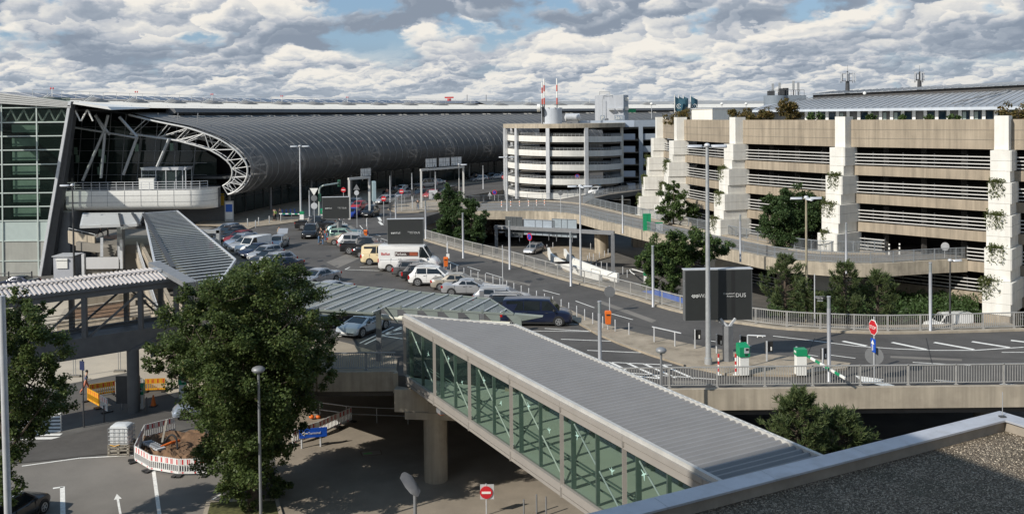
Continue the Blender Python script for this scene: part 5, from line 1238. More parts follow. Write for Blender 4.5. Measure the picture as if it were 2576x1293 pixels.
def make_car(kind):
    d = K[kind]; L, W, Hh, hb, hh, Rw = d['L'], d['W'], d['H'], d['hb'], d['hh'], d['R']
    xr0, xr1, xf1, xf0 = [v-L/2 for v in d['x']]; w = W/2
    t = thing('parked_car', 'parked car', 'car', (0, 0, 0)); zl = Rw*.62
    deck = d.get('deck'); bed = d.get('bed')
    back = deck or hb
    # lower body
    stn = [(-L/2, .78, zl+.16, back-.2), (-L/2+.06, .9, zl+.04, back-.07), (-L/2+.22, .965, zl, back-.015), (-L/2+.6, .99, zl, back)]
    if bed: stn += [(xr0-.05, 1, zl, bed*.70)]; stn[-2] = (-L/2+.6, .99, zl, bed*.70); stn[0] = (-L/2, .9, zl+.16, bed*.66); stn[1] = (-L/2+.06, .97, zl+.05, bed*.69); stn[2] = (-L/2+.22, .98, zl, bed*.70)
    stn += [(xr0+.3, 1, zl, hb+.01), (0, 1, zl, hb), (xf0-.25, .995, zl, hb-.01), (xf0+.1, .985, zl, hb-.03)]
    hx = [.35, .7, .88, .97, 1.0]; n0 = xf0+.1; n1 = L/2
    for f, wf, dz in ((.35, .975, .02), (.68, .95, .05), (.86, .89, .10), (.96, .80, .17), (1.0, .70, .30)):
        zt = hb-.03+(hh-(hb-.03))*f**1.3; stn.append((n0+(n1-n0)*f, wf, zl+(.0 if f < .9 else .06), max(zt-(dz if f > .8 else 0), zl+.2)))
    rings = []
    for x, wf, z0, z1 in stn:
        y = w*wf; h = z1-z0
        half = [(0, z0), (y*.82, z0), (y*.965, z0+h*.12), (y, z0+h*.38), (y*.995, z0+h*.62), (y*.96, z0+h*.9), (y*.86, z0+h*1.0), (y*.4, z1+.018), (0, z1+.025)]
        rings.append([(x, q[0], q[1]) for q in half]+[(x, -q[0], q[1]) for q in half[-2:0:-1]])
    body = MB().loft(rings)
    # cabin
    wb, wt = w*.93, w*(.74 if not d.get('hw') else d['hw']*.93)
    zb = hb-.02
    def ringc(x, z, yw, crown): return [(x, -yw, z), (x, -yw*.55, z+crown), (x, 0, z+crown*1.25), (x, yw*.55, z+crown), (x, yw, z)]
    # sections along the cabin: bottom line and roof line
    zr = Hh-.05
    zr0 = zr-.06 if not d.get('panel') else zr
    c = MB()
    bot = [(xr0, wb*.9), (xr1, wb), (xf1, wb), (xf0, wb*.9)]
    top = [(xr1, wt*.95, zr0), ((xr1+xf1)/2, wt, zr), (xf1, wt*.95, zr-.05)]
    # roof skin
    tr_ = [[(x, -y, z), (x, -y*.93, z+.03), (x, -y*.5, z+.055), (x, 0, z+.065), (x, y*.5, z+.055), (x, y*.93, z+.03), (x, y, z)] for x, y, z in [(xr1-.12*(1 if d.get('hw') else 1.3), wt*.92, zr0-.045)]+top+[(xf1+.13, wt*.92, zr-.1)]]
    c.loft(tr_, False, False)
    # cabin shell under the roof (painted pillars)
    lo = [(xr0, wb*.9, zb), (xr1+.1, wb, zb), (xf1-.1, wb, zb), (xf0, wb*.9, zb)]
    up = [(xr1-.12, wt*.92, zr0-.045), (xr1+.1, wt*.96, zr0), (xf1-.1, wt*.96, zr-.04), (xf1+.13, wt*.92, zr-.1)]
    for s in (1, -1):
        c.loft([[(x, s*y, z) for x, y, z in lo], [(x, s*y, z) for x, y, z in up]], False, False)
    c.face([(xr0, -wb*.9, zb), (xr0, wb*.9, zb), (xr1-.12, wt*.92, zr0-.045), (xr1-.12, -wt*.92, zr0-.045)])
    c.face([(xf0, wb*.9, zb), (xf0, -wb*.9, zb), (xf1+.13, -wt*.92, zr-.1), (xf1+.13, wt*.92, zr-.1)])
    body.add(c.v, c.f)
    if bed:  # open load bed with dark liner
        body.add(*(lambda q: (q.v, q.f))(MB().box((-L/2+.9, w*.9, bed*.72), (1.75, .12, .12)).box((-L/2+.9, -w*.9, bed*.72), (1.75, .12, .12))))
    b = obj('body', body, PAINT['black'], t, 38)
    # glass
    def lerp3(a, b_, f): return tuple(a[i]+(b_[i]-a[i])*f for i in range(3))
    def pane(nm, q, off):
        q = [Vector(p) for p in q]; n = (q[1]-q[0]).cross(q[3]-q[0]).normalized()
        if n.dot(Vector(off)) < 0: n = -n
        obj(nm, MB().face([p+n*.008 for p in q]), m_carglass, t)
    def inset(q, a0, a1, b0, b1):
        bl, br, tr2, tl = q
        def P_(u, v): return lerp3(lerp3(bl, br, u), lerp3(tl, tr2, u), v)
        return [P_(a0, b0), P_(a1, b0), P_(a1, b1), P_(a0, b1)]
    ws = [(xf0, -wb*.9, zb), (xf0, wb*.9, zb), (xf1+.13, wt*.92, zr-.1), (xf1+.13, -wt*.92, zr-.1)]
    pane('windscreen', inset(ws, .06, .94, .06, .95), (1, 0, .5))
    if kind not in ('van', 'smallvan'):
        rw = [(xr0, -wb*.9, zb), (xr0, wb*.9, zb), (xr1-.12, wt*.92, zr0-.045), (xr1-.12, -wt*.92, zr0-.045)]
        pane('rear_window', inset(rw, .09, .91, .12, .9), (-1, 0, .5))
    pn = d.get('panel')
    for s in (1, -1):
        sd = [(xr0, s*wb*.9, zb), (xf0, s*wb*.9, zb), (xf1+.13, s*wt*.92, zr-.1), (xr1-.12, s*wt*.92, zr0-.045)]
        # quads between bottom line and roof line measured in x
        def sq(x0, x1, x2, x3):
            def low(x): f = (x-xr0)/(xf0-xr0); return (x, s*(wb*(1 if .1 < f < .9 else .955)), zb+.07)
            def hi(x): return (x, s*(wt*.97), zr-.09)
            a0, a1 = low(x0), low(x1); b0, b1 = hi(x2), hi(x3)
            # pull panes slightly outside the shell plane
            return [a0, a1, b1, b0]
        if pn: q = [sq(pn-L/2+.05, xf0-.12, pn-L/2+.05, xf1+.02)]
        elif kind in ('mpv', 'minibus'): q = [sq(xr0+.35, xr0+1.55, xr1+.12, xr0+1.55), sq(xr0+1.62, xr0+2.75, xr0+1.62, xr0+2.75), sq(xr0+2.9, xf0-.2, xr0+2.9, xf1-.02)]
        elif kind in ('coupe', 'sports'): q = [sq(xr0+.75, xr1+.45, xr1+.12, xr1+.4), sq(xr1+.52, xf0-.3, xr1+.47, xf1-.02)]
        elif kind == 'pickup': q = [sq(xr0+.2, xr0+.95, xr1+.1, xr0+.95), sq(xr0+1.02, xf0-.2, xr0+1.02, xf1-.02)]
        else:
            mid = (xr1+xf1)/2; q = [sq(mid+.07, xf0-.28, mid+.05, xf1-.02), sq(mid-.85, mid, mid-.78, mid-.02)]
            if kind in ('estate', 'suv', 'hatch'): q.append(sq(xr0+.42, mid-.93, xr1+.2, mid-.86))
            else: q[1] = sq(max(mid-.85, xr0+.55), mid, max(mid-.72, xr1+.08), mid-.02)
        for k_ in q: pane('side_window', k_, (0, s, 0))
    # wheels
    xa = (-L/2+L*.195, L/2-L*.185)
    tm, rm = wheel_meshes(Rw, 5 if kind != 'van' else 8)
    first = None
    for x in xa:
        for s in (1, -1):
            if first is None:
                o = obj('wheel', MB().add(tm.v, tm.f), m_rub, t, 40); r_ = obj('rim', rm, m_rim, o); first = o
                o.location = (x, s*(w-.085), Rw)
            else: o = copy_tree(first, t); o.location = (x, s*(w-.085), Rw); o.rotation_euler = (0, x*3, 0)
    for x in xa:
        for s in (1, -1):
            pts = [(x+Rw*1.17*math.cos(a), Rw+Rw*1.17*math.sin(a)) for a in [R(-25+k*23) for k in range(11)]]
            obj('wheel_arch', MB().add([(p[0], s*(w+.004), p[1]) for p in pts]+[(p[0], s*w*.7, p[1]) for p in pts], [tuple(range(11)), tuple(range(21, 10, -1))]+[(i, i+1, 12+i, 11+i) for i in range(10)]), m_black, t)
    # lights, plates, mirrors, bumper, handles
    zf = zl+(hh-zl)*.62
    for s in (1, -1):
        obj('headlight', MB().add([(L/2-.02, s*w*.46, zf+.04), (L/2-.22, s*w*.88, zf+.12), (L/2-.28, s*w*.9, zf-.02), (L/2-.0, s*w*.5, zf-.08), (L/2-.3, s*w*.62, zf+.12), (L/2-.4, s*w*.84, zf+.14)], [(0, 1, 2, 3), (0, 4, 5, 1), (3, 2, 5, 4)]), m_lens, t)
        hi_ = back-.10 if not d.get('panel') else hb-.1
        tl_h = .2 if kind not in ('van', 'minibus', 'mpv', 'estate', 'suv') else .34
        obj('tail_light', MB().box((-L/2+.09, s*w*.83, hi_-tl_h/2), (.16, w*.22, tl_h)), m_tail, t)
        obj('mirror', MB().ell((xf0-.38, s*(w+.09), hb+.06), .09, .12, .09, 8, 5).bar((xf0-.38, s*w*.92, hb-.01), (xf0-.38, s*(w+.06), hb+.03), .06, .05), m_black, t, 50)
    obj('front_grille', MB().add([(L/2+.004, -w*.42, zf-.05), (L/2+.004, w*.42, zf-.05), (L/2-.0, w*.5, zl+.12), (L/2-.0, -w*.5, zl+.12), (L/2-.2, -w*.42, zf-.04), (L/2-.2, w*.42, zf-.04), (L/2-.2, w*.5, zl+.1), (L/2-.2, -w*.5, zl+.1)], [(0, 1, 2, 3), (4, 5, 1, 0), (3, 2, 6, 7), (1, 5, 6, 2), (0, 3, 7, 4)]), m_black, t)
    obj('number_plate', MB().box((L/2+.015, 0, zl+.2), (.02, .5, .11)), m_plate, t); obj('number_plate', MB().box((-L/2-.012, 0, zl+.32), (.03, .5, .11)), m_plate, t)
    bp = MB()
    for s in (1, -1): bp.box((0, s*w*.985, zl+.03), (L*.5, .05, .12))
    bp.box((-L/2+.1, 0, zl+.1), (.2, w*1.7, .16))
    obj('sill_trim', bp, m_black, t)
    hd = MB()
    for s in (1, -1):
        for x in ((xr1+xf1)/2-.15, xf1-.1): hd.box((x, s*(w*.99), hb-.12), (.18, .03, .035))
        xs_ = [(xr1+xf1)/2+.02, xf0-.28, (xr1+xf1)/2-.95]
        for x in xs_: hd.box((x, s*(w*.975), hb-.33), (.014, .045, .62))
    obj('door_seam', hd, m_dgrey, t)
    if d.get('rails'):
        rl = MB()
        for s in (1, -1): rl.bar((xr1+.15, s*wt*.88, Hh-.0), (xf1-.15, s*wt*.88, Hh-.0), .05, .05); rl.bar((xr1+.1, s*wt*.9, Hh-.05), (xr1+.18, s*wt*.88, Hh), .04, .04); rl.bar((xf1-.1, s*wt*.9, Hh-.08), (xf1-.18, s*wt*.88, Hh), .04, .04)
        obj('roof_rail', rl, m_galvl, t)
    if bed: obj('load_bed', MB().box((-L/2+.92, 0, bed*.715), (1.5, w*1.6, .02)), m_black, t)
    if kind == 'sports':
        sv = MB().add([(L/2+.02, -.75, .42), (L/2+.02, .75, .42), (L/2-.02, .6, .22), (L/2-.02, -.6, .22), (L/2-.3, -.75, .42), (L/2-.3, .75, .42)], [(0, 1, 2, 3), (4, 5, 1, 0)])
        for s in (1, -1): sv.add([(1.25, s*.32, .81), (1.6, s*.25, .735), (1.5, s*.55, .745), (1.15, s*.55, .815)], [(0, 1, 2, 3)]); sv.box((-.55, s*.93, .6), (.5, .04, .28))
        obj('air_intake', sv, m_black, t)
    return t
PROTO = {}
def car(kind, paint, p, ang, label, cat='car', name=None, wheel=None, group=None):
    """p: ground point of the car's centre; with wheel='rear' p is the contact point of the near rear wheel"""
    if kind not in PROTO:
        PROTO[kind] = make_car(kind); o = PROTO[kind]; 
        o['used'] = 0
    pr = PROTO[kind]; first = not pr['used']; pr['used'] = 1
    d = K[kind]; a = R(ang); f = Vector((math.cos(a), math.sin(a), 0)); l = Vector((-f.y, f.x, 0)); p = Vector((p[0], p[1], p[2] if len(p) > 2 else 0))
    if wheel == 'rear': p = p+f*(d['L']/2-d['L']*.195)+l*(d['W']/2-.1)
    o = pr if first else copy_tree(pr)
    o.location = p+Vector((0, 0, Z1)); o.rotation_euler = (0, 0, a)
    if 'used' in o and not first: del o['used']
    o.name = name or 'parked_car'
    tag(o, label, cat, group)
    for c in o.children:
        if c.name.split('.')[0] == 'body':
            c.material_slots[0].link = 'OBJECT'; c.material_slots[0].material = PAINT[paint]
    return o
RA = -5
def at(u, v, z=0): return G(u, v, z)
right = [
 ('mpv', 'navy', (1293, 820), 'dark navy people carrier nearest in the right parking row'),
 ('estate', 'black', (1243, 792), 'black estate car with silver roof rails beside the navy people carrier'),
 ('estate', 'silver', (1217, 772), 'silver estate with roof rails between black estate and silver coupe'),
 ('coupe', 'silver', (1136, 745), 'silver two door coupe with dark roof in the right row'),
 ('sedan', 'beige', (1108, 731), 'champagne beige sedan between white SUV and silver coupe'),
 ('suv', 'white', (1051, 720), 'white compact SUV in the right parking row'),
 ('estate', 'black', (1034, 708), 'black car mostly hidden behind the white SUV'),
 ('estate', 'grey', (1010, 697), 'dark grey estate car parked beside the lettered white van'),
 ('van', 'white', (980, 684), 'tall white panel van with red and black lettering', 'van', 'panel_van'),
 ('minibus', 'cream', (930, 667), 'cream yellow taxi minibus beside the white van', 'minibus', 'taxi_minibus'),
 ('sedan', 'black', (906, 648), 'black sedan between pickup and cream minibus'),
 ('pickup', 'black', (879, 640), 'black pickup truck in the right row behind the gold car', 'pickup truck', 'pickup_truck'),
 ('suv', 'silver', (866, 626), 'silver SUV between gold car and black pickup'),
 ('coupe', 'gold', (841, 617), 'gold coloured car beside the group of people'),
 ('hatch', 'green', (836, 606), 'pale green car parked behind the gold car'),
 ('estate', 'teal', (834, 597), 'teal grey estate at the far end of the right row'),
]
for r in right:
    kind, paint, px, lb_ = r[:4]
    car(kind, paint, at(*px), RA, lb_, r[4] if len(r) > 4 else 'car', r[5] if len(r) > 5 else None, 'rear', 'cars in the right parking row')
    if kind == 'van':
        vn = [o for o in COL.objects if o.name == 'panel_van'][0]
car('pickup', 'black', at(761, 580), RA+2, 'long black pickup truck across the head of the car park', 'pickup truck', 'pickup_truck', 'rear')
car('suv', 'black', at(773, 602)+Vector((0, 2, 0)), -85, 'black SUV facing the camera in front of the people', 'car')
sv = car('hatch', 'silver', at(689, 629)+Vector((0, 1.9, 0)), -92, 'silver car with open tailgate stopped in the car park lane', 'car')
# open tailgate
m_tg = obj('tailgate', MB().add([(-1.75, -.62, 1.42), (-1.75, .62, 1.42), (-2.35, .55, 1.95), (-2.35, -.55, 1.95), (-1.75, -.62, 1.36), (-1.75, .62, 1.36), (-2.35, .55, 1.89), (-2.35, -.55, 1.89)], [(0, 1, 2, 3), (7, 6, 5, 4), (0, 4, 5, 1), (1, 5, 6, 2), (2, 6, 7, 3), (3, 7, 4, 0)]), PAINT['silver'], None); m_tg.parent = sv
# left row, angled, noses towards the walkway
g0, g1 = Vector((-35.8, 120.7, 0)), Vector((-21.4, 91.9, 0)); hd_ = Vector((-.5, -.866, 0))
leftrow = [('hatch', 'ltblue', 'pale blue hatchback at the far end of the left row'), ('estate', 'brown', 'dark brown car, second from the far end of the left row'), ('sedan', 'black', 'black car beside the dark brown one in the left row'), ('hatch', 'dred', 'dark red car in the left row'), ('estate', 'ltblue', 'pale blue estate beside the dark red car'), ('estate', 'silver', 'silver estate next to the small white van'), ('smallvan', 'white', 'small white van in the left row', 'van', 'small_van'), ('sedan', 'navy', 'navy blue sedan just in front of the small white van'), ('hatch', 'silver', 'silver hatchback in the left row above the tree'), ('sedan', 'black', 'black sedan between silver cars, just above the tree'), ('estate', 'silver', 'silver car with pale bonnet partly behind the treetop'), ('sedan', 'navy', 'dark blue car partly hidden by the big treetop')]
for i, r in enumerate(leftrow):
    p = g0.lerp(g1, i/11)+hd_*(K[r[0]]['L']/2)
    car(r[0], r[1], p, 240, r[2], r[3] if len(r) > 3 else 'car', r[4] if len(r) > 4 else None, None, 'cars in the left parking row')
car('sedan', 'silver', at(800, 722)+Vector((-.3, 1.5, 0)), 240, 'silver white car just beyond the right glass canopy', 'car', None, None, 'cars in the left parking row')
car('sports', 'sport', Vector((-10.5, 64.2, 0)), 243, 'low silver sports car under the right glass canopy', 'sports car', 'sports_car')
car('hatch', 'black', Vector((-13.0, 67.0, 0)), 242, 'black hatchback behind the silver sports car', 'car', None, None, 'cars in the left parking row')
car('sedan', 'silver', Vector((-15.3, 76.5, 0)), 240, 'silver car hidden behind the big treetop near the canopy', 'car', None, None, 'cars in the left parking row')
# traffic on the terminal road
road = [('estate', 'silver', (893, 521), 262, 'silver car waiting behind the red car near the traffic light'), ('hatch', 'red', (903, 528), 255, 'red hatchback on the terminal road beside the far billboard'), ('hatch', 'blue', (886, 547), 262, 'bright blue car coming towards the car park entrance'), ('suv', 'black', (932, 544), 262, 'dark SUV on the road right of the blue car'), ('estate', 'silver', (970, 512), 235, 'silver estate turning by the no entry sign'), ('estate', 'silver', (1012, 501), 235, 'second silver estate queueing on the terminal road'), ('estate', 'black', (1058, 496), 230, 'black car behind the two silver estates on the terminal road'), ('hatch', 'red', (1086, 497), 240, 'small red car beside the round tree on the terminal road'), ('minibus', 'silver', (1072, 473), 225, 'silver and blue police style minibus at the terminal kerb'), ('hatch', 'white', (1010, 484), 245, 'white hatchback at the terminal kerb'), ('estate', 'black', (1040, 482), 235, 'dark car parked in the terminal shade beside the white hatchback'), ('hatch', 'black', (985, 490), 240, 'black hatchback at the shaded terminal kerb'), ('sedan', 'silver', (1097, 466), 228, 'silver sedan behind the police style minibus'), ('estate', 'silver', (1204, 457), 222, 'silver estate on the far road left of the ramp tower'), ('sedan', 'silver', (1246, 452), 218, 'silver sedan beside the ramp tower on the far road'), ('hatch', 'black', (1190, 452), 222, 'black car waiting in the far terminal shade'), ('hatch', 'black', (1228, 449), 220, 'small black car between two silver cars far away'), ('hatch', 'white', (1262, 449), 220, 'white car half hidden by the ramp tower'), ('hatch', 'white', (1500, 489), 240, 'white hatchback on the branch road behind the ramp'), ('hatch', 'black', (1560, 478), 235, 'black car on the branch road beside the garage'), ('estate', 'black', (1130, 487), 232, 'dark estate near the sign gantry post')]
for r in road: car(r[0], r[1], at(r[2][0], r[2][1]), r[3], r[4], 'car' if r[0] != 'minibus' else 'minibus', 'car' if r[0] != 'minibus' else 'minibus', None, 'traffic on the terminal road')
# lower level cars
car('estate', 'silver', at(1343, 636, LOW), 245, 'silver convertible on the lower road under the sign gantry', 'car', 'car')
car('smallvan', 'white', Vector((41.3, 87.5, LOW)), 184, 'white small van on the lower road behind the right railing', 'van', 'small_van')
car('sedan', 'ltblue', at(520, 1042, LOW), 200, 'pale blue car half hidden behind the big tree on the lower road', 'car', 'car')
car('sedan', 'navy', D(48, 722, 112)*1.0, 178, 'dark car behind the ribbed footbridge roof at far left', 'car', 'car')
car('suv', 'black', at(25, 1318, LOW), 80, 'black car in the bottom left corner under the tree', 'car', 'car')
for o in COL.objects:
    if o.name.startswith(('parked_car', 'car', 'small_van')) and o.location.z > .5 and 'category' in o: o.location.z = LOW
# lettering on the panel van
for sgn in (-1,):
    vl = Vector((0, sgn*(K['van']['W']/2*.985), 0)); van = vn
    loc, rot = van.location.copy(), van.rotation_euler.copy(); van.location = (0, 0, 0); van.rotation_euler = (0, 0, 0)
    y = -K['van']['W']/2-.006
    obj('side_panel', MB().add([(-2.85, y+.04, .75), (1.15, y+.04, .75), (1.1, y+.10, 2.2), (-2.8, y+.10, 2.2)], [(0, 1, 2, 3)]), PAINT['white'], van)
    obj('lettering_block', MB().face([(-1.25, y+.022, 1.56), (1.0, y+.022, 1.56), (1.0, y+.04, 1.95), (-1.25, y+.04, 1.95)]), M('dark_vinyl', (.05, .02, .018), .5, var=.1), van)
    obj('lettering_fade', MB().face([(.2, y+.016, 1.58), (.98, y+.016, 1.58), (.98, y+.034, 1.93), (.2, y+.034, 1.93)]), M('rust_vinyl', (.30, .07, .03), .5, var=.3, scale=3), van)
    text('lettering', 'Bellut', .38, m_red, van, (-2.62, y+.03, 1.62), (1, 0, 0), (0, .05, 1))
    text('lettering', 'Parkett.', .36, m_white, van, (-1.2, y+.012, 1.63), (1, 0, 0), (0, .05, 1))
    obj('side_rail', MB().box((-1.6, y+.03, 1.2), (2.2, .03, .05)), m_galvl, van)
    van.location, van.rotation_euler = loc, rot
# ================================================================ lamps and columns
ep = thing('metal_pole', 'plain grey metal pole at the very left edge of the view', 'pole', (-11.1, 20, LOW))
obj('pole', MB().tube((-11.02, 20, LOW), (-11.12, 20, 11.2), .085, .07, 12), m_galvl, ep, 40); obj('collar', MB().tube((-11.06, 20, 4.2), (-11.065, 20, 4.5), .1, n=12), m_galv, ep)
m_lc = M('light_column_steel', (.40, .41, .43), .45, .35, var=.08, scale=2)
m_lg = glass('light_column_glass', (.35, .37, .38), .6, .35, .1)
lc = thing('light_column', 'light column', 'street light', (0, 0, 0))
obj('shaft', MB().lathe((0, 0, 0), [(.13, 0), (.13, .02), (.105, .05), (.105, 4.1)], 14), m_lc, lc, 40)
o = obj('light_head', MB().lathe((0, 0, 4.1), [(.095, 0), (.095, .57), (.06, .6)], 14), m_lg, lc, 40); obj('head_cap', MB().lathe((0, 0, 4.7), [(.11, 0), (.11, .07)], 14), m_lc, o)
obj('lamp_core', MB().lathe((0, 0, 4.1), [(.04, 0), (.04, .58)], 8), m_galvl, o)
LCP = [(1508, 757, 'grey light column rising beside the glass bridge roof near the orange bin'), (2085, 756, 'grey light column at the near railing by the barrier arm'), (2340.5, 660, 'grey light column at far railing in front of the white van'),
 (1642, 618, 'light column at the road railing left of the largest billboard'), (1435, 583, 'light column at the road railing beside the lower sign gantry'), (1281, 555, 'light column at the road railing above the lower parked convertible'), (1164, 536, 'light column at the railing in front of the twin trees'), (1070, 505, 'light column directly behind the middle billboard right edge'),
 (995, 495, 'light column above the left half of the middle billboard'), (778, 479, 'light column between tall lamp mast and traffic light'), (1566, 492, 'light column on the branch side of the ramp'), (1862, 540, 'light column on the ramp left of the round garage tree'), (2128.5, 561, 'light column on the ramp before the fourth pylon'), (1036, 436, 'light column left of the big sign gantry'), (981, 443, 'light column at the traffic island signals'), (1095, 433, 'light column framed by the big sign gantry'), (1215, 417, 'light column on the far road near the ramp tower')]
for i, (u, v, lb_) in enumerate(LCP): p = G(u, v, 4.77); put(lc, (p.x*1.024, p.y*1.024, 0) if 2080 < u < 2090 else (p.x, p.y, 0), 0, lb_, i == 0, 'light columns')
def lampmast(label, base, h, heads, mat, r=.13, hs=1.0, name='street_lamp', group=None):
    t = thing(name, label, 'street lamp', base, group); b = Vector(base)
    obj('pole', MB().tube(b, b+Vector((0, 0, h)), r, r*.55, 12).tube(b, b+Vector((0, 0, .5)), r*1.35, n=12), mat, t, 40)
    for a in heads:
        d = Vector((math.cos(R(a)), math.sin(R(a)), 0)); q = b+Vector((0, 0, h-.1)); s = q+d*.35*hs
        o = obj('lamp_head', MB().loft([[s+d*x*hs+Vector((-d.y*y, d.x*y, z*.9))*hs for y, z in ((-w_, 0), (-w_*.6, .12), (0, .17), (w_*.6, .12), (w_, 0), (w_*.5, -.08), (-w_*.5, -.08))] for x, w_ in ((0, .10), (.15, .26), (.5, .32), (.85, .27), (1.0, .12))]), m_galvl, t, 60)
        obj('arm', MB().tube(q, s+d*.1, .05*hs, n=6), mat, o)
    obj('top_cap', MB().ell(b+Vector((0, 0, h)), .22*hs, .22*hs, .16*hs, 10, 5), m_galvl, t, 60)
    return t
m_rust = M('weathered_lamp_pole', (.32, .28, .20), .7, .1, var=.2, scale=1)
lampmast('tall galvanised lamp mast beside the largest billboard', G(1782, 921), 13.1, (0, 180, 20, 160), m_galv, .17, .85)
lampmast('tall thin lamp mast at the head of the car park', G(757, 559), 10.9, (0, 180), m_galvl, .15, 1.0)
b = D(2029, 806, 68); zt9 = D(2030, 497, 68).z
lampmast('brownish lamp mast with three heads in front of the round garage tree', (b.x, b.y, LOW), zt9-LOW, (0, 180, -90), m_rust, .13, .85)
p = D(1459, 468, 100); lampmast('lamp mast on the lower level in front of the ramp, two pale heads', (p.x, p.y, LOW), p.z-LOW, (0, 180, -80), m_galvl, .14, 1.0)
p = G(1276, 533); zt9 = D(1276, 395, p.y).z; lampmast('slim lamp mast at the ramp railing before the ramp tower', (p.x, p.y, 0), zt9, (170, 10), m_galvl, .14, .9)
p = D(182, 466, 112); lampmast('dark lamp mast in front of the leaning terminal pylon', (p.x, p.y, LOW), p.z-LOW, (180,), m_dgrey, .14, 1.1)
p = D(2390, 655, 86); lampmast('dark lamp mast with one arm below the ramp near the right pylon', (p.x, p.y, LOW+1), p.z-LOW-1, (20,), m_dgrey, .1, 1.0)
def postlamp(label, base, h, rc=.3):
    t = thing('street_lamp', label, 'street lamp', base); b = Vector(base)
    obj('pole', MB().tube(b, b+Vector((0, 0, h)), .075, .06, 10), m_grey, t, 40)
    o = obj('lamp_head', MB().lathe(b+Vector((0, 0, h)), [(.1, -.05), (rc, 0), (rc*1.02, .05), (rc*.9, .13), (rc*.5, .19), (.02, .2)], 16), m_grey, t, 50); obj('lens', MB().lathe(b+Vector((0, 0, h)), [(rc*.8, -.07), (rc*.9, 0)], 14), m_lg, o, 40)
    return t
p = D(650, 921, 44.3); postlamp('grey post lamp with domed head in front of the big tree', (p.x, p.y, LOW), p.z-LOW-.2, .32)
p = D(1663, 876, 47.5); postlamp('small dark hooded post lamp in front of the near railing', (p.x, p.y, LOW), p.z-LOW-.15, .28)
p = D(1044, 1243, 41); t = thing('street_lamp', 'street lamp with drooping grey hood at the bottom centre', 'street lamp', (p.x, p.y, LOW))
obj('pole', MB().tube((p.x, p.y, LOW), p, .08, n=10), m_grey, t, 40)
c0, c1 = D(1046, 1238, 41), D(1020, 1198, 41.5); dirv = (c1-c0)
obj('lamp_head', MB().loft([[c0+dirv*f+Vector((math.cos(a)*w_, math.sin(a)*w_*.6, math.sin(a)*.1)) for a in [k*.785 for k in range(8)]] for f, w_ in ((-.1, .12), (.1, .26), (.5, .32), (.9, .3), (1.1, .16))]), M('lamp_hood', (.085, .085, .088), .5, .1), t, 60)
# ---------------------------------------------------------------- bollards on the median
bo = thing('bollard', 'thin grey steel bollard in the row between car park and road', 'bollard', (0, 0, 0), 'bollards along the median')
obj('tube', MB().lathe((0, 0, 0), [(.035, 0), (.035, .78), (.025, .8)], 8), m_galvl, bo, 40)
row = [p+Vector((0, -.15, .13)) for p in [G(*q) for q in [(848, 563), (884, 588), (934, 614), (1006, 643), (1106, 680), (1244, 721), (1335, 754), (1411, 782), (1461, 804), (1488, 817), (1520, 829), (1560, 840), (1602, 850)]]]
for i, p in enumerate(resample(row, 1.32)): put(bo, p, 0, None, i == 0)
kbo = thing('bollard', 'grey kerb bollard along the terminal pavement in the sun', 'bollard', (0, 0, 0), 'bollards along the terminal pavement')
obj('tube', MB().lathe((0, 0, 0), [(.07, 0), (.07, 1.0), (.05, 1.03)], 8), m_galv, kbo, 40)
for i, (u, v) in enumerate([(620, 572), (648, 569), (675, 565), (704, 560), (731, 555), (758, 550), (640, 577), (786, 547)]): put(kbo, G(u, v)+Vector((0, .6, .12)), 0, None, i == 0)
tb = thing('bollard', 'white and red ringed post on the ramp plateau', 'bollard', (0, 0, 0), 'ringed posts on the ramp plateau')
obj('tube', MB().lathe((0, 0, 0), [(.09, 0), (.09, 1.0)], 8), m_white, tb, 40); obj('ring', MB().lathe((0, 0, .3), [(.1, 0), (.1, .15)], 8).lathe((0, 0, .7), [(.1, 0), (.1, .15)], 8), m_orange, tb)
for i, (u, v) in enumerate([(1262, 521), (1285, 520), (1307, 519.5), (1330, 519), (1350, 518), (1370, 517)]): put(tb, G(u, v), 0, None, i == 0)
tb2 = thing('bollard', 'black and white warning post in the garage entrance', 'bollard', (0, 0, 0), 'warning posts at the garage entrance')
obj('tube', MB().lathe((0, 0, 0), [(.08, 0), (.08, 1.15)], 8), m_white, tb2, 40); obj('ring', MB().lathe((0, 0, .35), [(.09, 0), (.09, .2)], 8).lathe((0, 0, .8), [(.09, 0), (.09, .2)], 8), m_black, tb2)
for i, (u, v) in enumerate([(2237, 641), (2263, 640)]): put(tb2, G(u, v), 0, None, i == 0)
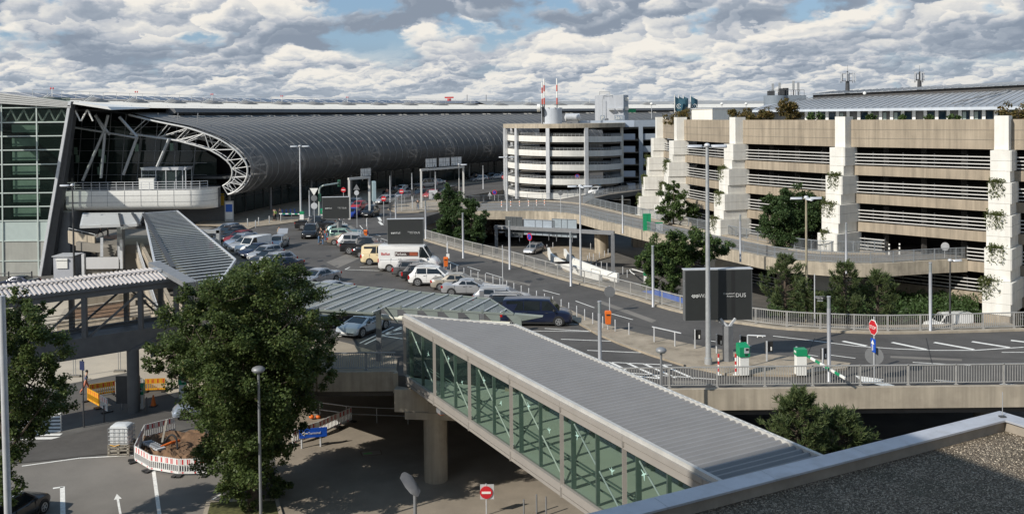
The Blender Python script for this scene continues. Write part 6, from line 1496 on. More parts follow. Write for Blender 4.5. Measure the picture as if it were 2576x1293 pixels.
# ---------------------------------------------------------------- billboards
m_scr = M('dark_screen', (.028, .03, .029), .55, var=.06, scale=2)
m_txt = M('screen_lettering', (.58, .58, .56), .6)
def billboard(label, base, zb, c, w, h, ang, fold=0.0, dep=.5):
    """w, h of the front face; ang = direction the face runs along"""
    t = thing('billboard', label, 'billboard', base); b = Vector(base)
    x = Vector((math.cos(R(ang)), math.sin(R(ang)), 0)); y = Vector((-x.y, x.x, 0))
    P0 = Vector((c[0], c[1], zb))-x*w/2
    obj('casing', MB().loft([[P0+Vector((0, 0, z)), P0+x*w+Vector((0, 0, z)), P0+x*w+y*dep+Vector((0, 0, z)), P0+y*dep+Vector((0, 0, z))] for z in (0, h)]), M('screen_casing', (.16, .165, .165), .5, .2), t)
    obj('cap', MB().loft([[P0-x*.05-y*.03+Vector((0, 0, z)), P0+x*(w+.05)-y*.03+Vector((0, 0, z)), P0+x*(w+.05)+y*(dep+.03)+Vector((0, 0, z)), P0-x*.05+y*(dep+.03)+Vector((0, 0, z))] for z in (h, h+.05)]), m_galvl, t)
    o = obj('screen', MB().face([P0+x*.04-y*.01+Vector((0, 0, .04)), P0+x*(w-.04)-y*.01+Vector((0, 0, .04)), P0+x*(w-.04)-y*.01+Vector((0, 0, h-.04)), P0+x*.04-y*.01+Vector((0, 0, h-.04))]), m_scr, t)
    if fold: obj('screen_fold', MB().face([P0+x*w*.69-y*.016+Vector((0, 0, .04)), P0+x*w*.745-y*.016+Vector((0, 0, .04)), P0+x*w*.745-y*.016+Vector((0, 0, h-.04)), P0+x*w*.69-y*.016+Vector((0, 0, h-.04))]), m_black, o)
    s = w/4.15; Q = P0-y*.03
    wm_ = MB(); z0 = h*.5; q = Q+x*w*.13+Vector((0, 0, z0)); r = .12*s
    for k in (0, 1):
        cq = q+x*(k*.2*s)
        for e in (((-1, 0), (0, -1)), ((0, -1), (1, 0)), ((-.6, .45), (0, -.1)), ((0, -.1), (.6, .45))): wm_.bar(cq+x*e[0][0]*r+Vector((0, 0, e[0][1]*r)), cq+x*e[1][0]*r+Vector((0, 0, e[1][1]*r)), .03, .055*s)
    obj('logo', wm_, m_txt, o)
    text('lettering', 'Wall', .34*s, m_txt, o, Q+x*w*.205+Vector((0, 0, z0-.13*s)), x, (0, 0, 1), depth=.008)
    text('lettering', 'Düsseldorf\nAirport', .155*s, m_txt, o, Q+x*w*.735+Vector((0, 0, z0+.04*s)), x, (0, 0, 1), 'RIGHT')
    text('lettering', 'DUS', .34*s, m_txt, o, Q+x*w*.75+Vector((0, 0, z0-.13*s)), x, (0, 0, 1), depth=.008)
    pl = MB(); top = b+Vector((0, 0, zb-.3-b.z))
    pl.loft([[b+Vector((dx, dy, 0))+x*0 for dx, dy in ((-.28, -.2), (-.05, -.3), (.28, -.12), (.28, .25), (-.28, .25))], [top+Vector((dx, dy, 0)) for dx, dy in ((-.28, -.2), (-.05, -.3), (.28, -.12), (.28, .25), (-.28, .25))]])
    obj('mast', pl, m_grey, t)
    cen = P0+x*w/2+y*dep/2
    vm = MB()
    for s_ in (-1, 1): vm.bar(top+Vector((0, -.1, -.1)), top+x*.45*s_+Vector((0, 0, .42)), .12, .12)
    vm.bar(top+Vector((0, 0, -.1)), cen+Vector((0, 0, .1)), .2, .2)
    obj('bracket', vm, m_galvl, t)
    return t
b3 = G(1832, 907, .13); c3 = D(1806, 795, 55.5)
billboard('largest dark billboard at right, partly behind the tall lamp mast', (b3.x, b3.y, .13), 2.55, (c3.x, 55.3), 4.1, 3.05, 3, 1)
b2 = D(1021, 690, 90); billboard('middle dark billboard behind the white panel van', (b2.x, 90.6, .1), 2.35, (b2.x, 90), 3.5, 2.62, 2)
b1 = D(845, 560, 114); billboard('small far dark billboard beside the traffic light', (b1.x+.3, 114.6, .1), 2.45, (b1.x, 114), 3.25, 2.65, 4)
# ---------------------------------------------------------------- signs
def disc(mb, c, r, n=20, z0=0, axis=(0, -1, 0), th=.03):
    ax = Vector(axis).normalized(); up = Vector((0, 0, 1)); x = up.cross(ax).normalized()
    c = Vector(c); pts = [c+(x*math.cos(2*math.pi*k/n)+up*math.sin(2*math.pi*k/n))*r for k in range(n)]
    mb.loft([[p-ax*th/2 for p in pts], [p+ax*th/2 for p in pts]]); return mb
def sign(label, base, h, plates, name='road_sign', cat='road sign', pole=m_galvl, r=.035):
    t = thing(name, label, cat, base); b = Vector(base)
    obj('pole', MB().tube(b, b+Vector((0, 0, h)), r, n=8), pole, t, 40)
    for f in plates: f(t, b)
    return t
m_sback = M('sign_back', (.20, .205, .21), .5, .3)
m_sred = M('sign_red', (.55, .02, .03), .4); m_sblue = M('sign_blue', (.01, .08, .45), .4)
def P_disc(z, r, m, nm='plate', axis=(0, -1, 0), inner=None, dx=0):
    def f(t, b):
        ax = Vector(axis).normalized()
        o = obj(nm, disc(MB(), b+Vector((dx, 0, z))+ax*.05, r, axis=axis), m, t)
        if inner: inner(o, b+Vector((dx, 0, z))+ax*.07, ax, r)
    return f
def I_bar(o, c, ax, r): x = Vector((0, 0, 1)).cross(ax); obj('white_bar', MB().bar(c-x*r*.72+ax*.01, c+x*r*.72+ax*.01, .02, r*.34, (0, 0, 1)), m_white, o)
def I_ring(o, c, ax, r): obj('centre', disc(MB(), c, r*.74, axis=ax), m_sblue, o); x = Vector((0, 0, 1)).cross(ax); obj('slash', MB().bar(c+ax*.02-x*r*.6-Vector((0, 0, r*.6)), c+ax*.02+x*r*.6+Vector((0, 0, r*.6)), .02, .1, ax), m_sred, o)
def P_poly(z, pts, m, axis=(0, -1, 0), nm='plate', inner=None):
    def f(t, b):
        ax = Vector(axis).normalized(); x = Vector((0, 0, 1)).cross(ax); c = b+Vector((0, 0, z))+ax*.05
        o = obj(nm, MB().loft([[c+x*px+Vector((0, 0, pz))-ax*.015*s for px, pz in pts] for s in (1, -1)]), m, t)
        if inner: inner(o, c+ax*.02, ax, 1)
    return f
def octagon(r): return [(r*math.cos(R(22.5+45*k)), r*math.sin(R(22.5+45*k))) for k in range(8)]
rect = lambda w, h: [(-w/2, -h/2), (w/2, -h/2), (w/2, h/2), (-w/2, h/2)]
tri_dn = lambda s: [(-s/2, s*.43), (0, -s*.43), (s/2, s*.43)]
tri_up = lambda s: [(-s/2, -s*.43), (s/2, -s*.43), (0, s*.43)]
def stop_text(o, c, ax, r):
    x = Vector((0, 0, 1)).cross(ax); text('lettering', 'STOP', .26, m_white, o, c-x*.32-Vector((0, 0, .09))+ax*.012, x, (0, 0, 1))
def rim_oct(o, c, ax, r):
    obj('red_face', MB().loft([[c+Vector((0, 0, 1)).cross(ax)*px+Vector((0, 0, pz))+ax*d for px, pz in octagon(.41)] for d in (.0, .006)]), m_sred, o); stop_text(o, c, ax, r)
def arrow_up(o, c, ax, r): x = Vector((0, 0, 1)).cross(ax); obj('arrow', MB().bar(c-Vector((0, 0, .28))+ax*.012, c+Vector((0, 0, .15))+ax*.012, .02, .09, ax).face([c+ax*.02+x*-.16+Vector((0, 0, .08)), c+ax*.02+x*.16+Vector((0, 0, .08)), c+ax*.02+Vector((0, 0, .33))]), m_white, o)
b = G(2199, 958); sign('red octagonal STOP sign above a blue arrow sign at the barrier', (b.x, b.y, .05), 3.55, [P_poly(2.95, octagon(.45), m_white, (-.985, -.17, 0), 'stop_plate', rim_oct), P_poly(1.95, rect(.45, .75), m_sblue, (-.985, -.17, 0), 'arrow_plate', arrow_up), P_disc(1.35, .5, m_sback, 'round_sign_back', (.5, .85, 0))])
def noentry_extra(t, b):
    s = MB(); c = b+Vector((.12, -.09, 2.05+.02)); s.add(*(lambda q: (q.v, q.f))(MB().box(c+Vector((.02, 0, .18)), (.17, .01, .17)).box(c+Vector((-.1, 0, -.2)), (.16, .01, .1)))); obj('sticker', s, m_white, t)
b = D(1224, 1300, 48.2); zc_ = D(1224, 1237, 48.2).z-LOW
def backplate(t, b): obj('backing', MB().box(b+Vector((.04, .0, zc_+.02)), (.72, .03, .78)), m_galvl, t)
sign('red no entry sign on a grey pole at the bottom centre', (b.x, b.y, LOW), zc_+.45, [backplate, P_disc(zc_, .33, m_sred, 'plate', (0, -1, 0), I_bar)])
p = D(1533, 733, 70); sign('grey round sign back on a pole beside the near orange bin', (p.x, p.y-.1, .1), p.z+.35, [P_disc(p.z-.1, .42, m_sback, 'plate', (0, -1, 0))])
for u, v, zc2, lb_, kind in [(864, 478, None, 'no entry sign far behind the small billboard', 'ne'), (965, 500, None, 'no entry sign on the island beside the silver estate', 'ne'), (1010, 482, None, 'no entry sign above the queueing silver estate', 'ne'), (1266, 446, None, 'no entry sign at the far road by the ramp tower', 'ne'),
    (897, 476, None, 'triangle and round sign backs on one pole before the sign gantry', 'tri'), (790, 483, None, 'yield triangle and two round sign backs beside the traffic light', 'yld'), (1244, 484, None, 'pink red round no stopping sign by the ramp plateau', 'ns'), (1333, 598, None, 'no stopping sign on a tall pole above the road railing', 'ns2'), (1452, 443, None, 'no stopping sign on the branch road pole', 'ns'), (1410, 486, None, 'dark round sign back on the ramp', 'bk'), (1509, 464, None, 'small blue sign on the branch road', 'bl'), (2377, 620, None, 'grey round sign back at the garage entrance', 'bk2'), (2176, 622, None, 'grey round sign back on the inner ramp railing', 'bk3'), (1232, 488, None, 'white triangle sign back by the plateau railing', 'tb')]:
    yy = {'ne': 130, 'tri': 125, 'yld': 119, 'ns': 163, 'ns2': 100, 'bk': 140, 'bl': 178, 'bk2': 93, 'bk3': 101, 'tb': 165}[kind]
    if lb_.startswith('no entry sign far'): yy = 135
    if 'far road' in lb_: yy = 195
    if 'queueing' in lb_: yy = 145
    if 'branch road pole' in lb_: yy = 176
    p = D(u, v, yy); z = p.z
    g_ = G(u, 560, 0); bz = 0 if kind != 'ns2' else .1
    ps2 = {'ne': [P_disc(z, .36, m_sred, 'plate', (0, -1, 0), I_bar)], 'tri': [P_poly(z+.3, tri_up(.9), m_sback), P_disc(z-.5, .33, m_galvl)], 'yld': [P_poly(z, tri_dn(1.1), m_white, (0, -1, 0)), P_disc(z-.8, .4, m_sback), P_disc(z-1.8, .42, m_galvl)], 'ns': [P_disc(z, .42, m_sred, 'plate', (0, -1, 0), I_ring)], 'ns2': [P_disc(z, .42, m_sred, 'plate', (-.8, -.6, 0), I_ring)], 'bk': [P_disc(z, .36, m_sback)], 'bk2': [P_disc(z, .42, m_galvl, 'plate', (0, -1, 0))], 'bk3': [P_disc(z, .4, m_galv)], 'bl': [P_poly(z, rect(.5, .7), M('light_blue_sign', (.05, .3, .5), .4))], 'tb': [P_poly(z, tri_up(.8), m_galvl)]}[kind]
    sign(lb_, (p.x, p.y, bz), max(z+.4, .6), ps2)
for u, vb, vt, lb_ in ((1127, 676, 608, 'thin pole with a narrow sign plate beside the second orange bin'), (924, 606, 548, 'thin pole with small blue plate beside the far orange bin')):
    b = G(u, vb, .1); zt10 = D(u, vt, b.y).z; sign(lb_, (b.x, b.y, .1), zt10-.1, [P_poly(zt10-.7, rect(.22, .9), m_galvl, (-.8, -.5, 0)), P_poly(zt10-1.5 if u > 1000 else zt10-1.9, rect(.3, .45), m_sblue if u < 1000 else m_white, (0, -1, 0))])
# tall slim flagless pole beside the road (no lamp head)
for u, vt, vb, lb_ in ((1265, 617, 730, 'slim pole on the median beside the bollards'), ):
    b = G(u, vb, .1); sign(lb_, (b.x, b.y, .1), D(u, vt, b.y).z-.1, [P_poly(.9, rect(.14, .3), m_galv)], 'slim_pole', 'pole')
# street name bracket sign behind the far railing
p = D(2062, 750, 64); t = sign('slim pole with a small black and white street name plate', (p.x-.35, 64, LOW), D(2049, 690, 64).z-LOW, [], 'street_name_sign', 'street sign'); q = D(2063, 749, 64)
o = obj('name_plate', MB().box(q, (.75, .04, .2)), m_black, t); text('lettering', 'Trister Bay', .12, m_white, o, q+Vector((-.34, -.03, -.04)), (1, 0, 0), (0, 0, 1)); obj('arm', MB().bar(D(2049, 746, 64), D(2075, 746, 64), .04, .04).bar(D(2056, 753, 64), D(2070, 753, 64), .03, .03).bar(D(2056, 757, 64), D(2070, 757, 64), .03, .03), m_galvl, t)
# ---------------------------------------------------------------- orange bins
bi = thing('litter_bin', 'orange litter bin on a post', 'bin', (0, 0, 0), 'orange litter bins')
obj('bucket', MB().loft([[(x*s, y*s, z) for x, y in ((-.19, -.16), (.19, -.16), (.22, 0), (.19, .16), (-.19, .16), (-.22, 0))] for z, s in ((.45, .8), (.5, .88), (1.1, 1.0), (1.22, 1.05))]), m_orange, bi, 30); obj('lid', MB().loft([[(x*s, y*s, z) for x, y in ((-.19, -.16), (.19, -.16), (.22, 0), (.19, .16), (-.19, .16), (-.22, 0))] for z, s in ((1.2, 1.1), (1.34, 1.0), (1.36, .9))]), m_orange, bi, 30); obj('opening', MB().box((0, -.175, 1.1), (.26, .02, .09)), m_black, bi); obj('post', MB().tube((0, .2, 0), (0, .2, 1.3), .035, n=8), m_galvl, bi)
for i, (u, v, lb_) in enumerate([(1530, 831, 'orange litter bin nearest the camera on the median'), (1122, 682, 'orange litter bin beside the white panel van front'), (920, 607, 'orange litter bin beyond the parked SUV row'), (853, 563, 'orange litter bin under the far small billboard')]): put(bi, G(u, v, .1), 0, lb_, i == 0)
# ---------------------------------------------------------------- barrier island
tm_ = thing('ticket_machine', 'green and white ticket machine on the island beside the red and white posts', 'ticket machine', (0, 0, 0))
obj('body', MB().box((0, 0, .6), (.52, .5, 1.2)), m_white, tm_); o = obj('head', MB().add([(-.3, -.3, 1.05), (.3, -.3, 1.05), (.3, .28, 1.05), (-.3, .28, 1.05), (-.3, -.3, 1.6), (.3, -.3, 1.6), (.28, .2, 1.78), (-.28, .2, 1.78), (.3, .28, 1.7), (-.3, .28, 1.7)], [(3, 2, 1, 0), (0, 1, 5, 4), (4, 5, 6, 7), (1, 2, 8, 6, 5), (3, 0, 4, 7, 9), (7, 6, 8, 9), (2, 3, 9, 8)]), m_green, tm_)
obj('display', MB().box((.1, -.31, 1.42), (.28, .03, .3)), m_galvl, o); obj('screen', MB().box((.12, -.33, 1.48), (.16, .02, .12)), m_black, o); obj('slot', MB().box((.08, -.31, 1.17), (.16, .02, .08)), m_black, o)
def tmat(u, v, z, lb_, first=False, rz=.15): return put(tm_, G(u, v, z), rz, lb_, first)
tmat(1869, 941, .13, 'green and white ticket machine on the island beside the red and white posts', True)
tmat(353, 1026, LOW, 'green topped ticket post on the lower level beside the orange cone')
tmat(812, 556, .1, 'green ticket machine far away beside the traffic light pole')
tmat(461, 1000, LOW, 'green topped ticket post half hidden behind the big tree')
def barrier(label, base, arm_a, rise, L, rz=0):
    t = thing('parking_barrier', label, 'barrier', base); b = Vector(base)
    obj('housing', MB().box(b+Vector((0, 0, .55)), (.55, .5, 1.1), rz), m_white, t); o = obj('housing_cap', MB().add(*(lambda q: (q.v, q.f))(MB().box(b+Vector((0, 0, 1.28)), (.6, .55, .38), rz))), m_green, t); obj('lettering_plate', MB().box(b+Vector((-.31, 0, 1.3)), (.02, .3, .1), rz), m_white, o)
    d = Vector((math.cos(R(arm_a)), math.sin(R(arm_a)), rise)).normalized(); s = b+Vector((.3, -.1, 1.1)); g, w_ = MB(), MB(); n = 8
    for k in range(n): (g if k % 2 == 0 else w_).bar(s+d*L*k/n, s+d*L*(k+1)/n, .08, .13)
    a = obj('arm', w_, m_white, t); obj('arm_stripe', g, m_green, a)
    return t
barrier('white barrier box with green cap and lowered striped arm at the near railing', G(2014, 941, .13), -72, -.12, 3.4)
barrier('far green and white striped barrier at the car park head', G(760, 558, .1), 176, .02, 3.6)
tp_ = thing('marker_post', 'red and white striped marker post', 'marker post', (0, 0, 0), 'striped posts on the island'); w_, r_ = MB(), MB()
for k in range(6): (w_ if k % 2 == 0 else r_).lathe((0, 0, k*.2), [(.055, 0), (.055, .2)], 8)
obj('post', w_, m_white, tp_, 40); obj('band', r_, m_red, tp_, 40); obj('foot', MB().box((0, 0, .02), (.3, .12, .05)), m_white, tp_)
for i, (u, v, lb_) in enumerate([(1808, 943, 'red and white striped post nearer the tall lamp mast'), (1851, 943, 'red and white striped post right beside the ticket machine')]): put(tp_, G(u, v, .13), 0, lb_, i == 0)
kb_ = thing('delineator', 'small black sign back on a grey post along the island edge', 'marker post', (0, 0, 0), 'black sign backs along the island')
obj('post', MB().box((0, 0, .6), (.08, .08, 1.2)), m_galvl, kb_); obj('plate', MB().box((.16, .08, .85), (.5, .03, .62)), m_black, kb_); obj('sticker', MB().box((.3, .06, .72), (.08, .012, .22)), m_white, kb_)
for i, (u, v) in enumerate([(1748, 876), (1803, 888), (1862, 892), (1929, 908), (2004, 923), (2070, 928)]): put(kb_, G(u, v, .13), (0, -.9, -.8, .1, .2, .5)[i], None, i == 0)
ur = thing('guard_rail', 'low grey two-post rail at the narrow end of the island', 'rail', G(1650, 866, .1)); a, b = G(1646, 861, .1), G(1698, 872, .1); d = (b-a)
obj('bar', MB().bar(a+Vector((0, 0, 1))-d*.1, b+Vector((0, 0, .95))+d*.3, .06, .06), m_galvl, ur); obj('post', MB().tube(a, a+Vector((0, 0, 1)), .045), m_galvl, ur); obj('post', MB().tube(b, b+Vector((0, 0, .95)), .045), m_galvl, ur)
pf = thing('height_bar', 'thin grey angled height bar frame behind the ticket machine', 'frame', G(1880, 925, .13)); b = G(1881, 922, .13); zt11 = D(1881, 843, b.y).z
obj('post', MB().tube(b, (b.x, b.y, zt11), .045), m_galvl, pf); e = D(1926, 845, b.y-.3); obj('bar', MB().tube((b.x, b.y, zt11), e, .04), m_galvl, pf); obj('hook', MB().path([D(1905, 849, b.y-.3), D(1907, 845, b.y-.3), D(1917, 845, b.y-.3), D(1919, 848, b.y-.3)], .03), m_white, pf)
# ---------------------------------------------------------------- gantries with sign backs
def gantry(label, pa, pb, zt, boards, mat=m_cream, r=.18, arm=None):
    t = thing('sign_gantry', label, 'sign gantry', pa); a, b = Vector(pa), Vector(pb); A, Bq = Vector((a.x, a.y, zt)), Vector((b.x, b.y, zt))
    obj('post', MB().bar(a, A, r*2, r*2), mat, t)
    obj('post', MB().bar(b, Bq, r*2, r*2), mat, t)
    obj('beam', MB().bar(A-(Bq-A).normalized()*r, Bq+(Bq-A).normalized()*r, r*2, r*2.2), mat, t)
    x = (Bq-A).normalized()
    for f, w, h0, h1, m in boards:
        c = A+x*(f*(Bq-A).length)+Vector((0, .35, 0))
        o = obj('sign_board', MB().add([c-x*w/2+Vector((0, 0, h0)), c+x*w/2+Vector((0, 0, h0)), c+x*w/2+Vector((0, 0, h1)), c-x*w/2+Vector((0, 0, h1))]+[c-x*w/2+Vector((0, .1, h0)), c+x*w/2+Vector((0, .1, h0)), c+x*w/2+Vector((0, .1, h1)), c-x*w/2+Vector((0, .1, h1))], [(0, 1, 2, 3), (7, 6, 5, 4), (0, 4, 5, 1), (2, 6, 7, 3), (1, 5, 6, 2), (3, 7, 4, 0)]), m, t)
        fm = MB()
        for g in (-.5, -.12, .12, .5): fm.bar(c+x*w*g+Vector((0, -.04, h0)), c+x*w*g+Vector((0, -.04, h1)), .05, .04)
        for z in (h0+.04, (h0+h1)/2, h1-.04): fm.bar(c-x*w/2+Vector((0, -.05, z)), c+x*w/2+Vector((0, -.04, z)), .04, .04)
        obj('frame', fm, m_grey, o)
        st_ = MB()
        for g in (-.32, .32): st_.bar(c+x*w*g+Vector((0, -.1, h0-.6)), c+x*w*g+Vector((0, -.1, h0+.4)), .1, .08)
        obj('bracket', st_, m_grey, o)
    return t
m_gant = M('pale_gantry', (.58, .57, .54), .5, .1, var=.05); m_sbl = M('pale_sign_back', (.72, .72, .70), .5, .0, var=.05)
a, b = G(1060, 498), G(1167, 478); Yg = (a.y+b.y)/2
a, b = Vector((D(1060, 498, 150).x, 150, 0)), Vector((D(1166, 478, 158).x, 158, 0)); zt12 = D(1112, 424, 154).z
gantry('big pale sign gantry with three sign backs over the terminal road', a, b, zt12, [(.23, 2.6, .3, 1.75, m_sbl), (.54, 2.6, .3, 1.75, m_sbl), (.83, 2.6, .3, 1.75, m_sbl)], m_gant, .15)
lampmast('slim lamp with a pale head beside the right post of the big gantry', (D(1155, 470, 156.5).x, 156.5, 0), zt12+.5, (0,), m_gant, .1, 1.0)
a = Vector((D(879, 510, 135).x, 135, 0)); b = Vector((D(929.5, 506, 138).x, 138, 0)); gantry('smaller gantry with one sign back left of the big gantry', a, b, D(905, 449, 136).z, [(.82, 2.0, .2, 1.35, m_sbl)], m_gant, .15)
ga, gb2 = G(1254, 626, LOW), G(1542, 692, LOW); gz = D(1542, 586, gb2.y).z
gl_ = gantry('long grey sign gantry on the lower level in front of the ramp', Vector((ga.x, 128, LOW)), Vector((gb2.x, gb2.y, LOW)), gz, [(.16, 2.6, -1.3, 1.5, M('dark_sign_back', (.09, .10, .105), .5, .3)), (.38, 4.6, -.9, 1.25, M('blue_grey_sign_back', (.36, .41, .46), .5, .2)), (.60, 3.6, -.95, 1.5, M('green_grey_sign_back', (.32, .37, .40), .5, .2))], m_grey, .22)
# traffic light arm
tlp = thing('traffic_light', 'green and white traffic light mast with curved arm over the road', 'traffic light', G(803, 553, .1)); b = G(803, 553, .1); Yl = b.y
pts = [b, D(803, 480, Yl), D(806, 471, Yl), D(813, 467, Yl), D(852, 461, Yl+4)]
obj('mast', MB().path([Vector(p) for p in pts], .12, 8), M('pale_green_mast', (.5, .56, .5), .5, .1), tlp)
hd2 = MB().box(D(853, 461, Yl+4), (.4, .35, 1.0)).box(D(804, 497, Yl-.2), (.4, .35, 1.1)); sgo = obj('signal_head', hd2, M('signal_green', (.02, .10, .06), .5), tlp)
lz = MB()
for q in (D(853, 458, Yl+3.8), D(853, 464, Yl+3.8), D(804, 494, Yl-.4), D(804, 500, Yl-.4)): disc(lz, q, .1)
obj('signal_lens', lz, m_black, sgo)
for u, v, lb_ in ((982, 508, 'traffic signal post with dark head on the island by the no entry sign'), (853, 490, 'traffic signal post just right of the curved light mast'), (1037, 478, 'dark traffic signal beside the light column left of big gantry')):
    yy = 128 if u < 1000 else 150; p = D(u, v, yy); t = thing('traffic_light', lb_, 'traffic light', (p.x, p.y, .1)); obj('post', MB().tube((p.x, p.y, .1), (p.x, p.y, 3.2), .08), m_galvl, t); obj('signal_head', MB().box((p.x, p.y-.15, 2.6), (.38, .3, 1.05)).box((p.x+.35, p.y-.1, 2.6), (.05, .5, 1.2)), m_dgrey, t)
ad = thing('advert_panel', 'pale blue upright advertising panel at the terminal kerb', 'advertising panel', G(941, 512, .1)); p = D(941, 505, 150); obj('panel', MB().box((p.x, 150, 2.9), (.5, 1.8, 3.2), .25), M('pale_blue_panel', (.36, .47, .5), .4), ad); obj('foot', MB().box((p.x, 150, .7), (.3, .5, 1.3), .25), m_galvl, ad)
# white cabinets on the island
for u, v, w, h, lb_ in ((1090, 490, 1.5, 1.6, 'pale metal cabinet at the left edge of the twin trees'),):
    p = G(u, v+12, .1); o = thing('utility_cabinet', lb_, 'cabinet', (p.x, p.y, .1)); obj('body', MB().box((p.x, p.y, .95), (w, .5, h)), m_galvl, o); obj('handle', MB().box((p.x, p.y-.27, 1.0), (.5, .04, .15)), m_dgrey, o)
gc = thing('utility_cabinet', 'tall green cabinet standing on the ramp beside its railing', 'cabinet', G(1632, 584, 0)); p = G(1632, 586, 0); obj('body', MB().box((p.x, p.y+1.6, 1.1), (.95, .7, 2.2)), m_green, gc); obj('top', MB().box((p.x, p.y+1.6, 2.22), (1.0, .75, .06)), m_green, gc); obj('door_seam', MB().box((p.x, p.y+1.24, 1.1), (.02, .02, 2.0)), m_dgrey, gc)
gs = thing('grit_box', 'low white box beside the green cabinet on the ramp', 'box', p); obj('body', MB().box((p.x+1.6, p.y+2, .5), (.9, .5, 1.0)), m_galvl, gs); obj('lid', MB().box((p.x+1.6, p.y+2, 1.03), (1.0, .6, .08)), m_green, gs)
# ---------------------------------------------------------------- lower level white stair walls, blue container
sw_ = thing('stair_walls', 'curved white concrete walls around the lower stairwell', 'stair wall', G(1430, 670, LOW))
Wl = [G(*p, -4.9) for p in [(1421, 626), (1427, 636), (1438, 645), (1458, 655.5), (1494, 669), (1520, 679), (1555, 688)]]
mb = MB(); wall3(mb, smoothpath(Wl, 3), 1.1, .35); obj('wall', mb, m_white, sw_)
Wl2 = [G(*p, -4.9) for p in [(1380, 623), (1384, 634), (1394, 643), (1412, 654), (1424, 659), (1445, 668), (1480, 681), (1512, 692)]]
mb = MB(); wall3(mb, smoothpath(Wl2, 3), 1.1, .35); obj('wall', mb, m_white, sw_)
mb = MB()
for k in range(7):
    a, b = G(1395+k*2, 641+k*2.6, LOW), G(1424+k*.6, 641+k*2.6, LOW); mb.bar(a+Vector((0, 0, .15+.0*k)), b+Vector((0, 0, .15)), .3, .18)
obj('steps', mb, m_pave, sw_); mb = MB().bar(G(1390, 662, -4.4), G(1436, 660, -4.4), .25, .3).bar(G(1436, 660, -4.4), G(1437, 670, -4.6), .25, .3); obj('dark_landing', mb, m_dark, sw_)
hr2 = MB(); q = [G(1487, 676, -4.0), G(1510, 681, -4.0)]; hr2.path([q[0]-Vector((0, 0, .9)), q[0], q[1], q[1]-Vector((0, 0, .9))], .04); hr2.path([G(1528, 693, -4.6), G(1549, 681, -4.2)], .05); obj('handrail', hr2, m_galv, sw_)
struct('stair_island', MB().prism([G2(*p, LOW) for p in [(1362, 634), (1375, 627), (1400, 622), (1440, 622), (1500, 632), (1540, 640), (1535, 648), (1505, 656), (1488, 668), (1560, 700), (1500, 712), (1430, 690), (1385, 655)]], LOW, LOW+.14), m_verge)
sbl = thing('bollard', 'thin grey bollard on the lower stair island', 'bollard', (0, 0, 0), 'bollards on the lower stair island'); obj('tube', MB().lathe((0, 0, 0), [(.05, 0), (.05, .95), (.03, 1)], 8), m_galvl, sbl, 40)
for i, (u, v) in enumerate([(1376, 631), (1391, 626), (1486, 628), (1478, 660), (1483, 653), (1493, 656), (1508, 651), (1521, 648), (1530, 643), (1487, 664), (1500, 670), (1513, 676), (1527, 680), (1567, 690), (1578, 698)]): put(sbl, G(u, v, LOW), 0, None, i == 0)
bc = thing('blue_container', 'long bright blue container or hoarding behind the road railing', 'container', G(1650, 770, LOW)); a, b = D(1480, 703, 92), D(1703, 731, 78); a.z = b.z = 0
za, zb5 = D(1650, 724, 81).z-1.0, LOW
n_ = Vector((-(b-a).y, (b-a).x, 0)).normalized()*2.4
obj('shell', MB().prism([(p.x, p.y) for p in (a.lerp(b, .55), b, b+n_, a.lerp(b, .55)+n_)], LOW, za), m_blue, bc); obj('end_panel', MB().prism([(p.x, p.y) for p in (b+Vector((.02, 0, 0)), b+Vector((.35, -.1, 0)), b+n_+Vector((.35, 0, 0)), b+n_+Vector((.02, 0, 0)))], LOW, za-.02), m_galv, bc)
obj('low_wall', MB().prism([(p.x, p.y) for p in (a, a.lerp(b, .545), a.lerp(b, .545)+n_, a+n_)], LOW, LOW+1.5), m_white, bc); mb = MB()
for k in range(14): p = a.lerp(b, .56+k*.033); mb.bar((p.x, p.y-.03, LOW+.2), (p.x, p.y-.03, za-.2), .03, .05)
obj('rib', mb, m_blue, bc)
lrb = thing('litter_bin', 'small green topped bin on a white post on the lower level', 'bin', G(1620, 690, LOW)); p = G(1623, 712, LOW); obj('post', MB().box((p.x, p.y, LOW+.5), (.3, .25, 1.0)), m_white, lrb); obj('bucket', MB().box((p.x, p.y, LOW+1.15), (.4, .35, .35)), m_green, lrb)
hp_ = thing('hoop_rail', 'bent white pipe hoop on the lower level', 'rail', G(1600, 700, LOW)); hpz = LOW+1; obj('pipe', MB().path([Vector(G(u, v, hpz)) for u, v in ((1619, 685), (1590, 677), (1584, 679), (1588, 685), (1596, 690))]+[G(1596, 690, LOW)], .06, 6), m_white, hp_); obj('foot', MB().box(G(1596, 690, LOW), (.3, .3, .05)), m_galv, hp_)
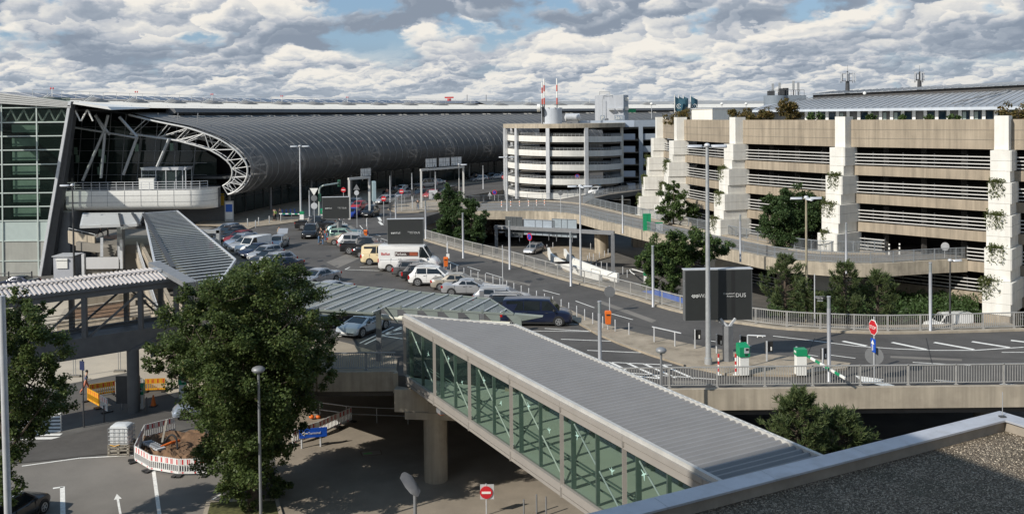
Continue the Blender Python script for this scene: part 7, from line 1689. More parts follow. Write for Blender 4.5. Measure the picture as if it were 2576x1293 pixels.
# ---------------------------------------------------------------- works site at the lower left
def barrier_fence(label, p, q, base_mat, group='barrier boards around the digging site'):
    t = thing('barrier_board', label, 'construction barrier', p, group); a, b = Vector(p), Vector(q); x = (b-a); L = x.length; x.normalize(); y = Vector((-x.y, x.x, 0))
    mb = MB()
    for z0, z1 in ((.12, .25), (.62, 1.0)): mb.bar(a+Vector((0, 0, (z0+z1)/2)), b+Vector((0, 0, (z0+z1)/2)), .05, z1-z0)
    n = max(4, int(L/.14))
    for k in range(n+1): c = a+x*L*k/n; mb.bar(c+Vector((0, 0, .12)), c+Vector((0, 0, 1.0)), .045, .06, y)
    obj('board', mb, base_mat, t); rd_ = MB(); k = 0; s = .1
    while s < L-.1:
        e = min(s+.18, L)
        for yy in (-.028, .028): rd_.face([a+x*s+y*yy+Vector((0, 0, .66)), a+x*e+y*yy+Vector((0, 0, .66)), a+x*e+y*yy+Vector((0, 0, .96)), a+x*s+y*yy+Vector((0, 0, .96))]); rd_.face([a+x*s+y*yy+Vector((0, 0, .14)), a+x*e+y*yy+Vector((0, 0, .14)), a+x*e+y*yy+Vector((0, 0, .23)), a+x*s+y*yy+Vector((0, 0, .23))]) if k % 2 == 0 else None
        s += .38; k += 1
    obj('red_field', rd_, m_red, t)
    ft = MB()
    for f in (.04, .96): c = a+x*L*f; ft.box(c+Vector((0, 0, .05)), (.25, .8, .1), math.atan2(x.y, x.x))
    obj('foot', ft, m_black, t)
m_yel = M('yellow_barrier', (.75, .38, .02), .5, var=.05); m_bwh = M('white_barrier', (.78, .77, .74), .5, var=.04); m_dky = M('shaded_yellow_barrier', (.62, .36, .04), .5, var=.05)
gl2 = lambda u, v: G(u, v, LOW)
for p, q, m, lb_ in [((341, 1162), (376, 1183), m_bwh, 'white and red barrier board at the left corner of the pit, beside the tank'), ((376, 1184), (449, 1196), m_bwh, 'white and red barrier board in front of the pit'), ((451, 1196), (520, 1195), m_bwh, 'white and red barrier board running under the big tree'),
    ((339, 1160), (362, 1110), m_bwh, 'shaded white barrier board at the back left of the pit'), ((364, 1106), (440, 1086), m_bwh, 'shaded barrier board along the back of the pit'),
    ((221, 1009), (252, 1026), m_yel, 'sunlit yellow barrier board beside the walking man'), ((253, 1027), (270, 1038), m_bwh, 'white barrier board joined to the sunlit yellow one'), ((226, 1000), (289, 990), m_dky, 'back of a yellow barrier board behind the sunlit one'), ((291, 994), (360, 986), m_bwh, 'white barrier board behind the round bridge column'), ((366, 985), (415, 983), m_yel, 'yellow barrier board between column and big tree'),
    ((700, 1100), (738, 1098), m_bwh, 'barrier board behind the blue Terminal sign')]:
    if lb_.endswith('Terminal sign'): continue
    barrier_fence(lb_, gl2(*p), gl2(*q), m)
barrier_fence('shaded white and red barrier board left behind the Terminal sign', gl2(736, 1120), gl2(800, 1098), m_bwh, 'barrier boards right of the big tree')
barrier_fence('shaded white and red barrier board behind the Terminal sign', gl2(801, 1098), gl2(850, 1075), m_bwh, 'barrier boards right of the big tree')
barrier_fence('dark barrier board under the road deck edge', gl2(851, 1075), gl2(884, 1060), m_bwh, 'barrier boards right of the big tree')
ib = thing('liquid_container', 'white caged liquid tank on a grey pallet beside the digging site', 'tank', gl2(306, 1140)); b = gl2(307, 1139)
obj('tank', MB().loft([[b+Vector((x*s, y*s, z)) for x, y in ((-.55, -.48), (.55, -.48), (.6, -.4), (.6, .4), (.55, .48), (-.55, .48), (-.6, .4), (-.6, -.4))] for z, s in ((.75, .9), (.8, .97), (1.7, .97), (1.82, .9), (1.9, .6))]), M('milky_plastic', (.62, .63, .62), .4, var=.1, scale=2), ib, 30)
cg = MB()
for z in (.75, 1.0, 1.25, 1.5, 1.72): cg.path([b+Vector((x, y, z)) for x, y in ((-.62, -.52), (.62, -.52), (.62, .52), (-.62, .52), (-.62, -.52))], .018, 4)
for x in (-.62, -.3, 0, .3, .62): cg.tube(b+Vector((x, -.52, .7)), b+Vector((x, -.52, 1.74)), .016, n=4)
for y in (-.25, .1, .52): cg.tube(b+Vector((.62, y, .7)), b+Vector((.62, y, 1.74)), .016, n=4); cg.tube(b+Vector((-.62, y, .7)), b+Vector((-.62, y, 1.74)), .016, n=4)
obj('cage', cg, m_galv, ib); pl_ = MB()
for z in (.1, .35, .55, .68): 
    for y in (-.5, 0, .5): pl_.bar(b+Vector((-.68, y, z)), b+Vector((.68, y, z)), .12, .05)
for x in (-.6, 0, .6): 
    for y in (-.5, .5): pl_.box(b+Vector((x, y, .35)), (.12, .12, .7))
obj('pallet', pl_, m_dullwood, ib); obj('strap', MB().path([b+Vector((-.5, -.56, .72)), b+Vector((-.2, -.6, .64)), b+Vector((.1, -.58, .74))], .025, 5), m_yel, ib)
co = thing('traffic_cone', 'orange and white traffic cone on the lower level beside the ticket post', 'traffic cone', gl2(386, 1020)); b = gl2(386, 1021)
obj('cone', MB().lathe(b, [(.2, .04), (.04, .82)], 14), m_orange, co, 40); obj('band', MB().lathe(b, [(.155, .25), (.125, .4)], 14).lathe(b, [(.1, .52), (.075, .64)], 14), m_white, co); obj('foot', MB().box(b+Vector((0, 0, .03)), (.5, .5, .06)), m_black, co)
# the pit
pit = [(345, 1110), (440, 1090), (560, 1095), (560, 1140), (470, 1172), (385, 1160), (352, 1140)]
pp_ = [gl2(*p) for p in pit]
dm_ = MB(); rg = random.Random(4); cgx = sum((p for p in pp_), Vector())/len(pp_)
N1, N2 = 46, 16; rows_ = []
for j in range(N2+1):
    f = j/N2; rows_.append([cgx+(pp_[int(k*7/N1) % 7].lerp(pp_[(int(k*7/N1)+1) % 7], k*7/N1 % 1)-cgx)*(1-f*.98)+Vector((0, 0, .06+(.35 if .15 < f < .55 else .1)*rg.uniform(.2, 1.3)*(f > 0))) for k in range(N1)])
dm_.loft(rows_, True, False)
struct('spoil_heap', dm_, m_dirt, 60)
pg_ = MB().bar(gl2(408, 1132)+Vector((0, 0, .5)), gl2(420, 1096)+Vector((0, 0, 1.1)), .12, .03); tag(obj('plank', pg_, m_dullwood), 'pale wooden plank standing in the spoil of the digging site', 'plank')
tag(obj('drain_pipe', MB().path([gl2(405, 1142)+Vector((0, 0, .45)), gl2(430, 1135)+Vector((0, 0, .55)), gl2(452, 1127)+Vector((0, 0, .5))], .09, 8), m_orange), 'orange drain pipe lying in the pit', 'pipe')
tag(obj('cable_hose', MB().path(smoothpath([gl2(415, 1130)+Vector((0, 0, .5)), gl2(430, 1125)+Vector((0, 0, .8)), gl2(443, 1132)+Vector((0, 0, .8)), gl2(447, 1145)+Vector((0, 0, .4))], 4), .06, 6), m_black), 'bent black hose beside the orange pipe', 'hose')
bk_ = MB()
for k in range(7): p = gl2(372+k*5.2, 1130+k*2.6); bk_.box(p+Vector((0, 0, .45)), (.55, .4, .12), .5+k*.05)
tag(obj('metal_plates', bk_, m_galvl), 'grey stacked metal plates at the pit edge', 'plates')
# site posts and signs on the lower left
b = gl2(211, 1075); t = sign('dark sign post with a small blue plate beside the walking man', (b.x, b.y, LOW), D(208, 908, b.y).z-LOW+.1, [P_poly(D(208, 919, b.y).z-LOW, rect(.42, .62), M('dark_blue_plate', (.03, .04, .10), .4), (-.4, -.9, 0))], 'road_sign', 'road sign', m_dgrey, .05)
for u, v, lb_ in ((262, 1062, 'short dark bollard in front of the lower road, left of the column'), (369, 1040, 'short dark bollard right of the round column'), (154, 1083, 'pale short post at the zebra crossing')):
    b = gl2(u, v); o = thing('bollard', lb_, 'bollard', b); obj('tube', MB().tube(b, b+Vector((0, 0, 1.15)), .05), m_dgrey if u != 154 else m_galv, o); obj('cap', MB().ell(b+Vector((0, 0, 1.15)), .06, .06, .04, 8, 4), m_dgrey, o)
for u, v, h, lb_ in ((185, 948, 2.2, 'site fence foot with twin poles near the walking man'), (298, 935, 2.2, 'site fence foot with pole left of the round column')):
    b = gl2(u, v); o = thing('fence_post', lb_, 'fence post', b); obj('pole', MB().tube(b, b+Vector((0, 0, h)), .03).tube(b+Vector((.18, 0, 0)), b+Vector((.18, 0, h)), .03), m_galv, o); obj('foot', MB().box(b+Vector((.1, 0, .08)), (.9, .3, .16)), m_concd, o)
ds = thing('sign_board', 'dark square sign board behind the round bridge column', 'sign board', gl2(321, 1010)); p = D(322, 966, 66.5); obj('board', MB().box((p.x, 66.5, p.z-.4), (1.75, .06, 2.0)), m_dgrey, ds); obj('post', MB().tube((p.x+.5, 66.6, LOW), (p.x+.5, 66.6, p.z), .05).tube((p.x-.5, 66.6, LOW), (p.x-.5, 66.6, p.z), .05), m_grey, ds)
# Terminal sign
b = gl2(806, 1124); tsn = thing('direction_sign', 'blue Terminal direction sign with white arrow right of the big tree', 'sign', b); a0, a1 = D(758, 1088, b.y-.3), D(808, 1081, b.y); zt13 = a1.z; 
x = (Vector((a1.x, a1.y, 0))-Vector((a0.x, a0.y, 0))).normalized(); zz_ = D(808, 1098, b.y).z; hh_ = zt13+.25-zz_
c = Vector((a0.x, a0.y, zz_)); wdt = (Vector((a1.x, a1.y, 0))-Vector((a0.x, a0.y, 0))).length+.35
o = obj('board', MB().add([c-x*.15, c+x*wdt, c+x*wdt+Vector((0, 0, .58)), c-x*.15+Vector((0, 0, .58)), c-x*.15+Vector((0, .08, 0)), c+x*wdt+Vector((0, .08, 0)), c+x*wdt+Vector((0, .08, .58)), c-x*.15+Vector((0, .08, .58))], [(0, 1, 2, 3), (7, 6, 5, 4), (0, 4, 5, 1), (2, 6, 7, 3), (1, 5, 6, 2), (3, 7, 4, 0)]), m_sblue, tsn)
text('lettering', 'Terminal', .22, m_white, o, c+x*.42+Vector((0, -.03, .22)), x, (0, 0, 1))
obj('arrow', MB().bar(c+x*.05+Vector((0, -.02, .29)), c+x*.4+Vector((0, -.02, .29)), .02, .06).bar(c+x*.05+Vector((0, -.02, .29)), c+x*.2+Vector((0, -.02, .41)), .02, .06).bar(c+x*.05+Vector((0, -.02, .29)), c+x*.2+Vector((0, -.02, .17)), .02, .06), m_white, o)
obj('post', MB().tube((b.x, b.y+.1, LOW), (b.x, b.y+.1, zz_+.6), .06).tube((a0.x, a0.y+.1, LOW), (a0.x, a0.y+.1, zz_+.6), .06), m_galvl, tsn)
dr_ = thing('guard_rail', 'long thin rail in the dark under the road deck', 'rail', gl2(900, 1060)); q = [gl2(u, v) for u, v in ((740, 1040), (880, 1060), (960, 1064), (1070, 1068))]
mb = MB()
for h in (.55, 1.05): mb.path([p+Vector((0, 0, h)) for p in q], .035)
for p in resample(q, 2.2): mb.tube(p, p+Vector((0, 0, 1.05)), .035)
obj('posts_and_rails', mb, m_galv, dr_)
mh = thing('manhole', 'rectangular inspection cover with a green mark in the plaza paving', 'manhole', gl2(945, 1138)); obj('frame', MB().prism([G2(*p, LOW) for p in [(905, 1135), (958, 1131), (962, 1143), (911, 1147)]], LOW+.002, LOW+.012), M('brown_frame', (.17, .12, .08), .8), mh); obj('cover', MB().prism([G2(*p, LOW) for p in [(909, 1136), (956, 1132), (959, 1142), (913, 1146)]], LOW+.004, LOW+.016), m_pave, mh); obj('green_mark', MB().prism([G2(*p, LOW) for p in [(914, 1140), (935, 1138), (936, 1141), (915, 1143)]], LOW+.016, LOW+.02), M('green_spray', (.2, .5, .15), .8), mh)
obg = MB(); 
tag(obj('orange_bags', MB().ell(gl2(800-12, 1083)+Vector((-.6, 2.3, .2)), .2, .18, .14).ell(gl2(800-12, 1083)+Vector((-.2, 2.5, .12)), .2, .18, .12), m_orange, None, 60), 'two small orange bags on the paving beyond the Terminal sign', 'bag')
for u, v in ((1318, 1275), (1350, 1262), (1374, 1268)):
    b = gl2(u, v+28); o = thing('bollard', 'thin grey bollard on the plaza below the glass bridge', 'bollard', b, 'bollards below the glass bridge'); obj('tube', MB().lathe(b, [(.045, 0), (.045, 1.0)], 8), m_grey, o, 40)
# payment portals by the left row, pale frames
for (u0, v0, u1, v1, lb_) in ((498, 603, 549, 568, 'grey framed payment shelter at the canopy edge by the left parking row'), (622, 726, 690, 695, 'grey framed payment shelter above the big treetop')):
    a, b = G(u0, v0+40), G(u1, v1+62); yy = min(a.y, b.y)-1 if u0 < 600 else 86; p0, p1 = D(u0, v0, yy), D(u1, v1, yy); zt14 = min(D(u1, v1+3, yy).z, 2.9); o = thing('pay_station', lb_, 'pay station', (p1.x, yy, 0))
    mb = MB().bar((p1.x, yy, 0), (p1.x, yy, zt14), .5, .35).bar((p0.x, yy, zt14-.15), (p1.x+.2, yy, zt14-.15), .5, .35).bar((p0.x, yy, 0), (p0.x, yy, zt14), .3, .3)
    obj('frame', mb, m_galv, o); obj('machine', MB().box(((p0.x+p1.x)/2+.4, yy+.1, 1.0), (.9, .5, 2.0)), m_galvl, o); obj('red_front', MB().box(((p0.x+p1.x)/2+.4, yy-.16, 1.2), (.45, .03, .7)), m_red, o); obj('sign_plate', MB().box(((p0.x+p1.x)/2, yy-.2, zt14-.15), (1.2, .04, .25)), m_white, o)
# ================================================================ trees
def crown(mb, blobs, n, leaf, rg, flat=.75):
    tot = sum(b[1]**2 for b in blobs)
    for c, r in blobs:
        k = int(n*r*r/tot)
        sub = [(Vector((rg.gauss(0, 1), rg.gauss(0, 1), rg.gauss(0, 1))).normalized()*r*rg.uniform(.35, 1.02), r*rg.uniform(.2, .44)) for _ in range(max(7, int(9+r*5)))]
        for _ in range(k):
            s, sr = rg.choice(sub); d = Vector((rg.gauss(0, 1), rg.gauss(0, 1), rg.gauss(0, 1))).normalized()*sr*rg.random()**.4; d.z *= flat
            p = c+Vector((s.x, s.y, s.z*.95))+d
            a = Vector((rg.gauss(0, 1), rg.gauss(0, 1), rg.gauss(0, .7)-.25)).normalized(); b = a.cross(Vector((rg.gauss(0, .5), rg.gauss(0, .5), 1))).normalized(); l = leaf*rg.uniform(.55, 1.25)
            mb.face([p, p+a*l*.5+b*l*.36, p+a*l, p+a*l*.5-b*l*.36])
def limbs(base, top, blobs, r0, rg):
    mb = MB(); base, top = Vector(base), Vector(top); pts = [base]
    for k in range(1, 7): f = k/6; pts.append(base.lerp(top, f)+Vector((rg.uniform(-.12, .12), rg.uniform(-.12, .12), 0))*(base-top).length*.12)
    for i in range(6): mb.tube(pts[i], pts[i+1], r0*(1-i*.13), r0*(1-(i+1)*.13), 9)
    for c, r in blobs:
        s = pts[rg.randint(2, 5)]; m_ = s.lerp(c, .5)+Vector((0, 0, -.1*r)); mb.tube(s, m_, r0*.36, r0*.22, 6).tube(m_, c, r0*.22, r0*.08, 5)
        for _ in range(4): e = c+Vector((rg.gauss(0, 1), rg.gauss(0, 1), abs(rg.gauss(0, 1)))).normalized()*r*.8; mb.tube(c, e, r0*.09, r0*.03, 4)
    return mb
def tree(name, label, base, top, blobs, n, leaf, mat, r0=.2, seed=1, flat=.75, group=None):
    rg = random.Random(seed); t = thing(name, label, 'tree', base, group); mb = MB(); crown(mb, blobs, n, leaf, rg, flat)
    obj('crown', mb, mat, t); obj('trunk', limbs(base, top, blobs, r0, rg), m_bark, t, 60); return t
m_leaf1 = leafmat('dark_green_leaves', (.046, .072, .019), (.12, .165, .047), (.20, .19, .07))
m_leaf2 = leafmat('mid_green_leaves', (.045, .08, .024), (.115, .175, .052), (.16, .18, .06))
m_leaf3 = leafmat('deep_green_leaves', (.035, .066, .024), (.09, .145, .05), (.12, .15, .055))
m_leaf4 = leafmat('autumn_leaves', (.12, .115, .04), (.24, .16, .055), (.11, .14, .04))
m_pine = leafmat('pine_needles', (.05, .08, .03), (.15, .185, .07))
def bl(lst, Y, dy=1.2, seed=0):
    rg = random.Random(seed); out = []
    for u, v, rp in lst:
        y = Y+rg.uniform(-dy, dy); out.append((D(u, v, y), rp/(F_/y)))
    return out
core_ = [(560, 760, 78), (650, 740, 80), (600, 840, 92), (690, 850, 84), (520, 880, 76), (610, 950, 96), (690, 970, 84), (560, 1030, 80), (650, 1070, 88), (620, 1150, 78)]
tb_ = bl(core_, 45.6, .6, 8)+bl(core_, 52.6, .6, 9)+bl([(500, 740, 50), (610, 760, 70), (690, 680, 50), (580, 850, 80), (680, 850, 80), (480, 860, 66), (500, 1000, 60), (600, 1020, 80), (690, 1030, 76), (600, 1110, 70), (680, 1110, 66), (770, 1000, 50), (650, 930, 80), (770, 850, 60), (745, 700, 50), (560, 720, 62), (640, 705, 60), (720, 715, 62), (480, 800, 66), (570, 800, 78), (670, 790, 80), (760, 780, 70), (430, 880, 66), (520, 890, 76), (620, 890, 84), (720, 880, 80), (800, 860, 52), (390, 910, 40), (440, 950, 56), (550, 970, 76), (650, 980, 84), (740, 960, 70), (800, 940, 46), (560, 1060, 66), (650, 1070, 78), (720, 1050, 52), (540, 1140, 60), (640, 1150, 76), (710, 1140, 40), (600, 1220, 52), (680, 1210, 52), (515, 1120, 36), (850, 800, 26), (795, 905, 50), (625, 1255, 34)], 49, 2.2, 3)
tree('broadleaf_tree', 'big broad leafy tree in the left foreground between footbridge and car park', gl2(637, 1285), D(640, 720, 49), tb_, 230000, .155, m_leaf1, .3, 11)
lt_ = bl([(20, 800, 62), (90, 830, 66), (40, 890, 72), (110, 920, 62), (30, 970, 76), (100, 1000, 64), (150, 1010, 40), (20, 1050, 66), (80, 1080, 44), (-40, 900, 80), (-40, 1050, 80), (20, 1120, 50), (20, 1180, 40), (10, 1240, 40), (150, 960, 34), (110, 780, 24), (50, 750, 30)], 45, 2.0, 4)
tree('broadleaf_tree', 'leafy tree cut by the left edge of the view', D(-60, 1420, 45)*1.0, D(-10, 800, 45), lt_, 52000, .145, m_leaf1, .25, 12)
tree('round_tree', 'round dark green tree in front of the garage between third and fourth pylon', (D(1995, 700, 103).x, 103, LOW), D(1995, 520, 103), bl([(1950, 510, 34), (2000, 495, 38), (2045, 515, 36), (1935, 550, 34), (1990, 550, 46), (2050, 555, 42), (2070, 580, 24), (1960, 585, 36), (2020, 590, 36), (2080, 560, 18), (1925, 580, 20), (1970, 530, 42), (2025, 540, 44), (1995, 575, 40), (1950, 560, 34), (2060, 540, 34), (1985, 600, 30)], 103, 1.5, 5), 42000, .25, m_leaf3, .25, 13)
tree('small_tree', 'small loose tree in front of the second garage pylon', (D(1700, 620, 124).x, 124, LOW), D(1695, 480, 124), bl([(1690, 470, 18), (1675, 495, 22), (1710, 500, 24), (1665, 525, 18), (1695, 530, 28), (1735, 530, 24), (1680, 545, 18), (1745, 545, 16)], 124, 1.2, 6), 12000, .26, m_leaf2, .2, 14)
tree('spreading_tree', 'wide spreading tree below the ramp left of the largest billboard', G(1690, 745, LOW), D(1695, 600, 92), bl([(1650, 620, 32), (1700, 595, 34), (1745, 600, 30), (1640, 650, 34), (1690, 640, 44), (1740, 635, 38), (1780, 610, 30), (1805, 630, 28), (1615, 660, 22), (1650, 690, 34), (1700, 685, 40), (1640, 715, 22), (1780, 640, 24), (1830, 620, 18), (1760, 590, 22), (1690, 720, 22)], 90, 2.0, 7), 28000, .23, m_leaf2, .25, 15)
tree('upright_tree', 'taller dark tree of the twin trees left of the lower gantry', G(1130, 640, LOW)+Vector((0, 10, 0)), D(1128, 480, 122), bl([(1130, 478, 16), (1118, 500, 24), (1142, 505, 24), (1112, 530, 24), (1138, 535, 30), (1118, 560, 26), (1140, 570, 28), (1112, 585, 22), (1135, 595, 26)], 122, 1.2, 8), 20000, .26, m_leaf3, .22, 16)
tree('upright_tree', 'shorter rounder tree of the twin trees, on the right', G(1190, 645, LOW)+Vector((0, 8, 0)), D(1185, 520, 119), bl([(1175, 505, 16), (1190, 520, 24), (1205, 545, 22), (1170, 545, 26), (1195, 570, 28), (1165, 580, 24), (1205, 595, 20), (1180, 600, 26)], 119, 1.2, 9), 19000, .26, m_leaf3, .22, 17)
def pine(label, base, top, rb, n, seed):
    rg = random.Random(seed); base, top = Vector(base), Vector(top); t = thing('pine_tree', label, 'pine tree', base); h = top.z-base.z; mb = MB(); tr2 = MB(); nb = n
    tr2.tube(base, top, .16, .04, 8)
    for k in range(nb):
        f = .04+.96*(k/nb); z = base.z+h*f; prof = (1-f)**.6*min(1, (f+.25)*1.6); rr_ = rb*prof*rg.uniform(.45, 1.2)+.12
        a = rg.uniform(0, 2*math.pi); s = Vector((base.x, base.y, z)).lerp(Vector((top.x, top.y, z)), f); e = s+Vector((math.cos(a)*rr_, math.sin(a)*rr_, rr_*rg.uniform(.1, .55)))
        tr2.tube(s, e, .03, .012, 4)
        for m_ in range(int(4+rr_*3)):
            g = rg.uniform(.55, 1.08)**.7; c = s.lerp(e, g)+Vector((rg.gauss(0, .1), rg.gauss(0, .1), rg.gauss(0, .08)))
            ax = ((e-s).normalized()*.6+Vector((rg.gauss(0, .35), rg.gauss(0, .35), .75))).normalized()
            for q in range(13):
                d = (ax+Vector((rg.gauss(0, .5), rg.gauss(0, .5), rg.gauss(0, .4)))).normalized(); b = d.cross(Vector((rg.gauss(0, 1), rg.gauss(0, 1), rg.gauss(0, 1)))).normalized(); l = rg.uniform(.16, .32)
                o = c+ax*rg.uniform(-.14, .14); mb.face([o-b*.022, o+b*.022, o+d*l+b*.012, o+d*l-b*.012])
    obj('crown', mb, m_pine, t); obj('trunk', tr2, m_bark, t, 60); return t
def pine_at(label, u, vb, vt, Y, wpx, n, seed): p = D(u, vb, Y); q = D(u, vt, Y); pine(label, p, q, wpx/(F_/Y), n, seed)
pine_at('pine tree left of the brownish lamp mast behind the far railing', 1975, 800, 645, 68, 68, 85, 21)
pine_at('pine tree right of the street name sign behind the railing', 2125, 805, 662, 70, 54, 75, 22)
pine_at('shorter pine at the right end of the pine group', 2208, 805, 685, 71, 58, 70, 23)
pine_at('low bushy pine between the taller pines', 2050, 810, 740, 67, 54, 50, 24)
pine_at('young pine right in front of the near road beam', 2008, 1190, 990, 44, 96, 120, 25)
pine_at('smaller leaning pine beside the gravel roof parapet', 2115, 1180, 1040, 45, 100, 90, 26)
rg = random.Random(31)
gcv = MB()
for _ in range(5200):
    u = rg.uniform(1935, 2460); v = rg.uniform(765, 825); p = G(u, v, LOW+.3); 
    if p.y > 94: continue
    p.z = LOW+max(0, (p.y-74)*.1)+rg.uniform(0, .8); bushy(gcv, p, .35, 3, rg, .3, .2)
tag(obj('ground_cover', gcv, leafmat('ground_cover_leaves', (.04, .07, .02), (.09, .15, .05))), None, None, None, 'stuff')
struct('bank', MB().add([(37, 90, LOW), (62, 86, LOW), (64, 96, LOW+2), (38, 101, LOW+2)], [(0, 1, 2, 3)]), m_dirt)
gv2 = MB()
for _ in range(4200):
    p = Vector((rg.uniform(36, 60), 0, 0)); f = rg.random(); p.y = 89.5-(p.x-37)*.16+f*11; p.z = LOW+2*f; bushy(gv2, p+Vector((0, 0, rg.uniform(0, .5))), .35, 3, rg, .2, .22)
tag(obj('ground_cover', gv2, leafmat('bank_leaves', (.05, .09, .02), (.11, .19, .05))), None, None, None, 'stuff')
def shrub(label, u, v, Y, rpx, n, mat, seed, k=5):
    rg = random.Random(seed); c = D(u, v, Y); r = 1.7*rpx/(F_/Y); o = thing('roof_shrub', label, 'shrub', (c.x, c.y, 12.6)); bl2 = [(c+Vector((rg.uniform(-1, 1)*r*1.1, rg.uniform(-.5, .5)*r, rg.uniform(-.5, .35)*r)), r*rg.uniform(.45, .75)) for _ in range(k)]
    mb = MB(); crown(mb, bl2, int(n*1.6), .24, rg); obj('foliage', mb, mat, o); obj('stem', limbs((c.x, c.y, 12.6), c, bl2, .1, rg), m_bark, o)
shrub('reddish shrub on the garage roof in front of the flags', 1708, 291, 133, 15, 1500, m_leaf4, 41, 6)
shrub('orange brown shrub on the garage roof by the plant room end', 1865, 287, 122, 15, 1500, m_leaf4, 42, 7)
shrub('wide autumn shrub on the garage roof beside the hotel eaves', 1920, 288, 118, 16, 1800, m_leaf4, 43, 7)
shrub('tall autumn tree like shrub rising above the hotel eaves', 2000, 280, 112, 20, 2200, m_leaf4, 44, 8)
shrub('small upright tip of the tall roof shrub', 1998, 262, 112, 9, 500, m_leaf4, 47, 3)
shrub('brown shrub at the right edge above the garage parapet', 2562, 280, 95, 22, 2400, m_leaf4, 45, 8)
shrub('low green shrub at the foot of the hotel windows', 2050, 293, 110, 8, 500, m_leaf2, 46, 5)
for k, u in enumerate((2130, 2190, 2260, 2330, 2400)): shrub(('leftmost', 'second from the left', 'middle', 'second from the right', 'rightmost')[k]+' of the thin green shrubs before the hotel windows', u, 296, 106-2*k, 6, 260, m_leaf2, 50+k, 4)
# ================================================================ people
def skin(name, verts, edges, radii, mat, parent, sub=1):
    me = bpy.data.meshes.new('figure'); me.from_pydata(verts, edges, []); o = bpy.data.objects.new('figure', me); COL.objects.link(o)
    m = o.modifiers.new('skin', 'SKIN'); m.branch_smoothing = .6
    for i, r in enumerate(radii):
        sv_ = me.skin_vertices[0].data[i]; sv_.radius = (r, r) if not isinstance(r, tuple) else r
    me.skin_vertices[0].data[0].use_root = True
    s = o.modifiers.new('sub', 'SUBSURF'); s.levels = s.render_levels = sub
    bpy.context.view_layer.update(); m2 = bpy.data.meshes.new_from_object(o.evaluated_get(bpy.context.evaluated_depsgraph_get())); bpy.data.objects.remove(o); bpy.data.meshes.remove(me)
    m2.name = name; m2.materials.clear(); m2.materials.append(mat); m2.polygons.foreach_set('use_smooth', [True]*len(m2.polygons))
    ob = bpy.data.objects.new(name, m2); COL.objects.link(ob); ob.parent = parent; return ob
m_skin = M('skin', (.48, .30, .21), .6, var=.05)
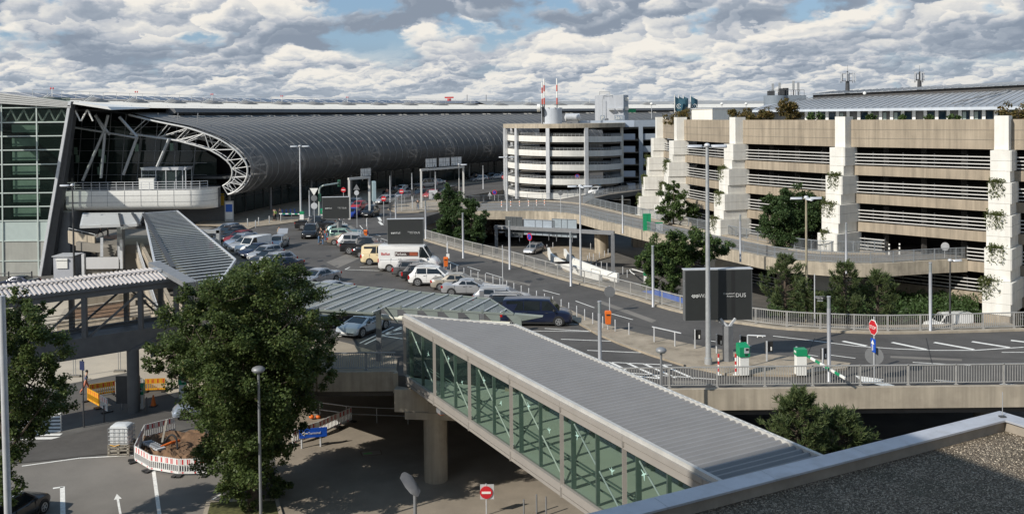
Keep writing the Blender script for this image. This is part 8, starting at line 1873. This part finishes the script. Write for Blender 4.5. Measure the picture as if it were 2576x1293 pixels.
def make_person(pose):
    t = thing('person', 'person', 'person', (0, 0, 0))
    s = {'stand': .04, 'walk': .24, 'lean': .06}[pose]; ln_ = {'stand': 0, 'walk': .06, 'lean': .16}[pose]
    V = [(0, 0, .95), (ln_*.5, 0, 1.15), (ln_, 0, 1.36), (ln_+.02, 0, 1.49), (ln_+.04, 0, 1.57), (ln_+.05, 0, 1.68), (ln_+.13, 0, 1.63)]
    E_ = [(0, 1), (1, 2), (2, 3), (3, 4), (4, 5), (4, 6)]; Rr = [.13, .115, .13, .055, .085, .09, .025]
    leg = {}
    for sd, sg in ((1, 1), (-1, -1)):
        b = len(V); f = s*sg; hpv = (0, .09*sd, .9); kn = (f*.7+.03, .095*sd, .5); an = (f*1.2-(.1 if sg < 0 and pose == 'walk' else 0), .1*sd, .08+(.06 if sg < 0 and pose == 'walk' else 0)); toe = (an[0]+.17, .11*sd, .035)
        V += [hpv, kn, an, toe]; E_ += [(0, b), (b, b+1), (b+1, b+2), (b+2, b+3)]; Rr += [.092, .06, .042, .035]; leg[sd] = (b, b+1, b+2, b+3)
    arm = {}
    for sd, sg in ((1, -1), (-1, 1)):
        b = len(V); f = s*sg*.7; x0 = ln_
        bent = pose == 'lean' or (pose == 'walk' and sd == -1)
        sh = (x0, .185*sd, 1.42); el = (x0-.04+f*.5, .22*sd, 1.15); wr = (x0+.2, .16*sd, 1.12) if bent else (x0+.03+f, .23*sd, .90)
        dvec = Vector(wr)-Vector(el); dvec.normalize(); pm_ = Vector(wr)+dvec*.07
        V += [sh, el, wr, tuple(pm_)]; E_ += [(2, b), (b, b+1), (b+1, b+2), (b+2, b+3)]; Rr += [.062, .042, .028, .03]
        arm[sd] = (b, b+1)
        for k in range(4):
            q = len(V); off = Vector((0, 0, 0)); sidev = Vector((1, 0, 0)) if abs(dvec.x) < .6 else Vector((0, 0, 1)); a = pm_+sidev*(k-1.5)*.02+dvec*.02; L_2 = (.055, .065, .06, .045)[k]
            V += [tuple(a+dvec*L_2*.5), tuple(a+dvec*L_2+Vector((0, -.018*sd, 0)))]; E_ += [(b+3, q), (q, q+1)]; Rr += [.0095, .008]
        q = len(V); a = Vector(wr)+dvec*.03+sidev*.035; V += [tuple(a+dvec*.035)]; E_ += [(b+2, q)]; Rr += [.0095]
    skin('body', V, E_, Rr, m_skin, t)
    b1, b2 = leg[1], leg[-1]
    idx = [0, 1]+list(b1[:3])+list(b2[:3]); mp = {v: i for i, v in enumerate(idx)}
    skin('trousers', [V[i] if i not in (b1[2], b2[2]) else (V[i][0], V[i][1], V[i][2]+.04) for i in idx], [(0, 1), (0, mp[b1[0]]), (mp[b1[0]], mp[b1[1]]), (mp[b1[1]], mp[b1[2]]), (0, mp[b2[0]]), (mp[b2[0]], mp[b2[1]]), (mp[b2[1]], mp[b2[2]])], [.15, .125, .108, .078, .06, .108, .078, .06], m_dgrey, t)
    idx = [1, 0, 2, 3]+list(arm[1])+list(arm[-1]); mp = {v: i for i, v in enumerate(idx)}; P_ = [V[i] for i in idx]; P_[1] = (V[0][0], 0, .93); P_[3] = (V[3][0], 0, 1.455)
    skin('jacket', P_, [(0, 1), (0, 2), (2, 3), (2, 4), (4, 5), (2, 6), (6, 7)], [.145, .15, .155, .06, .085, .065, .085, .065], m_blue, t)
    hh = Vector(V[5]); obj('hair', MB().ell(hh+Vector((-.025, 0, .015)), .105, .095, .095, 12, 7), m_black, t, 60)
    sh_ = MB()
    for bb in (b1, b2): a, c = Vector(V[bb[2]]), Vector(V[bb[3]]); sh_.ell((a+c)/2+Vector((.0, 0, -.025)), .15, .055, .05, 10, 5)
    obj('shoes', sh_, m_dgrey, t, 60)
    return t
PP = {p: make_person(p) for p in ('stand', 'walk', 'lean')}; used = set()
CL = {n: M(n+'_cloth', c, .9, var=.1) for n, c in dict(denim=(.06, .09, .16), black=(.015, .015, .016), teal=(.02, .10, .13), olive=(.13, .13, .07), red=(.4, .03, .03), coral=(.55, .20, .13), white=(.6, .6, .58), tan=(.40, .30, .2), hivis=(.35, .55, .12), bluejean=(.10, .17, .27), grey=(.2, .2, .2)).items()}
def person(pose, p, ang, top, bottom, label, h=1.0):
    first = pose not in used; used.add(pose); o = PP[pose] if first else copy_tree(PP[pose]); o.location = p; o.rotation_euler = (0, 0, R(ang)); o.scale = (h, h, h); o['label'] = label
    for c in o.children:
        n = c.name.split('.')[0]
        if n in ('trousers', 'jacket'): c.material_slots[0].link = 'OBJECT'; c.material_slots[0].material = CL[bottom if n == 'trousers' else top]
    return o
person('walk', gl2(216, 990), 25, 'denim', 'coral', 'man in denim jacket and coral trousers walking and looking down at his phone', 1.03)
person('walk', D(252, 592, 118.5)+Vector((0, 0, 0)), 200, 'black', 'black', 'person in black walking under the wing canopy on the entrance platform').location.z = .04
person('stand', D(271, 591, 118), 20, 'teal', 'black', 'person in teal top under the wing canopy on the entrance platform').location.z = .04
gp_ = [((802, 615), 'lean', 20, 'black', 'bluejean', 'woman in black top and jeans at the left of the group by the gold car', .97), ((809, 611), 'stand', 190, 'black', 'black', 'tall person in black in the middle of the group by the gold car', 1.08), ((812, 617), 'stand', 60, 'black', 'bluejean', 'child in front of the tall person in black', .72), ((819, 608), 'lean', 10, 'olive', 'bluejean', 'person in olive green top in the group by the gold car', .98), ((826, 606), 'lean', 170, 'grey', 'bluejean', 'person in grey top at the right of the group by the gold car', .95)]
for px, po, an, tc_, bc_, lb_, h in gp_: person(po, at(*px), an, tc_, bc_, lb_, h)
person('lean', at(680, 615)+Vector((0, 3.6, 0)), -20, 'tan', 'black', 'person in a tan top reaching into the open tailgate of the silver car')
person('stand', at(669, 629)+Vector((0, 1.0, 0)), 80, 'red', 'black', 'person in red standing beside the silver car with open tailgate')
for px, po, an, tc_, bc_, lb_ in [((1036, 552), 'stand', 0, 'hivis', 'black', '')]: pass
for (u, v), po, an, tc_, lb_ in [((689, 555), 'stand', 200, 'black', 'person in black on the shaded terminal pavement, left of a hi-vis vest'), ((693, 556), 'stand', 150, 'hivis', 'person in a yellow green hi-vis vest on the terminal pavement'), ((705, 553), 'stand', 250, 'grey', 'person in grey right of the hi-vis vest on the terminal pavement')]: person(po, G(u, v, .12), an, tc_, 'black', lb_)
person('walk', G(1051, 529, .13), 100, 'black', 'bluejean', 'man in black shirt and jeans walking on the traffic island by the railing')
person('stand', G(974, 497, .1), 90, 'coral', 'grey', 'person in pink top at the kerb beside the queueing cars')
person('stand', G(1198, 456, .1), 40, 'tan', 'grey', 'person in a tan top by the far silver estate')
person('lean', G(993, 489, .1), 10, 'white', 'black', 'person in white top among the cars at the shaded terminal kerb')
dvr = None
# luggage trolleys in the terminal shade
lg = thing('luggage_trolley', 'blue luggage trolleys parked in the terminal shade', 'trolley', G(718, 545, .12)); p = G(718, 545, .12); mb = MB()
for k in range(4): mb.box(p+Vector((k*.55, k*.3, .35)), (.9, .5, .12)).bar(p+Vector((k*.55-.4, k*.3, .3)), p+Vector((k*.55-.5, k*.3, 1.05)), .5, .05)
obj('frame', mb, m_blue, lg); obj('wheel', MB().box(p+Vector((.8, .4, .1)), (2.2, .5, .12)), m_black, lg)
# ================================================================ light and sky
EL, SAZ = R(35), math.atan2(-.81, -.59)        # sun behind the camera on the left
sd_ = Vector((math.sin(SAZ)*math.cos(EL), math.cos(SAZ)*math.cos(EL), math.sin(EL)))
sl = bpy.data.lights.new('sun', 'SUN'); sl.energy = 4.6; sl.angle = R(.5); sl.color = (1, .95, .87)
so = bpy.data.objects.new('sun', sl); COL.objects.link(so); so.rotation_euler = sd_.to_track_quat('Z', 'Y').to_euler()
w = bpy.data.worlds.new('World'); sc.world = w; w.use_nodes = True; N, L = w.node_tree.nodes, w.node_tree.links
bgn = N['Background']; sky = N.new('ShaderNodeTexSky'); sky.sky_type = 'NISHITA'; sky.sun_disc = False; sky.sun_elevation = EL; sky.sun_rotation = SAZ % (2*math.pi); sky.air_density = 1.0; sky.dust_density = 1.0
def mnode(op, a=None, b=None, c=None):
    q = N.new('ShaderNodeMath'); q.operation = op
    for i, x in enumerate((a, b, c)):
        if x is None: continue
        if isinstance(x, (int, float)): q.inputs[i].default_value = x
        else: L.new(x, q.inputs[i])
    return q.outputs[0]
def mrange(x, a, b, c, d, smooth=True):
    q = N.new('ShaderNodeMapRange'); q.interpolation_type = 'SMOOTHSTEP' if smooth else 'LINEAR'
    for i, k in ((1, a), (2, b), (3, c), (4, d)): q.inputs[i].default_value = k
    L.new(x, q.inputs[0]); return q.outputs[0]
tc = N.new('ShaderNodeTexCoord'); sx = N.new('ShaderNodeSeparateXYZ'); L.new(tc.outputs['Generated'], sx.inputs[0])
az = mnode('ARCTAN2', sx.outputs[0], sx.outputs[1]); elv = mnode('ARCSINE', sx.outputs[2])
# cumulus decks as seen from below the horizon haze: every puff is a rounded cell, bright on top and grey underneath, at three sizes
lg_ = mnode('LOGARITHM', mnode('ADD', mnode('MAXIMUM', elv, 0.0), .06), 2.718)
def vm(op, a, b):
    q = N.new('ShaderNodeVectorMath'); q.operation = op
    for i, x in enumerate((a, b)):
        if isinstance(x, tuple): q.inputs[i].default_value = x
        else: L.new(x, q.inputs[i])
    return q.outputs[0]
def cumulus(su, sv, seed, lo, hi):
    cb = N.new('ShaderNodeCombineXYZ'); L.new(mnode('MULTIPLY', az, su), cb.inputs[0]); L.new(mnode('MULTIPLY', lg_, sv), cb.inputs[1]); cb.inputs[2].default_value = seed
    p = vm('ADD', cb.outputs[0], (seed*1.7, seed*.9, 0))
    n = N.new('ShaderNodeTexNoise'); n.inputs['Scale'].default_value = 1.6; n.inputs['Detail'].default_value = 7; n.inputs['Roughness'].default_value = .56; L.new(p, n.inputs['Vector'])
    wv = vm('MULTIPLY', vm('SUBTRACT', n.outputs['Color'], (.5, .5, .5)), (1.5, .95, 0)); q = vm('ADD', p, wv)
    tot = None
    for s_, wt in ((.8, .46), (1.9, .33), (4.3, .21)):
        v = N.new('ShaderNodeTexVoronoi'); v.voronoi_dimensions = '2D'; v.feature = 'SMOOTH_F1'; v.inputs['Smoothness'].default_value = .36; v.inputs['Scale'].default_value = s_; L.new(q, v.inputs['Vector'])
        d = N.new('ShaderNodeSeparateXYZ'); L.new(vm('SUBTRACT', q, v.outputs['Position']), d.inputs[0])
        sh = mrange(mnode('ADD', mnode('MULTIPLY', d.outputs[1], s_), mnode('MULTIPLY', d.outputs[0], -.35*s_)), -.5, .5, 0, 1)
        t = mnode('MULTIPLY', sh, wt); tot = t if tot is None else mnode('ADD', tot, t)
    bg2 = N.new('ShaderNodeTexNoise'); bg2.inputs['Scale'].default_value = .55; bg2.inputs['Detail'].default_value = 4; L.new(p, bg2.inputs['Vector'])
    tot = mnode('ADD', tot, mnode('MULTIPLY', mnode('SUBTRACT', bg2.outputs[0], .5), .75))
    cov = mrange(mnode('ADD', mnode('MULTIPLY', n.outputs[0], .6), mnode('MULTIPLY', bg2.outputs[0], .4)), lo, hi, 0, 1)
    return cov, tot
cA, tA = cumulus(7.8, 2.3, 3.3, .405, .475)
cB, tB = cumulus(21, 5.0, 7.9, .33, .41)
lowf = mrange(elv, .025, .085, 1, 0)
def mixf(f, a, b):
    q = N.new('ShaderNodeMix'); q.data_type = 'FLOAT'; L.new(f, q.inputs[0]); L.new(a, q.inputs[2]); L.new(b, q.inputs[3]); return q.outputs[0]
cov = mixf(lowf, cA, cB); lit = mixf(lowf, tA, tB)
cr_ = N.new('ShaderNodeValToRGB'); L.new(mrange(lit, .2, .8, 0, 1, False), cr_.inputs[0]); els = cr_.color_ramp.elements
els[0].position = .0; els[0].color = (.26, .31, .385, 1); els[1].position = 1.0; els[1].color = (.90, .86, .79, 1)
for p_, c_ in ((.3, (.36, .41, .48, 1)), (.5, (.51, .54, .59, 1)), (.72, (.71, .71, .70, 1))): e = els.new(p_); e.color = c_
skm = N.new('ShaderNodeVectorMath'); skm.operation = 'SCALE'; L.new(sky.outputs[0], skm.inputs[0]); skm.inputs['Scale'].default_value = .10
blue = N.new('ShaderNodeMix'); blue.data_type = 'RGBA'; blue.inputs[0].default_value = .55; L.new(skm.outputs[0], blue.inputs[6]); blue.inputs[7].default_value = (.24, .42, .66, 1)
fin = N.new('ShaderNodeMix'); fin.data_type = 'RGBA'
high = mrange(elv, .25, .6, 1, 0)      # overhead the sky is mostly open
L.new(mnode('MULTIPLY', cov, high), fin.inputs[0]); L.new(skm.outputs[0], fin.inputs[6]); L.new(cr_.outputs[0], fin.inputs[7])
L.new(blue.outputs[2], fin.inputs[6])
hz_ = N.new('ShaderNodeMix'); hz_.data_type = 'RGBA'; L.new(mrange(elv, -.0, .055, .5, 0), hz_.inputs[0]); L.new(fin.outputs[2], hz_.inputs[6]); hz_.inputs[7].default_value = (.50, .56, .62, 1)
dim = N.new('ShaderNodeVectorMath'); dim.operation = 'SCALE'; L.new(hz_.outputs[2], dim.inputs[0]); L.new(mrange(elv, .14, .5, 1, .95), dim.inputs['Scale']); L.new(dim.outputs[0], bgn.inputs[0]); bgn.inputs[1].default_value = 1.0
sc.view_settings.view_transform = 'Standard'; sc.view_settings.look = 'None'; sc.view_settings.exposure = 0; sc.view_settings.gamma = 1
w.cycles.sampling_method = 'NONE'
sc.cycles.max_bounces = 5; sc.cycles.transparent_max_bounces = 12; sc.cycles.use_denoising = True
for o in COL.objects:
    if 'used' in o: del o['used']
